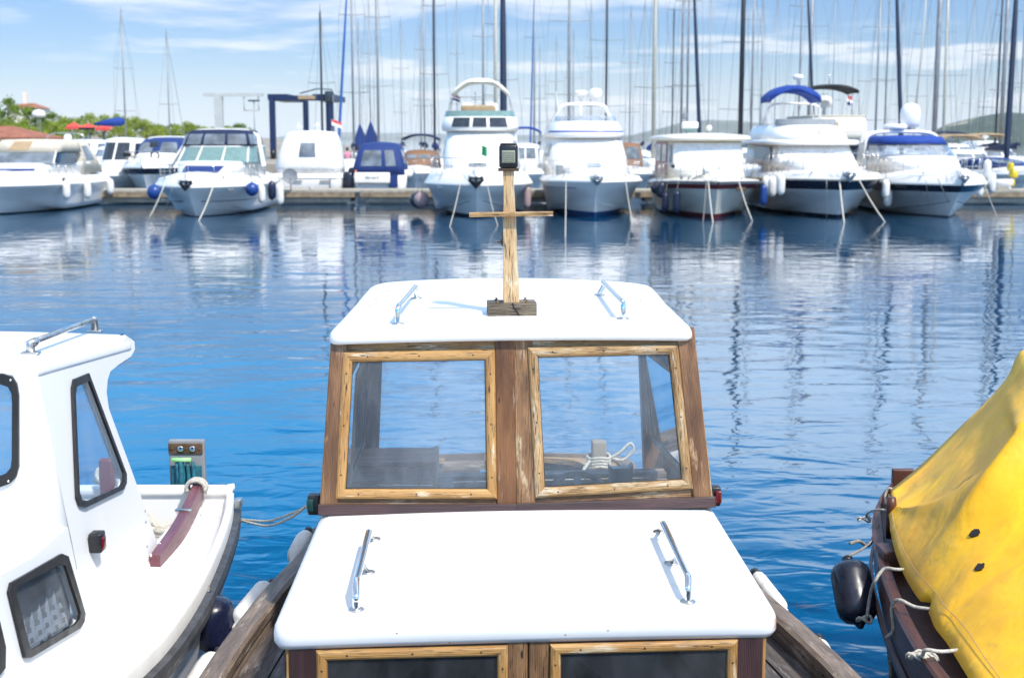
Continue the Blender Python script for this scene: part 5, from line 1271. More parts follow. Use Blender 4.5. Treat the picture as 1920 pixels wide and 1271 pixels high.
# ---- 8: cabin boat with dark red trim --------------------------------------
def yacht_red():
    r = yroot(1345, 'white cabin boat with dark red sheer stripe and a white windscreen cover', 50.8, rz=R(-2), name='cabin_boat', cat='cabin boat')
    mb, hw, zs = hull_mesh(11, 4.2, 1.38, 1.10, .9, .34, band=1, bandz=.24, boot=.16, chine=.3); mb.build('hull', [M['cream'], M['redhull'], M['redhull']], r)
    deck_mesh(11, hw, zs, .10, .06, camb=.15).build('deck', M['cream'], r)
    rb = MB()
    for sd in (-1, 1): rb.tube([Vector((sd*(hw(s_)+.03), s_*11, zs(s_)+.02)) for s_ in [(k/20)**1.5 for k in range(21)]], .05, 6)
    rb.build('rub_rail', M['greyh'], r)
    tr_ = Blk([(1.4, 1.6, 6, 1.35, 1.7, .5, .3), (1.85, 2.3, 6, 1.3, 1.6, .4, .3)]); tr_.mesh(0, .08).build('trunk_cabin', M['cream'], r)
    b = Blk([(1.4, 3.2, 9.5, 1.55, 1.75, .25, .12), (2.95, 4.2, 9.4, 1.45, 1.7, .2, .12)]); b.mesh(0, .02).build('cabin', M['cream'], r)
    b.patch(1.03, 1.97, 1.75, 2.86, .02).build('windscreen_cover', M['whitec'], r)
    b.patch(.05, .82, 1.55, 2.92, .012).build('side_panel', M['redhull'], r); b.patch(2.18, 2.95, 1.55, 2.92, .012).build('side_panel', M['redhull'], r)
    for u0, u1 in ((.12, .42), (.5, .76), (2.24, 2.5), (2.58, 2.88)): b.patch(u0, u1, 2.1, 2.8, .035).build('side_window', M['mglass'], r)
    b.patch(.86, .99, 1.9, 2.8, .02).build('quarter_window', M['mglass'], r)
    ro = Blk([(2.96, 3.8, 9.9, 1.75, 1.9, .3, .15), (3.02, 3.72, 9.95, 1.82, 1.95, .3, .15), (3.14, 3.78, 9.9, 1.78, 1.92, .3, .15)]); ro.mesh(0, .04, crown=.12).build('roof', M['cream'], r)
    rx = MB(); rx.rbox((-.55, 5.8, 3.60), (.68, .5, .30), .08); rx.rbox((-.55, 5.8, 3.40), (.56, .45, .16), .05, mat=1); rx.build('radar_box', [M['gel_far'], M['gglass']], r)
    an = MB(); an.tube([(-.75, 6.2, 3.3), (-.75, 6.2, 4.35)], .03, 6); an.rbox((-.75, 6.2, 4.0), (.2, .12, .25), .03); an.build('antenna_mast', M['greyc'], r)
    gl = MB(); gl.lathe((.22, 5.5, 3.35), [(.02, 0), (.1, .05), (.13, .14), (.1, .22), (0, .26)], 12); gl.build('globe_lamp', M['gel_far'], r)
    bow_rail(r, hw, zs, 11, .62, .12, .45, inner=.16, posts=8, mat='dullsteel')
    an = MB(); an.rbox((-.45, .9, 1.78), (.10, .4, .26), .03); an.tube([(-.9, 1.0, 1.5), (.2, .9, 1.95)], .03, 6); an.tube([(-.1, 1.0, 1.5), (-.5, .9, 2.0)], .03, 6); an.build('anchor_winch', M['dullsteel'], r)
    cleats(r, hw, zs, 11, .10, .1)
    v = MB(); v.rbox((-1.45, 3.0, 1.95), (.14, .05, .14), .02); v.build('vent', M['blackp'], r)
    for k in range(4): c_ = MB(); c_.rbox((-1.25+.3*k, 1.1+.12*(3-k), 1.53), (.10, .03, .14), .01); c_.build('bow_cleat', M['greyc'], r)
    st = MB(); st.rbox((.95, .62, 1.12), (.42, .03, .16), .01, rz=.45); st.build('name_board', M['brass'], r)
    hang(r, -2.15, 2.6, 1.30, .22, .44, 'fblack', 'round black fender at the left corner of the red striped boat', 'ball', top=2.1)
    hang(r, -1.98, 2.1, 1.35, .20, .6, 'fblack', 'black pear shaped fender nearest to the red side panels', top=1.9)
    hang(r, -1.85, 1.7, .95, .14, .75, 'fnavy', 'dark navy fender under the red stripe, left of the blue one')
    hang(r, -1.45, 1.15, 1.05, .15, .85, 'fnavy', 'navy blue fender in front of the red stripe')
    hang(r, 2.05, 2.2, 1.25, .16, .8, 'fblue', 'blue fender on the right side of the red striped boat')
    moor(r, (-.35, .2, 1.40), (1337, 420), 'thick white mooring line running down from the middle of the red striped bow', .035)
    moor(r, (-.42, .25, 1.40), (1318, 418), 'thin grey line beside the thick one on the red striped bow', .018, 'rope_grey')
    moor(r, (.85, .5, 1.40), (1411, 416), 'white mooring line slanting right from the red striped bow', .03)
    return r
yacht_red()

# ---- 9: flybridge with royal blue bimini ----------------------------------
def yacht_navy():
    r = yroot(1588, 'white flybridge yacht with navy hull band and royal blue bimini', 50.6)
    L = 13
    mb, hw, zs = hull_mesh(L, 4.5, 1.50, 1.35, 1.5, .34, band=1, bandz=.40, boot=.12, chine=.4); mb.build('hull', [M['gel_far'], M['navyhull'], M['navyhull']], r)
    deck_mesh(L, hw, zs, .22, .12, camb=.2).build('deck', M['gel_far'], r)
    rb = MB()
    for sd in (-1, 1): rb.tube([Vector((sd*(hw(s_)+.03), s_*L, zs(s_)+.0)) for s_ in [(k/20)**1.5 for k in range(21)]], .035, 6)
    rb.build('rub_rail', M['beigec'], r)
    tr_ = Blk([(1.6, 1.8, 8, 1.3, 1.75, .6, .3), (2.15, 3.0, 8, 1.35, 1.7, .5, .3)], -.1); tr_.mesh(0, .08).build('trunk_cabin', M['gel_far'], r)
    b = Blk([(1.9, 4.6, 11, 1.72, 1.9, .4, .15), (2.1, 4.7, 11, 1.72, 1.9, .4, .15), (2.85, 5.8, 11, 1.6, 1.8, .3, .15)], -.1); b.mesh(0, .02).build('cabin', M['gel_far'], r)
    b.patch(1.04, 1.58, 2.05, 2.74, .02).build('windscreen_cover', M['whitec'], r); b.patch(1.6, 1.96, 2.05, 2.74, .02).build('windscreen_cover', M['whitec'], r)
    for u0, u1 in ((.3, .9), (2.1, 2.7)): b.patch(u0, u1, 2.15, 2.7, .02).build('side_window', M['dglass'], r)
    ro = Blk([(2.78, 5.2, 11.5, 1.95, 2.05, .5, .2), (2.86, 5.1, 11.5, 2.02, 2.1, .5, .2), (2.98, 5.2, 11.5, 1.98, 2.05, .5, .2)], -.1); ro.mesh(0, .02, crown=.03).build('flybridge_floor', M['gel_far'], r)
    fb = Blk([(2.95, 5.3, 11, 1.62, 1.85, .5, .25), (3.3, 5.8, 11, 1.5, 1.75, .45, .25), (3.62, 6.4, 10.8, 1.25, 1.6, .4, .25)], -.1); fb.mesh(0, .02, crown=.02).build('flybridge', M['gel_far'], r)
    sc = Blk([(3.62, 6.4, 9, 1.25, 1.5, .4, .25), (3.86, 6.65, 9, 1.18, 1.45, .35, .25)], -.1); sc.patch(.7, 2.3, 3.62, 3.86, .01, n=24).build('wind_screen', M['greyc'], r)
    bimini(r, -.55, 1.12, 7.4, 9.4, 5.28, 4.80, 'blue', 3.7, 1.15, frame='gel_far', thick=.26)
    a = MB(); arch(a, 1.35, 1.15, 3.5, 4.6, 10.4, 9.8, .05, sx=-.1); a.build('radar_arch', M['gel_far'], r)
    dome(r, (.05, 9.8, 5.65), .24, .22, stem=.5, name='satellite_dome')
    sp = MB(); sp.lathe((.02, 5.15, 3.25), [(.05, 0), (.07, .1), (.02, .12)], 10); sp.build('spotlight', M['dullsteel'], r)
    bow_rail(r, hw, zs, L, .78, .22, .5, inner=.18, posts=9); anchor(r, 1.72, s=1.1, mat='dullsteel')
    cleats(r, hw, zs, L, .10)
    lr = MB()
    for k in range(6): lr.tube([(-1.55-.12*k, 3.0+.5*k, 1.7), (-1.35-.12*k, 3.1+.5*k, 2.65)], .016, 5)
    lr.build('side_rail', M['dullsteel'], r)
    for i, (x, y, z) in enumerate(((-2.45, 3.4, 1.55), (-2.32, 2.8, 1.55), (-2.12, 2.1, 1.65))):
        hang(r, x, y, z, .17, .8, 'fwhite', ['leftmost', 'middle', 'rightmost'][i]+' of the three white fenders at the left bow of the blue bimini yacht', top=2.0)
    hang(r, 1.95, 1.9, 1.45, .15, .7, 'fwhite', 'white fender wedged between the two navy banded bows', top=1.9)
    moor(r, (-.30, .15, 1.50), (1583, 420), 'thick white mooring line in front of the navy band of the blue bimini yacht', .04)
    moor(r, (-.75, .3, 1.50), (1550, 410), 'thin pale line hanging left of the thick one on the navy band', .018)
    moor(r, (.45, .2, 1.50), (1660, 418), 'long white mooring line slanting right between the two navy banded bows', .035)
    return r
yacht_navy()

# ---- 9b: beige flybridge behind ---------------------------------------------
def yacht_beige():
    r = yroot(1600, 'beige flybridge boat with a black bimini behind the blue bimini yacht', 66, cat='motor yacht')
    mb, hw, zs = hull_mesh(11, 4.0, 1.5, 1.3, 1.3, .34); mb.build('hull', [M['cream'], M['cream'], M['navyhull']], r)
    b = Blk([(1.4, 3, 9, 1.5, 1.8, .4, .2), (2.95, 4.4, 9, 1.5, 1.7, .3, .2)]); b.mesh(0, .05).build('cabin', M['dglass'], r)
    fb = Blk([(2.95, 3.6, 9.5, 1.62, 1.8, .3, .2), (3.25, 3.4, 9.5, 1.70, 1.85, .3, .2), (4.15, 3.7, 9.4, 1.6, 1.75, .3, .2)]); fb.mesh(0, .02).build('flybridge', M['cream'], r)
    rl = fb.rim(4.2, .05, .2, 2.8); rl.build('flybridge_rail', M['beigec'], r)
    fb.patch(1.06, 1.24, 3.5, 3.95, .03).build('blue_cushion', M['navy'], r); fb.patch(1.36, 1.48, 3.6, 3.9, .03).build('orange_box', M['orange'], r); fb.patch(1.55, 1.86, 3.45, 3.98, .03).build('white_panel', M['gel_far'], r)
    bimini(r, 0, 1.42, 5.2, 7.6, 5.85, 5.55, 'blackc', 4.2, 1.65, thick=.16)
    dome(r, (.35, 8.4, 4.75), .42, .62, stem=.6); flag(r, (1.45, 7.8, 4.3), ['redcloth', 'whitec', 'royal'], .3, .5, 1.1)
    a = MB(); a.tube([(.3, 7.2, 5.9), (.3, 7.2, 6.6)], .02, 5); a.build('antenna', M['dullsteel'], r)
    return r
yacht_beige()

# ---- 10: sport cruiser with blue canopy --------------------------------------
def yacht_canopy():
    r = yroot(1802, 'white sport cruiser with blue canvas over its windscreen and a tall white radome, rightmost bow', 51.0, name='sport_cruiser', cat='sport cruiser')
    L = 11.5
    mb, hw, zs = hull_mesh(L, 4.1, 1.32, 1.2, 1.5, .36, band=1, bandz=.32, boot=.05, chine=.4); mb.build('hull', [M['gel_far'], M['navyhull'], M['greyh']], r)
    deck_mesh(L, hw, zs, .34, .22, camb=.3).build('deck', M['gel_far'], r)
    b = Blk([(1.6, 2.0, 7.5, 1.05, 1.6, .8, .3), (2.15, 3.6, 7.5, 1.35, 1.6, .6, .3), (2.3, 4.2, 7.5, 1.42, 1.65, .5, .3)], -.15); b.mesh(0, .04).build('trunk_cabin', M['gel_far'], r)
    w = Blk([(2.3, 4.5, 8, 1.55, 1.72, .5, .3), (2.78, 5.5, 8, 1.45, 1.62, .45, .3)], -.15); w.patch(.3, 2.7, 2.30, 2.78, 0, n=30).build('windscreen', M['clear'], r)
    w.rim(2.79, .035, .3, 2.7).build('windscreen_frame', M['blackp'], r)
    c = Blk([(2.79, 5.5, 8.2, 1.46, 1.65, .45, .3), (3.12, 5.9, 8.2, 1.30, 1.5, .4, .3)], -.15); c.mesh(0, .03, crown=.06).build('canopy', M['blue'], r)
    a = MB(); 
    for yy in (7.7, 8.1, 8.5): arch(a, 1.9, 1.55, 1.9, 3.35, yy-.8, yy, .08, sx=-.15)
    a.build('radar_arch', M['gel_far'], r)
    dome(r, (.25, 8.0, 3.55), .44, 1.02, stem=.25); flat_radar(r, (-.38, 8.0, 3.42), 1.05, .25)
    bow_rail(r, hw, zs, L, .62, .34, .5, inner=.26, posts=8); anchor(r, 1.60, s=.9, mat='dullsteel')
    cleats(r, hw, zs, L, .12, .34)
    text_mark(r, 'I S U S', (-1.28, 1.75, .98), .20, 'greyh', (math.pi/2-.25, 0, -.72))
    for sd in (-1, 1): k = MB(); k.sweep([[Vector((sd*x, y, z)) for x, y, z in pp] for pp in (((.12, 1.0, .62), (.8, 1.55, .46), (1.6, 3.0, .26)), ((.12, .98, .65), (.82, 1.52, .49), (1.63, 2.97, .29)))]); k.build('spray_rail', M['greyh'], r)
    hang(r, -2.02, 2.9, 1.05, .17, .7, 'fwhite', 'white fender hanging on the hull left of the lettering of the rightmost bow', top=1.4)
    hang(r, 2.0, 2.5, 1.7, .15, .8, 'fwhite', 'pale yellow white fender at the right shoulder of the rightmost bow', top=1.9)
    moor(r, (-.85, .35, 1.55), (1795, 408), 'white mooring line from the left cleat of the rightmost bow', .028)
    moor(r, (-1.2, .7, 1.5), (1745, 405), 'thin slack line at the far left of the rightmost bow', .015)
    moor(r, (.85, .35, 1.55), (1872, 412), 'white mooring line running right from the rightmost bow', .024)
    return r
yacht_canopy()

# ---- 3: cruiser with navy framed clear canopy ----------------------------------
def cruiser_navy():
    r = yroot(352, 'white sports cruiser with navy framed clear canopy and blue round fenders', 51.2, name='sport_cruiser', cat='sport cruiser')
    L = 10.5
    mb, hw, zs = hull_mesh(L, 3.9, 1.22, 1.15, 1.4, .32, bandz=.25, boot=.03, chine=.38); mb.build('hull', [M['gel_far'], M['gel_far'], M['navyhull']], r)
    deck_mesh(L, hw, zs, .28, .16, camb=.25).build('deck', M['gel_far'], r)
    b = Blk([(1.4, 1.4, 7.5, .95, 1.6, .7, .3), (1.95, 3.2, 7.5, 1.3, 1.65, .6, .3), (2.1, 3.6, 7.5, 1.4, 1.7, .5, .3)], .05); b.mesh(0, .04).build('trunk_cabin', M['gel_far'], r)
    hp = b.patch(1.18, 1.82, 1.62, 1.95, .02); hp.build('sun_pad', M['royal'], r)
    w = Blk([(2.08, 3.9, 8, 1.62, 1.75, .5, .3), (2.72, 4.9, 8, 1.48, 1.65, .4, .3)], .1); w.patch(.25, 2.75, 2.08, 2.70, 0, n=30).build('windscreen', M['gglass'], r)
    w.rim(2.72, .03, .25, 2.75).build('windscreen_frame', M['gel_far'], r)
    for u in (.98, 1.34, 1.66, 2.02): f = MB(); f.tube([w.pt(u, 2.08, .02), w.pt(u, 2.72, .02)], .04, 6); f.build('windscreen_post', M['gel_far'], r)
    c = Blk([(2.74, 4.95, 6.9, 1.5, 1.60, .4, .25), (3.15, 5.2, 6.9, 1.40, 1.5, .35, .25), (3.38, 5.5, 6.8, 1.22, 1.35, .3, .25)], .1); c.mesh(0, .03, crown=.04).build('canopy', M['navy'], r)
    for u0, u1 in ((1.03, 1.30), (1.34, 1.64), (1.68, 1.97), (2.05, 2.5), (.5, .95)): c.patch(u0, u1, 2.80, 3.22, .02).build('canopy_window', M['mglass'], r)
    a = MB(); 
    for yy in (6.2, 6.6): arch(a, 1.95, 1.5, 1.9, 3.42, yy-1.4, yy, .06, sx=.1)
    a.build('radar_arch', M['gel_far'], r)
    bow_rail(r, hw, zs, L, .55, .28, .5, inner=.2, posts=7); anchor(r, 1.36, s=1.1)
    cleats(r, hw, zs, L, .12, .28)
    for sd in (-1, 1): k = MB(); k.tube([Vector((sd*(hw(s_)*.90), s_*L+.55*(1-s_)**3, .62-.0*s_)) for s_ in [.03+j*.05 for j in range(16)]], .02, 5); k.build('hull_line', M['navyhull'], r)
    for sd in (-1, 1): k = MB(); k.sweep([[Vector((sd*x, y, z)) for x, y, z in pp] for pp in (((.1, 1.1, .52), (.8, 1.6, .36), (1.6, 3.2, .16)), ((.1, 1.07, .55), (.82, 1.57, .39), (1.63, 3.17, .19)))]); k.build('spray_rail', M['gel_far'], r)
    p = MB(); p.rbox((1.42, 1.25, 1.05), (.26, .04, .13), .02, rz=.5); p.build('hawse_plate', M['greyh'], r)
    hang(r, -1.5, 1.0, 1.28, .29, .58, 'fblue', 'round blue fender at the left bow of the navy canopy cruiser', 'ball')
    hang(r, 2.05, 2.3, 1.32, .27, .54, 'fblue', 'round blue fender on the right side of the navy canopy cruiser', 'ball')
    hang(r, 2.30, 3.0, 1.2, .15, .72, 'fwhite', 'white fender just right of the round blue one on the navy canopy cruiser')
    hang(r, 2.5, 4.2, 1.3, .17, .75, 'fnavy', 'dark navy fender between two white ones on the navy canopy cruiser')
    hang(r, 2.65, 5.2, 1.2, .17, .9, 'fwhite', 'long white fender at the stern end of the navy canopy cruiser')
    moor(r, (-.95, .4, 1.28), (278, 412), 'white mooring line slanting left beside the blue ball fender', .035)
    moor(r, (.95, .4, 1.28), (372, 416), 'white mooring line crossing the stem of the navy canopy cruiser', .035)
    moor(r, (-.6, .3, 1.28), (302, 408), 'thin line hanging under the left bow of the navy canopy cruiser', .016)
    return r
cruiser_navy()

# ---- 1: cream canopy cruiser at the left edge --------------------------------
def cruiser_cream():
    r = yroot(-30, 'white cabin cruiser with beige canopy and white fenders at the left edge', 53.0, name='cabin_cruiser', cat='cabin cruiser')
    L = 11
    mb, hw, zs = hull_mesh(L, 4.0, 1.20, 1.10, 1.4, .34, bandz=.2, boot=.05, chine=.32); mb.build('hull', [M['gel_far'], M['gel_far'], M['greenb']], r)
    deck_mesh(L, hw, zs, .30, .14, camb=.25).build('deck', M['gel_far'], r)
    b = Blk([(1.3, 1.8, 8.5, 1.1, 1.6, .7, .3), (1.85, 3.4, 8.5, 1.4, 1.65, .5, .3), (2.0, 3.9, 8.5, 1.5, 1.7, .4, .25)]); b.mesh(0, .03).build('trunk_cabin', M['gel_far'], r)
    b.patch(1.3, 1.9, 1.72, 1.80, .02).build('cabin_window', M['royal'], r)
    w = Blk([(2.0, 4.0, 7.2, 1.55, 1.72, .35, .12), (2.48, 4.8, 7.2, 1.42, 1.62, .3, .12)]); w.patch(1.02, 1.98, 2.0, 2.46, 0, n=20).build('windscreen', M['mglass'], r); w.patch(2.05, 2.8, 2.0, 2.42, 0).build('side_windscreen', M['dglass'], r); w.patch(.2, .95, 2.0, 2.42, 0).build('side_windscreen', M['dglass'], r)
    f = MB(); f.tube([w.pt(2.0, 2.0, .02), w.pt(2.0, 2.5, .02)], .04, 6); f.build('windscreen_post', M['gel_far'], r)
    c = Blk([(2.47, 4.75, 7.3, 1.46, 1.66, .3, .12), (2.98, 5.6, 7.3, 1.32, 1.5, .2, .12)]); c.mesh(0, .03, crown=.03).build('canopy', M['beigec'], r)
    c.patch(1.28, 1.58, 2.55, 2.92, .02).build('canopy_panel', M['tan'], r)
    d = Blk([(1.5, 7.35, 10.2, 1.68, 1.7, 0.0, .05), (2.2, 7.35, 9.6, 1.66, 1.6, 0, .05), (2.95, 7.35, 8.8, 1.45, 1.4, 0, .05)]); d.mesh(0, .02, crown=.02).build('side_curtain', M['beigec'], r); d.patch(2.25, 2.75, 2.1, 2.72, .02).build('curtain_window', M['mglass'], r)
    text_mark(r, '17 783', (1.95, 4.2, 1.42), .22, 'beigec', (math.pi/2, 0, 1.25))
    a = MB(); a.rbox((1.98, 3.7, 1.35), (.04, .22, .12), .02); a.build('hull_vent', M['blackp'], r)
    for i, (y, z) in enumerate(((3.6, 1.25), (6.4, 1.15), (9.8, 1.2))):
        hang(r, 2.12, y, z, .17, .72, 'fwhite', ['foremost', 'middle', 'rearmost'][i]+' of the three white fenders on the beige canopy cruiser', top=1.5)
    bow_rail(r, hw, zs, L, .5, .30, .5, inner=.2)
    return r
cruiser_cream()
# ================================================================== pontoons
def X_at(px, Y, py=262): return pY(px, py, Y).x
def pontoon(Y, px0, px1, z, label, depth=2.4, face='dockwood'):
    x0, x1 = X_at(px0, Y), X_at(px1, Y)
    root = empty('pontoon', ((x0+x1)/2, Y, 0), label, 'pontoon')
    d = MB(); d.box(((x0+x1)/2, Y+depth/2, z-.05), (x1-x0, depth, .10)); d.build('deck', M['concrete'], root)
    n = int((x1-x0)/6)
    for k in range(n):
        a, b = lerp(x0, x1, k/n), lerp(x0, x1, (k+1)/n)
        w = MB(); w.box(((a+b)/2, Y+.06, z-.22), (b-a-.25, .10, .22)); w.build('side_beam', M['dockwood'] if face == 'dockwood' else M['concrete'], root)
        f = MB(); f.rbox(((a+b)/2, Y+depth/2, z-.42), (b-a-.7, depth-.3, .34), .05); f.build('float', M['concrete'], root)
        j = MB(); j.box((a, Y+.02, z-.24), (.20, .12, .30)); j.build('joint_plate', M['rubrail'], root)
        if face == 'dockwood':
            r_ = MB(); c = Vector(((a+b)/2+1.1, Y+.25, z+.03)); r_.tube([c+Vector((-.14, 0, .05)), c+Vector((.14, 0, .05))], .03, 6); r_.rbox(c, (.08, .08, .1), .02); r_.build('mooring_cleat', M['dullsteel'], root)
    return root
pontoon(63.0, 140, 1990, .66, 'weathered floating pontoon between the two rows of boats')
pontoon(93.0, 560, 2100, .70, 'far pontoon among the sailing boats', 2.0, 'c')

# ================================================================== stern-to boats behind the first pontoon
def stern_boat_white():
    Y = 65.9; r = yroot(578, 'white cabin boat under a white canopy with one dark window, seen from astern', Y, name='cabin_boat', cat='cabin boat')
    h = Blk([(0, .25, 7, 1.55, .4, 0, .12), (.5, .1, 8, 1.75, .5, 0, .12), (1.15, .0, 8.5, 1.85, .6, 0, .12), (1.35, .05, 8.5, 1.85, .6, 0, .12)]); h.mesh(0, .05).build('hull', M['gel_far'], r)
    l = h.rim(1.16, .04, .1, 2.9, mat=0); l.build('rub_rail', M['gel_far'], r)
    c = Blk([(1.4, .25, 5, 1.75, 1.2, .15, .18), (1.7, .15, 5, 1.80, 1.2, .2, .18), (2.5, .35, 5, 1.55, 1.1, .2, .18), (3.05, .7, 4.8, 1.38, 1.0, .2, .2), (3.35, 1.0, 4.6, 1.20, .9, .2, .2)]); c.mesh(0, .04, crown=.08).build('canopy', M['whitec'], r)
    c.patch(1.37, 1.62, 2.15, 2.85, .02).build('canopy_window', M['mglass'], r)
    for u in (1.18, 1.84): s = MB(); s.tube([c.pt(u, 1.5, .01), c.pt(u, 2.6, .01), c.pt(u, 3.2, .01)], .015, 5); s.build('canopy_seam', M['beigec'], r)
    for x, w in ((-.5, .45), (.85, .5)): p = MB(); p.box((x, -.03, 1.0), (w, .04, .04)); p.build('transom_mark', M['rubrail'], r)
    b = MB(); b.box((1.1, .0, .75), (.03, .05, .7)); b.build('ladder_slot', M['greyh'], r)
    for x, y, z in ((.1, 3.0, 3.55), (-.9, 3.2, 3.5)):
        a = MB(); a.tube([(x, y, z-.1), (x, y, z+.35)], .02, 5); a.box((x, y, z+.2), (.3, .04, .04)); a.build('roof_fitting', M['gel_far'], r)
    flag(r, (.75, 3.6, 3.3), ['redcloth', 'whitec'], .5, .3, .75)
    fl = MB()
    fl.build
    m = MB(); m.rbox((1.95, .4, .95), (.55, .5, 1.0), .18); m.rbox((2.15, .6, 1.35), (.45, .5, .6), .15); m.build('outboard_engine', M['fblack'], r)
    return r
stern_boat_white()
def stern_boat_blue():
    Y = 65.9; r = yroot(712, 'small white cruiser with a royal blue cockpit tent, seen from astern', Y, name='cabin_cruiser', cat='cabin cruiser')
    h = Blk([(0, .25, 6, 1.2, .4, 0, .12), (.5, .1, 7, 1.32, .5, 0, .12), (1.25, .0, 7.5, 1.42, .6, 0, .12)]); h.mesh(0, .05).build('hull', M['gel_far'], r)
    t_ = MB(); t_.rbox((-.35, -.05, 1.15), (1.75, .16, .52), .05); t_.build('transom_panel', M['gel_far'], r)
    text_mark(r, 'Bernard', (-.35, -.14, 1.17), .20, 'greyh')
    c = Blk([(1.28, .1, 3.4, 1.30, 1.2, .0, .10), (1.7, .1, 3.4, 1.28, 1.2, .05, .10), (2.35, .3, 3.3, 1.10, 1.05, .1, .12), (2.75, .6, 3.2, .92, .9, .1, .15)], -.05); c.mesh(0, .05, crown=.12).build('cockpit_tent', M['royal'], r)
    d = MB(); d.box((.68, -.02, 1.0), (.45, .05, .62)); d.build('tent_flap', M['royal'], r)
    c.patch(1.16, 1.56, 1.72, 2.48, .02).build('tent_window', M['mglass'], r); c.patch(1.64, 1.84, 1.72, 2.48, .02).build('tent_window', M['mglass'], r); c.patch(2.15, 2.7, 1.8, 2.5, .02).build('tent_side_window', M['clear'], r)
    w = Blk([(1.3, 2.6, 6, 1.35, .8, 0, .2), (1.9, 3.0, 5.6, 1.2, .7, 0, .2)]); w.mesh(0, .05).build('foredeck', M['gel_far'], r)
    q = MB(); q.rbox((1.35, .6, 1.35), (.5, .6, .35), .12); q.build('locker', M['gel_far'], r)
    o = MB(); o.rbox((-1.15, -.05, 1.45), (.10, .08, .16), .03); o.build('life_light', M['orange'], r)
    return r
stern_boat_blue()
def cruiser_dark():
    r = yroot(268, 'white cruiser with dark green sheer band and blue arched canopy behind the pontoon', 67.5, name='sport_cruiser', cat='sport cruiser')
    mb, hw, zs = hull_mesh(9, 3.4, 1.62, 1.5, 1.2, .34, band=1, bandz=.35, boot=.3); mb.build('hull', [M['gel_far'], M['navyhull'], M['greenb']], r)
    deck_mesh(9, hw, zs, .25, .14, camb=.25).build('deck', M['gel_far'], r)
    b = Blk([(1.75, 1.6, 6, 1.0, 1.5, .6, .3), (2.3, 3.0, 6, 1.2, 1.5, .5, .3)]); b.mesh(0, .03).build('trunk_cabin', M['gel_far'], r)
    c = Blk([(2.25, 3.1, 6.5, 1.35, 1.5, .5, .25), (2.7, 3.6, 6.5, 1.2, 1.4, .4, .25), (3.0, 4.0, 6.3, 1.0, 1.2, .3, .3)]); c.mesh(0, .03, crown=.10).build('canopy', M['royal'], r)
    c.patch(1.08, 1.42, 2.35, 2.85, .02).build('canopy_window', M['mglass'], r); c.patch(1.58, 1.92, 2.35, 2.85, .02).build('canopy_window', M['mglass'], r)
    s = MB(); s.rbox((-.15, 3.1, 2.75), (.42, .05, .36), .02, rz=.1); s.build('solar_panel', M['dglass'], r)
    a = MB(); arch(a, 1.55, 1.3, 2.0, 3.15, 5.2, 5.8, .05); a.build('radar_arch', M['gel_far'], r)
    bow_rail(r, hw, zs, 9, .55, .25, .5, inner=.2)
    an = MB(); an.rbox((-1.05, 1.2, 2.25), (.4, .3, .22), .08); an.build('dark_bundle', M['blackc'], r)
    ring_ = MB(); ring_.tube([(.35+.2*math.cos(t_), 1.3, 2.2+.2*math.sin(t_)) for t_ in [2*math.pi*i/16 for i in range(17)]], .05, 6); ring_.build('life_ring', M['blackc'], r)
    return r
cruiser_dark()

# ================================================================== generic back-row boats (each with own parts)
def back_boat(px, Y, label, W=3.2, top=2.6, canvas=None, cmat='gel_far', arch_=False, radome=False, L=9, hull='gel_far', bim=None, zb=1.2, win='mglass'):
    r = yroot(px, label, Y, name='moored_boat', cat='boat')
    mb, hw, zs = hull_mesh(L, W, zb, zb*.9, 1.1, .32, boot=.12); mb.build('hull', [M[hull], M[hull], M['navyhull']], r)
    deck_mesh(L, hw, zs, .2, .1, camb=.2).build('deck', M['gel_far'], r)
    b = Blk([(zb+.15, 1.6, L*.8, W*.30, W*.44, .5, .3), (zb+.6, 2.6, L*.8, W*.34, W*.42, .4, .3), (top, 3.6, L*.78, W*.30, W*.38, .3, .25)]); b.mesh(0, .05, crown=.1).build('cabin', M[cmat], r)
    b.patch(1.08, 1.47, zb+.75, top-.15, .02).build('window', M[win], r); b.patch(1.53, 1.92, zb+.75, top-.15, .02).build('window', M[win], r)
    b.patch(2.15, 2.7, zb+.75, top-.2, .02).build('window', M[win], r)
    if bim: bimini(r, 0, W*.42, L*.55, L*.85, top+1.0, top+.72, bim, top, W*.42, thick=.08)
    if arch_: a = MB(); arch(a, W*.46, W*.4, zb+.6, top+.85, L*.72, L*.78, .04); a.build('stern_arch', M['dullsteel'], r)
    if radome: dome(r, (W*.12, L*.7, top+.35), .26, .42, stem=.3)
    bow_rail(r, hw, zs, L, .5, .2, .45, inner=.18)
    return r
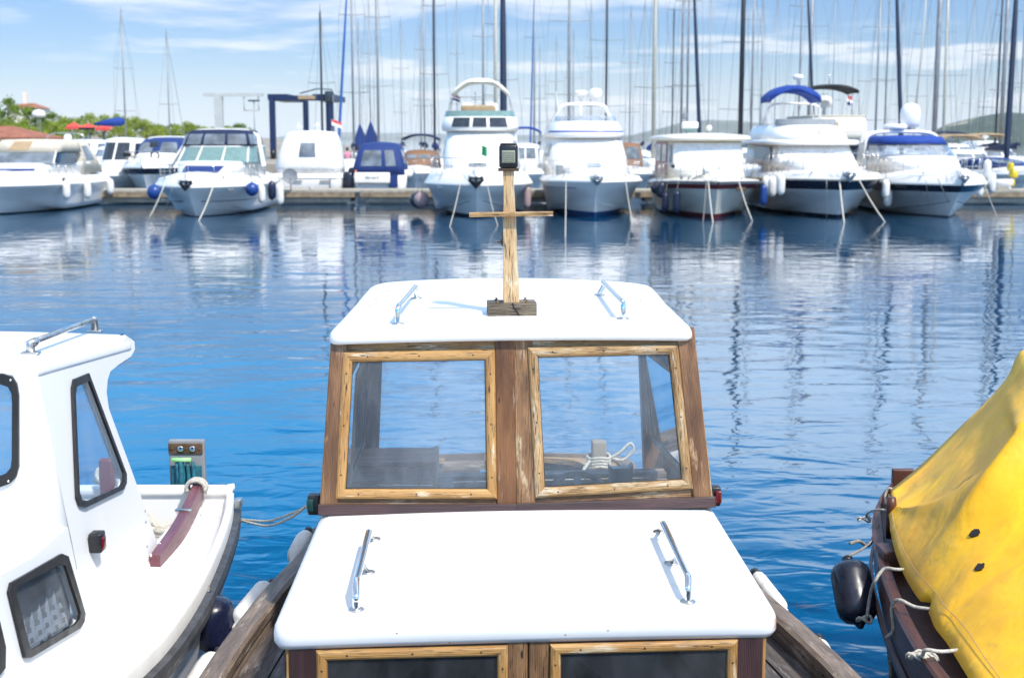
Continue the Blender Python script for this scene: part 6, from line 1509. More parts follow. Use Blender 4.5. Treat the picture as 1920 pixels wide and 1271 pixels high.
small = [
 (190, 68.5, 'small white boat with dark side curtain between the beige canopy cruiser and the pontoon', dict(W=2.6, top=3.0, L=7, win='dglass')),
 (58, 84, 'boat with a steel arch and white radome behind the beige canopy cruiser', dict(W=3.2, top=2.6, arch_=True, radome=True)),
 (118, 98, 'white motorboat with a long cabin roof in front of the red awnings', dict(W=4.4, top=2.9, L=11)),
 (178, 84, 'white motorboat moored left of the blue sail cover', dict(W=3.0, top=2.5)),
 (248, 90, 'boat under a pale grey winter cover', dict(W=4.0, top=2.9, cmat='greyc', L=10)),
 (322, 82, 'white cruiser roof showing behind the dark banded cruiser', dict(W=3.4, top=2.9)),
 (400, 88, 'motorboat with a dark bimini above the navy canopy cruiser', dict(W=3.2, top=2.6, bim='blackc')),
 (778, 74, 'timber topped motorboat behind the pink ball fender', dict(W=2.6, top=2.3, cmat='teak', bim='navy', L=8)),
 (986, 72, 'small white motorboat between the two big flybridge yachts', dict(W=2.2, top=2.7, bim='blue', L=8)),
 (1180, 72, 'brown cabined motorboat left of the red striped boat', dict(W=3.0, top=2.75, cmat='teak', L=9)),
 (1418, 74, 'white motorboat half hidden between the red stripe and the navy band', dict(W=2.4, top=2.4, L=9)),
 (1852, 78, 'motorboat with tan bimini behind the rightmost bow', dict(W=3.4, top=2.3, bim='tan', arch_=True)),
 (1905, 86, 'boat with tan awning at the right edge', dict(W=3.4, top=2.4, bim='tan')),
 (1820, 98, 'white cruiser with navy bimini among the masts at right', dict(W=3.6, top=2.6, bim='navy', radome=True)),
 (1925, 70, 'blue covered motorboat beside the pontoon at the right edge', dict(W=3.0, top=1.9, cmat='royal')),
 (1885, 110, 'white cruiser with a radome far back at the right', dict(W=3.6, top=2.8, radome=True)),
]
for px, Y, lab, kw in small: back_boat(px, Y, lab, **kw)
# dinghy and yellow bollard heap at the right end of the pontoon
d = yroot(1880, 'small white dinghy hull lying on the pontoon right of the last bow', 63.6, name='dinghy', cat='dinghy')
k = Blk([(.66, .1, 2.2, .45, .35, .1, .3), (.95, 0, 2.4, .60, .45, .15, .3), (1.15, 0, 2.4, .62, .46, .15, .3)]); k.mesh(0, .0, crown=.0).build('dinghy_hull', M['gel_far'], d)
k = MB(); k.tube([(-.6, .1, 1.17), (0, -.12, 1.19), (.6, .1, 1.17)], .04, 6); k.build('dinghy_rim', M['greyh'], d)
d = yroot(1893, 'yellow folded equipment on the pontoon at the right edge', 65.2, name='gear_pile', cat='gear')
for x, z, w in ((-.1, .95, .5), (.12, 1.35, .35), (-.05, 1.7, .25)): k = MB(); k.rbox((x, 0, z), (w, .5, .42), .12); k.build('gear_bag', M['yellowp'], d)
for px, lab in ((1852, 'pale yellow long fender standing on edge right of the rightmost bow'), (1838, 'pale fender low beside the pontoon right of the rightmost bow')):
    p = pY(px, 300 if px == 1852 else 330, 58); fender(p, .17, .9, 'fwhite', lab, 'fenders hung along the far row of yachts', rope_to=p+Vector((0, 0, .4)), end='yellowp')
# satellite dish on the pontoon
d = yroot(541, 'grey round dish on a pole on the pontoon beside the navy canopy cruiser', 62.3, name='satellite_dish', cat='dish')
k = MB(); k.lathe((0, .55, 1.32), [(0, 0), (.20, .02), (.33, .07), (.36, .11), (.33, .09), (.2, .045), (0, .03)], 20, axis=(.25, -1, .1)); k.build('dish', M['greyc'], d)
k = MB(); k.tube([(0, .85, .66), (0, .75, 1.1), (.02, .62, 1.3)], .03, 6); k.build('pole', M['dullsteel'], d)
k = MB(); k.tube([(.05, .5, 1.2), (.12, .2, 1.25)], .015, 5); k.rbox((.12, .18, 1.26), (.06, .08, .06), .01); k.build('feed_arm', M['dullsteel'], d)

# ================================================================== sailing boats
def sailboat(px, Y, top=None, r=.085, mast='alu', jib=None, sp=(.38, .68), boom='navy', L=10.5, W=3.3, H=None, lean=0, label='', hullc='gel_far', jibr=.075, aft=False, cloth=None, spw=.9, jx=0, covering=True, py=130):
    x = pY(px, py, Y).x; root = empty('sailing_boat', (x, Y, 0), label, 'sailing boat', 'sailing boats moored behind the motor yachts', local=True)
    if H is None: H = (3+(262-top)/FPX*Y) if top is not None else random.uniform(15, 18)
    mb, hw, zs = hull_mesh(L, W, 1.15, 1.0, 1.0, .45, boot=.12); mb.v = [v-Vector((0, 4.2, 0)) for v in mb.v]; mb.build('hull', [M[hullc], M[hullc], M['navyhull']], root)
    dk = deck_mesh(L, hw, zs, .08, .05, camb=.15); dk.v = [v-Vector((0, 4.2, 0)) for v in dk.v]; dk.build('deck', M['gel_far'], root)
    b = Blk([(1.2, -1.6, 3.6, W*.22, W*.34, .4, .3), (1.75, -.9, 3.5, W*.24, W*.30, .3, .3)]); b.mesh(0, .05).build('coachroof', M['gel_far'], root)
    m = MB(); top_ = Vector((lean*H, 0, H)); m.tube([(0, 0, 1.5), Vector((lean*H*.5, 0, H*.5)), top_], [r, r, r*.8], 10); ms = m.build('mast', M[mast], root)
    s = MB(); s.tube([top_, top_+Vector((0, 0, .5))], .012, 4); s.box(top_+Vector((0, .1, .1)), (.06, .3, .05)); s.build('masthead', M['wire'], ms)
    for f in sp:
        z = H*f; q = MB(); w = spw*(1.15-.4*f); c = Vector((lean*z, 0, z)); q.tube([c+Vector((-w, .12, .06)), c, c+Vector((w, .12, .06))], .022, 5); q.build('spreader', M['alu'], ms)
    for sd in (-1, 1):
        g = MB(); pts = [Vector((sd*W*.44, .15, 1.2))] + [Vector((lean*H*f+sd*spw*(1.15-.4*f), .12, H*f+.06)) for f in sp] + [top_]; g.tube(pts, .007, 4); g.build('shroud', M['wire'], root)
    g = MB(); g.tube([top_, Vector((0, L-4.3, 1.3))], .009, 4); g.build('backstay', M['wire'], root)
    bow = Vector((jx, -4.1, 1.4)); 
    if jib: g = MB(); g.tube([bow, bow.lerp(top_, .08), bow.lerp(top_, .5), bow.lerp(top_, .96)], [jibr*.5, jibr*1.2, jibr, jibr*.35], 8); g.build('furled_sail', M[jib], root)
    else: g = MB(); g.tube([bow, top_], .010, 4); g.build('forestay', M['wire'], root)
    if boom:
        g = MB(); g.tube([(0, .1, 2.3), (0, 3.9, 2.35)], .07, 8); bo = g.build('boom', M['alu'], root)
        if covering: g = MB(); g.tube([(0, -.05, 2.75), (0, .2, 2.6), (0, 2, 2.5), (0, 3.9, 2.42)], [.14, .22, .18, .08], 8); g.build('sail_cover', M[boom], bo)
    if cloth:
        z0, z1, w = cloth; g = MB(); g.add([(0, -.1, z1), (-w*.35, -.2, z0+.3), (-w*.1, -.25, z0), (w*.5, -.2, z0+.15), (w*.3, -.15, z0+.55)], [(0, 1, 2), (0, 2, 3), (0, 3, 4)]); o = g.build('hoisted_cloth', M['royal'], root); sm = o.modifiers.new('s', 'SOLIDIFY'); sm.thickness = .02
    return root
K = 'sailing boat '
SB = [
 (231, 112, dict(top=32, r=.07, boom='blue', label=K+'with thin mast and bright blue sail cover before the green trees', sp=(.4, .66), covering=False)),
 (314, 118, dict(top=70, r=.06, label=K+'whose mast has a long slanting stay, left of the grey gantry', sp=(.5,), jx=1.6, boom='greyc')),
 (602, 84, dict(top=32, r=.07, mast='darkmast', label=K+'with a short dark mast in front of the blue travel lift', sp=(.6,))),
 (661, 82, dict(jib='bluejib', label=K+'with bright blue furled sail left of the three thin masts', r=.07, jx=-.5)),
 (673, 112, dict(top=52, r=.055, label=K+'with the lower mast beside a blue hoisted cloth', cloth=(2.4, 4.4, 1.6), sp=(.55,))),
 (693, 125, dict(top=14, r=.05, label=K+'with hair thin mast above the blue cockpit tent', sp=(.5, .7), cloth=(2.5, 4.8, 1.8))),
 (708, 98, dict(r=.10, label=K+'with two pairs of spreaders right of the blue cloths', sp=(.42, .72), spw=1.1)),
 (788, 130, dict(top=60, r=.06, label=K+'with the shorter mast left of the cream bimini', sp=(.5,))),
 (795, 112, dict(r=.07, label=K+'with plain grey mast left of the cream bimini')),
 (814, 86, dict(r=.075, label=K+'with dark slender mast brushing the left of the cream bimini', mast='darkmast', sp=(.47, .75), boom='royal')),
 (906, 105, dict(r=.09, label=K+'whose mast rises through the cream bimini arch', boom='blue')),
 (929, 92, dict(r=.13, mast='alu_cream', label=K+'with broad pale mast just left of the thick navy furled sail')),
 (942, 78, dict(r=.06, jib='navyjib', jibr=.17, label=K+'with very thick navy furled sail directly behind the little wooden mast', jx=.1)),
 (1002, 112, dict(r=.075, jib='bluejib', jibr=.06, label=K+'with thin blue furled sail between the two flybridge yachts', jx=-.4)),
 (1043, 140, dict(top=82, r=.05, label=K+'with faint distant mast above the radar arch')),
 (1067, 98, dict(r=.10, label=K+'with wide spreaders above the radar arch', sp=(.36, .66), spw=1.7)),
 (1075, 128, dict(top=70, r=.05, label=K+'with low distant mast beside the wide spreaders')),
 (1137, 100, dict(r=.08, mast='darkmast', label=K+'with dark mast and two small flags right of the radar arch', sp=(.32, .6, .83), spw=1.4)),
 (1182, 118, dict(top=28, r=.06, label=K+'with short lone mast left of the red striped boat', boom='blue')),
 (1227, 84, dict(r=.13, mast='alu_cream', label=K+'with thick cream mast over the red striped boat', sp=(.36,), spw=1.2, boom='blue')),
 (1262, 120, dict(top=28, r=.06, label=K+'with short dark mast left of the radar box', mast='darkmast')),
 (1279, 96, dict(r=.10, label=K+'with paired grey mast over the radar box', spw=1.2)),
 (1290, 80, dict(r=.07, jib='navyjib', jibr=.10, label=K+'with navy furled sail leaning right over the radar box', jx=.3)),
 (1391, 82, dict(r=.15, mast='darkmast', label=K+'with thick black mast between red striped and blue bimini yachts', sp=(.3, .55), spw=1.3)),
 (1411, 106, dict(r=.09, label=K+'with grey mast close right of the thick black mast', boom='greyc')),
 (1428, 122, dict(r=.06, label=K+'with slim mast left of the royal blue bimini', sp=(.45,))),
 (1500, 90, dict(r=.06, jib='navyjib', jibr=.09, label=K+'with two dark furled sails meeting over the royal blue bimini', jx=.3)),
 (1519, 104, dict(r=.13, label=K+'with broad grey mast above the right of the royal blue bimini', spw=1.5)),
 (1563, 132, dict(top=-20, r=.04, label=K+'with very faint mast between blue and black biminis')),
 (1646, 108, dict(r=.09, label=K+'with triple spreaders above the black bimini', sp=(.3, .5, .78), spw=1.6)),
 (1663, 84, dict(r=.05, jib='navyjib', jibr=.12, label=K+'with dark blue furled sail right of the black bimini')),
 (1716, 118, dict(r=.07, mast='alu_cream', label=K+'with raking pale spar left of the tall radome', lean=.045)),
 (1757, 88, dict(r=.17, label=K+'with thickest grey mast above the green hill', sp=(.42, .75), spw=2.0, boom='greyc')),
 (1775, 112, dict(r=.12, mast='alu_cream', label=K+'with cream mast right of the thickest grey one', lean=-.01)),
 (1822, 138, dict(r=.05, label=K+'with hair thin mast over the right hill')),
 (1873, 102, dict(r=.08, mast='darkmast', label=K+'with slim dark mast near the right edge', sp=(.35, .6), spw=1.4)),
 (1883, 92, dict(r=.14, label=K+'with broad grey mast near the right edge')),
 (1899, 80, dict(r=.06, jib='navyjib', jibr=.15, label=K+'with thick navy furled sail sloping across the right edge', jx=-1.6)),
 (1917, 96, dict(r=.06, jib='bluejib', jibr=.09, label=K+'with blue furled sail at the extreme right edge', jx=.5)),
 (752, 146, dict(r=.045, top=48, label=K+'with pale far mast right of the blue cockpit tent')),
 (857, 150, dict(r=.045, top=10, label=K+'with thin far mast seen through the cream bimini arch')),
 (1012, 146, dict(r=.045, top=95, label=K+'with low far mast right of the thin blue sail')),
 (1108, 150, dict(r=.045, top=20, label=K+'with thin far mast left of the dark flagged mast')),
 (1208, 152, dict(r=.045, top=15, label=K+'with thin far mast left of the cream one')),
 (1330, 148, dict(r=.05, top=-10, label=K+'with thin far mast between radar box and black mast')),
 (1455, 150, dict(r=.045, top=5, label=K+'with thin far mast over the flybridge of the blue bimini yacht')),
 (1600, 150, dict(r=.045, top=-5, label=K+'with thin far mast above the middle of the black bimini')),
 (1690, 146, dict(r=.05, top=10, label=K+'with thin far mast over the left slope of the green hill')),
 (1848, 152, dict(r=.05, top=0, label=K+'with thin far mast between the two groups of grey masts')),
]
for px, Y, kw in SB: sailboat(px, Y, **kw)
# slanting boom with blue cover on the first sailing boat in front of the trees
p0, p1 = pY(232, 228, 112), pY(177, 233, 112)
g = MB(); g.tube([p0, p0.lerp(p1, .1), p0.lerp(p1, .6), p1], [.25, .38, .28, .08], 8); b_ = [o for o in bpy.data.objects if o.name == 'sailing_boat'][0]
g.v = [v-b_.location for v in g.v]; g.build('sail_cover', M['blue'], b_)

# ================================================================== travel lift, gantry, lamp post
def travel_lift():
    Y = 120; x0, x1 = X_at(512, Y), X_at(617, Y); zt = 3+(262-186)/FPX*Y
    r = empty('travel_lift', ((x0+x1)/2, Y, 1.3), 'dark blue travel lift gantry standing on the quay left of the mast', 'boat lift')
    for i, (x, y) in enumerate(((x0, Y), (x0+1.6, Y+9), (x1-1.2, Y+9), (x1+.2, Y))):
        m = MB(); m.box((x, y, (zt+1.6)/2), (.48, .55, zt-1.6)); m.build('leg', M['craneblue'], r)
        w = MB(); w.lathe((x-.2, y, 1.75), [(.45, 0), (.45, .4)], 16, axis=(1, 0, 0)); w.build('wheel', M['rubber'], r)
    m = MB(); m.box(((x0+x1)/2, Y+.3, zt+.0), (x1-x0+.4, .5, .45)); m.build('cross_beam', M['craneblue'], r)
    m = MB(); m.box((x0+.5, Y+4.5, zt+.1), (1.8, 9, .5)); m.build('side_beam', M['craneblue'], r)
    m = MB(); m.box((x1-.5, Y+4.5, zt+.1), (1.8, 9, .5)); m.build('side_beam', M['craneblue'], r)
    m = MB(); m.box((x1-1.9, Y, zt+.05), (1.5, .4, .3)); m.build('winch', M['tan'], r)
    m = MB(); m.tube([(x1-2.5, Y, zt+.4), (x1-1, Y, zt+.8), (x1+.3, Y, zt+.75), (x1+.5, Y, zt+.3)], .06, 6); m.build('hand_rail', M['craneblue'], r)
    m = MB(); m.rbox((x1+.1, Y-.1, zt+.1), (.7, .9, 1.0), .1); m.build('cab', M['dglass'], r)
travel_lift()
def gantry():
    Y = 140; xa, xb = X_at(405, Y), X_at(485, Y); zt = 3+(262-180)/FPX*Y
    r = empty('grey_gantry', ((xa+xb)/2, Y, 1.3), 'pale grey gantry crane with hanging frame left of the blue travel lift', 'gantry')
    m = MB(); m.box((xa+.4, Y, (zt+1)/2), (.8, .8, zt-1)); m.build('column', M['cranegrey'], r)
    m = MB(); m.box(((xa+xb)/2-.3, Y, zt), (xb-xa+1.8, .5, .32)); m.build('jib_beam', M['cranegrey'], r)
    m = MB(); 
    for a, b in (((xb-1.4, zt-.2), (xb-1.4, zt-1.6)), ((xb+.1, zt-.2), (xb+.1, zt-1.6)), ((xb-1.4, zt-1.6), (xb+.1, zt-1.6))): m.tube([(a[0], Y, a[1]), (b[0], Y, b[1])], .06, 5)
    m.build('hanging_frame', M['cranegrey'], r)
    Y = 110; x = X_at(478, Y); r = empty('quay_lamp', (x, Y, 1.3), 'thin lamp post with a flat head under the grey gantry frame', 'street lamp')
    zt = 3+(262-192)/FPX*Y; m = MB(); m.tube([(x, Y, 1.2), (x, Y, zt)], .05, 6); m.build('pole', M['alu'], r); m = MB(); m.box((x, Y, zt+.05), (.9, .3, .12)); m.build('lamp_head', M['blackp'], r)
gantry()

# ================================================================== land, hills
def ridge(name, Y0, pts, depth, mat, base=-2, seed=0, rough=1.0, label=None):
    """pts = (px, top_py): skyline of a hill standing at distance Y0"""
    X = [(X_at(a, Y0), 3+(262-b)/FPX*Y0) for a, b in pts]; n = 90; rows = []
    for j in range(13):
        t = j/12; prof = math.sin(math.pi*min(1, t*1.0))**.8 if 0 < t < 1 else 0; r_ = []
        for i in range(n+1):
            x = lerp(X[0][0], X[-1][0], i/n); h = interp(X, x); nz = mathutils.noise.noise(Vector((x/Y0*22+seed, t*5, seed)))*.5+mathutils.noise.noise(Vector((x/Y0*70+seed, t*14, seed)))*.22
            r_.append(Vector((x*(1+depth*t/Y0), Y0+depth*(t-.5), base+(h-base)*prof*(1+.14*nz*rough))))
        rows.append(r_)
    mb = MB(); w = n+1; mb.add([v for r_ in rows for v in r_], [(j*w+i, j*w+i+1, (j+1)*w+i+1, (j+1)*w+i) for j in range(12) for i in range(n)], 0, True)
    o = mb.build(name, mat); return tag(o, kind='structure')
import mathutils
def hillmat(name, a, b, scale):
    m, t, p, o = newmat(name); tc = N(t, 'ShaderNodeTexCoord').outputs['Object']
    c = mixc(t, mrange(t, noise(t, tc, scale, 8, .7), .4, .62), a, b); c = mixc(t, mrange(t, noise(t, tc, scale*.3, 3), .60, .68), c, (.42, .38, .28))
    t.links.new(c, p.inputs['Base Color']); p.inputs['Roughness'].default_value = .95; return m
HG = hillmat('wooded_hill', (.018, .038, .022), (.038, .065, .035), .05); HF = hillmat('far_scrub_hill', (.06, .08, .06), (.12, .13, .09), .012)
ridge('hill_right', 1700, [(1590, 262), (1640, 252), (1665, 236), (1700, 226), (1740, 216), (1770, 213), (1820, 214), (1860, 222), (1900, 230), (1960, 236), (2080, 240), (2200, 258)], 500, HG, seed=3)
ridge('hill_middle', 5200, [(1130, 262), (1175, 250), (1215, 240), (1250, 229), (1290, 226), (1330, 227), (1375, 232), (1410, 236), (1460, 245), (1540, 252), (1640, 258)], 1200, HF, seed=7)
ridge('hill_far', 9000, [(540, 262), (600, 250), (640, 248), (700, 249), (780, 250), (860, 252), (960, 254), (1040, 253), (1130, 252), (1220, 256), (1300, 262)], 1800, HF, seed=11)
g = MB(); vs = []; nx, ny = 24, 14
for j in range(ny+1):
    for i in range(nx+1):
        x = lerp(-190, -13, i/nx); y = lerp(96, 420, j/ny); t = min(1, max(0, (y-118)/90))*min(1, max(0, (-24-x)/30)); vs.append((x-(y-96)*.35*(i/nx)*.3, y, 1.3+2.6*t+.25*mathutils.noise.noise(Vector((x*.06, y*.06, 0)))*(1 if t > 0 else 0)))
w = nx+1; g.add(vs, [(j*w+i, j*w+i+1, (j+1)*w+i+1, (j+1)*w+i) for j in range(ny) for i in range(nx)], 0, True)
g.add([(-190, 96, 1.3), (-13, 96, 1.3), (-13, 96, -1), (-190, 96, -1)], [(0, 1, 2, 3)]); g.add([(-13, 96, 1.3), (-47, 420, 1.3), (-47, 420, -1), (-13, 96, -1)], [(0, 1, 2, 3)])
tag(g.build('quay_ground', plain('dusty_quay_ground', (.28, .25, .20), .9, 0, .3, .2, dirt=(.14, .15, .07))), kind='structure')

# ================================================================== trees
def leafmat(name, a, b):
    m, t, p, o = newmat(name); oi = N(t, 'ShaderNodeTexCoord').outputs['Object']
    c = mixc(t, mrange(t, noise(t, oi, .55, 4), .35, .65), a, b); c = mixc(t, mrange(t, noise(t, oi, 3.5, 3), .5, .75), c, tuple(x*.6 for x in a))
    t.links.new(c, p.inputs['Base Color']); p.inputs['Roughness'].default_value = .7
    tr = N(t, 'ShaderNodeBsdfTranslucent'); t.links.new(c, tr.inputs[0]); ms = N(t, 'ShaderNodeMixShader'); ms.inputs[0].default_value = .3
    t.links.new(p.outputs[0], ms.inputs[1]); t.links.new(tr.outputs[0], ms.inputs[2]); t.links.new(ms.outputs[0], o.inputs[0]); return m
LM = [leafmat('pine_foliage', (.085, .16, .014), (.20, .29, .022)), leafmat('yellow_green_foliage', (.17, .25, .014), (.34, .40, .03))]
BARK = plain('pine_bark', (.12, .08, .055), .9)
def tree(W_, H_, seed, mat):
    rnd = random.Random(seed); root = empty('pine_tree', (0, 0, 0), 'x', 'tree', 'trees on the left shore', local=True)
    t = MB(); t.tube([(0, 0, -.5), (.1, 0, H_*.3), (-.05, .1, H_*.6), (0, 0, H_*.8)], [.22, .17, .11, .04], 7); t.build('trunk', BARK, root)
    for k in range(4):
        a = rnd.uniform(0, 6.28); l = MB(); l.tube([(0, 0, H_*(.3+.1*k)), (math.cos(a)*W_*.18, math.sin(a)*W_*.18, H_*(.45+.1*k)), (math.cos(a)*W_*.32, math.sin(a)*W_*.32, H_*(.6+.08*k))], [.09, .06, .02], 5); l.build('limb', BARK, root)
    c = MB(); vs = []; fs = []
    clumps = []
    for k in range(46):
        a = rnd.uniform(0, 6.283); u = rnd.random()**.5; hz_ = rnd.random(); rad = W_/2*u*(math.sin(math.pi*min(1, .15+.85*hz_))**.5); clumps.append((math.cos(a)*rad, math.sin(a)*rad, H_*(.22+.74*hz_*(1-.25*u)), W_*rnd.uniform(.07, .15)))
    for (cx, cy, cz, cr) in clumps:
        for _ in range(42):
            d = Vector((rnd.gauss(0, 1), rnd.gauss(0, 1), rnd.gauss(0, .75))).normalized()*cr*rnd.uniform(.55, 1.12); p = Vector((cx, cy, cz))+d
            u = Vector((rnd.gauss(0, 1), rnd.gauss(0, 1), rnd.gauss(0, 1))).normalized(); v = u.cross(d.normalized()+Vector((.01, 0, .3))).normalized(); s = rnd.uniform(.10, .22)
            b = len(vs); vs += [p-u*s, p+v*s*.7, p+u*s, p-v*s*.7]; fs.append((b, b+1, b+2, b+3))
    c.add(vs, fs); c.build('crown', mat, root, recalc=False); return root
protos = [tree(7.0, 7.5, 1, LM[0]), tree(6.0, 6.0, 2, LM[1]), tree(7.5, 6.5, 3, LM[1]), tree(6.0, 8.0, 4, LM[0])]
TR = [(-30, 182, 168, 0, 'dark pine cut by the left edge above the terracotta roof'), (18, 187, 165, 3, 'tallest dark pine at the left above the terracotta roof'), (52, 198, 160, 0, 'dark pine left of the steel arch boat'), (72, 214, 150, 3, 'dark pine directly behind the steel arch'), (-8, 215, 150, 1, 'bright green tree low at the left edge'),
 (98, 208, 170, 0, 'dark pine with rounded top right of the white dome'), (122, 217, 165, 1, 'yellow green tree behind the red awnings, left one'), (146, 219, 172, 0, 'dark green tree between the yellow green ones'), (168, 213, 178, 2, 'yellow green tree rising over the middle awning'), (196, 216, 172, 2, 'bushy bright tree just above the blue sail cover'),
 (222, 213, 180, 1, 'bright tree touching the thin mast on its left'), (252, 219, 170, 2, 'broad yellow green tree right of the thin mast'), (276, 224, 165, 2, 'yellow green tree before the winter covered boat'), (300, 232, 172, 0, 'small dark tree left of the slanting stay'), (325, 233, 180, 0, 'small dark tree at the foot of the second mast'), (350, 228, 170, 2, 'round bright tree over the navy canopy cruiser'), (374, 233, 178, 1, 'small bright tree left of the dark bimini'), (402, 236, 175, 1, 'low bright tree behind the dark bimini'), (428, 238, 180, 2, 'low tree at the foot of the grey gantry'), (452, 244, 185, 0, 'last low tree toward the blue travel lift'),
 (40, 222, 140, 1, 'bright green bush tree behind the radome'), (100, 228, 145, 2, 'low yellow green tree left of the awnings')]
usedp = set()
def place_tree(k, px, top, Y, label, sc=None):
    o = protos[k] if k not in usedp else copy_tree(protos[k]); usedp.add(k)
    z0 = 1.3+2.6*min(1, max(0, (Y-118)/90))*.8; ht = 3+(262-top)/FPX*Y-z0; base = [7.5, 6.0, 6.5, 8.0][k]
    s = max(.38, ht/base*1.12); o.location = (X_at(px, Y), Y, z0-.2); o.scale = (max(s, .62)*1.05, max(s, .62)*1.05, s); o.rotation_euler.z = (px*37 % 628)/100; o['label'] = label
for px, top, Y, k, lab in TR: place_tree(k, px, top, Y, lab)

# ================================================================== shore buildings and awnings
def shore():
    Y = 118; xa, xb = X_at(-80, Y), X_at(62, Y)
    r = empty('low_house', ((xa+xb)/2, Y, 1.3), 'low house with a long terracotta roof at the left edge', 'house')
    zt, ze = 3+(262-236)/FPX*Y, 3+(262-258)/FPX*Y
    m = MB(); m.box(((xa+xb)/2, Y+4, (ze+1.2)/2), (xb-xa-1, 8, ze-1.2)); m.build('wall', M['wallw'], r)
    m = MB(); xm = xb-3.2
    m.add([(xa, Y-.5, ze), (xb, Y-.5, ze), (xb, Y+8.5, ze), (xa, Y+8.5, ze), (xa, Y+4, zt), (xm, Y+4, zt)], [(0, 1, 5, 4), (1, 2, 5), (2, 3, 4, 5), (0, 4, 3)]); ro = m.build('roof', M['brick'], r); s = ro.modifiers.new('s', 'SOLIDIFY'); s.thickness = .12
    for k in range(4): w = MB(); x = lerp(xa, xb, .3+.18*k); w.box((x, Y-.02, 2.2), (.9, .06, .9)); w.build('window', M['dglass'], r)
    Y = 235; x = X_at(58, Y); r = empty('pale_building', (x, Y, 3.5), 'pale pink building with a slim tower above the trees at left', 'building')
    zr = 3+(262-205)/FPX*Y
    m = MB(); m.box((x, Y, (zr+3)/2), (5.0, 6, zr-3)); m.build('wall', M['wallw'], r); m = MB(); m.box((x-.6, Y, zr+1.4), (.75, .75, 2.9)); m.build('tower', M['wallw'], r)
    m = MB(); m.add([(x-2.8, Y-3.2, zr), (x+2.8, Y-3.2, zr), (x+2.8, Y+3.2, zr), (x-2.8, Y+3.2, zr), (x-1, Y, zr+.9), (x+1, Y, zr+.9)], [(0, 1, 5, 4), (1, 2, 5), (2, 3, 4, 5), (0, 4, 3)]); m.build('roof', M['orange'] if 0 else M['brick'], r)
    Y = 150; x = X_at(75, Y); r = empty('water_tank', (x, Y, 3), 'white dome shaped tank right of the pale tower', 'tank'); zt = 3+(262-212)/FPX*Y
    m = MB(); m.lathe((x, Y, 2.5), [(.25, 0), (.25, zt-3.1), (.7, zt-3.0), (.75, zt-2.6), (.5, zt-2.3), (0, zt-2.2)], 14); m.build('tank_body', M['gel_far'], r)
    for i, (a, b, t) in enumerate(((128, 152, 230), (152, 182, 232), (184, 212, 233))):
        Y = 116+i*2; xa, xb = X_at(a, Y), X_at(b, Y); zt = 3+(262-t)/FPX*Y
        r = empty('red_awning', ((xa+xb)/2, Y, 1.3), ['left small', 'middle', 'right'][i]+' red parasol on the quay before the trees', 'parasol', 'red parasols on the quay')
        m = MB(); cx = (xa+xb)/2; w = (xb-xa)/2; m.add([(cx-w, Y-w, zt-.36), (cx+w, Y-w, zt-.36), (cx+w, Y+w, zt-.36), (cx-w, Y+w, zt-.36), (cx, Y, zt)], [(0, 1, 4), (1, 2, 4), (2, 3, 4), (3, 0, 4)]); m.build('parasol_cloth', M['redcloth'], r)
        m = MB(); m.tube([(cx, Y, 1.2), (cx, Y, zt+.1)], .04, 6); m.build('pole', M['dullsteel'], r)
        m = MB(); m.box((cx, Y-w, zt-.48), (2*w, .03, .22)); m.build('valance', M['blackc'] if i == 1 else M['redcloth'], r)
shore()

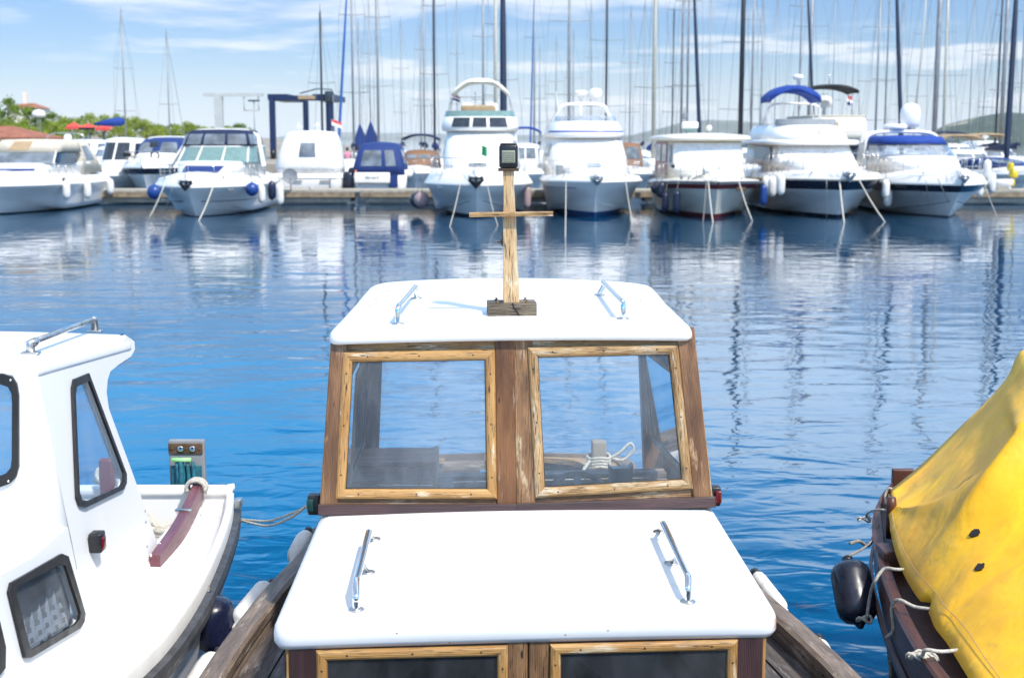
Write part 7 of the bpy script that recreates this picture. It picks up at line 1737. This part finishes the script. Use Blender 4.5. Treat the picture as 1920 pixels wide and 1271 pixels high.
# ================================================================== people on the far pontoon
def person(px, Y, z, label, shirt, trousers='royal', hair='blackp', face=0, arm=.25):
    x = X_at(px, Y); r = empty('person', (x, Y, z), label, 'person', rz=face)
    ORG[r.name] = Vector((0, 0, 0))
    V = [(0, 0, .92), (0, 0, 1.12), (0, 0, 1.36), (0, 0, 1.47), (0, -.01, 1.60), (0, -.01, 1.70), (.17, 0, 1.38), (.24, .0, 1.12), (.26, -arm, .95), (-.17, 0, 1.38), (-.24, -.04, 1.12), (-.22, -.2-arm, 1.05), (.10, 0, .86), (.11, -.02, .48), (.11, .02, .07), (.12, -.14, .04), (-.10, 0, .86), (-.12, .05, .48), (-.12, .10, .07), (-.13, -.05, .04)]
    Rr = [.15, .13, .15, .06, .095, .09, .06, .045, .035, .06, .045, .035, .095, .065, .045, .04, .095, .065, .045, .04]
    E_ = [(0, 1), (1, 2), (2, 3), (3, 4), (4, 5), (2, 6), (6, 7), (7, 8), (2, 9), (9, 10), (10, 11), (0, 12), (12, 13), (13, 14), (14, 15), (0, 16), (16, 17), (17, 18), (18, 19)]
    me = bpy.data.meshes.new('body'); me.from_pydata(V, E_, []); me.materials.append(M['skin']); o = bpy.data.objects.new('body', me); col.objects.link(o); o.parent = r
    s = o.modifiers.new('skin', 'SKIN')
    for i, v in enumerate(me.skin_vertices[0].data): v.radius = (Rr[i]*1.05, Rr[i]*.8); v.use_root = (i == 0)
    sb = o.modifiers.new('sub', 'SUBSURF'); sb.levels = 1; sb.render_levels = 1
    t = MB(); t.lathe((0, 0, .88), [(.19, 0), (.17, .2), (.20, .42), (.17, .53), (.08, .58)], 14)
    for v in t.v: v.y *= .72
    t.tube([(.17, 0, 1.38), (.245, 0, 1.10)], [.085, .07], 8); t.tube([(-.17, 0, 1.38), (-.245, -.04, 1.10)], [.085, .07], 8); t.build('shirt', M[shirt], r)
    q = MB(); q.tube([(.09, 0, .95), (.115, -.02, .46), (.112, .02, .14)], [.125, .09, .07], 8); q.tube([(-.09, 0, .95), (-.125, .05, .46), (-.122, .10, .14)], [.125, .09, .07], 8); q.build('trousers', M[trousers], r)
    h = MB(); h.lathe((0, .02, 1.62), [(.10, -.05), (.115, .04), (.10, .12), (.05, .165), (0, .17)], 12); h.build('hair', M[hair], r)
person(651, 93.9, .70, 'person in a pink shirt with dark hair standing on the far pontoon', 'pinkcloth', 'greyc', face=.4)
person(662, 94.2, .70, 'person in a white top standing right of the one in pink', 'whitec', 'navy', 'tan', face=-.6)
# ================================================================== air
def haze():
    m = bpy.data.materials.new('sea_haze'); m.use_nodes = True; t = m.node_tree; t.nodes.clear()
    o = N(t, 'ShaderNodeOutputMaterial'); v = N(t, 'ShaderNodeVolumePrincipled'); v.inputs['Color'].default_value = (.95, .98, 1, 1); v.inputs['Density'].default_value = 8e-5; v.inputs['Anisotropy'].default_value = -.15
    t.links.new(v.outputs[0], o.inputs['Volume'])
    b = MB(); b.box((0, 7150, 51.5), (19000, 14600, 110)); ob = b.build('haze', m); tag(ob, kind='stuff')
haze()
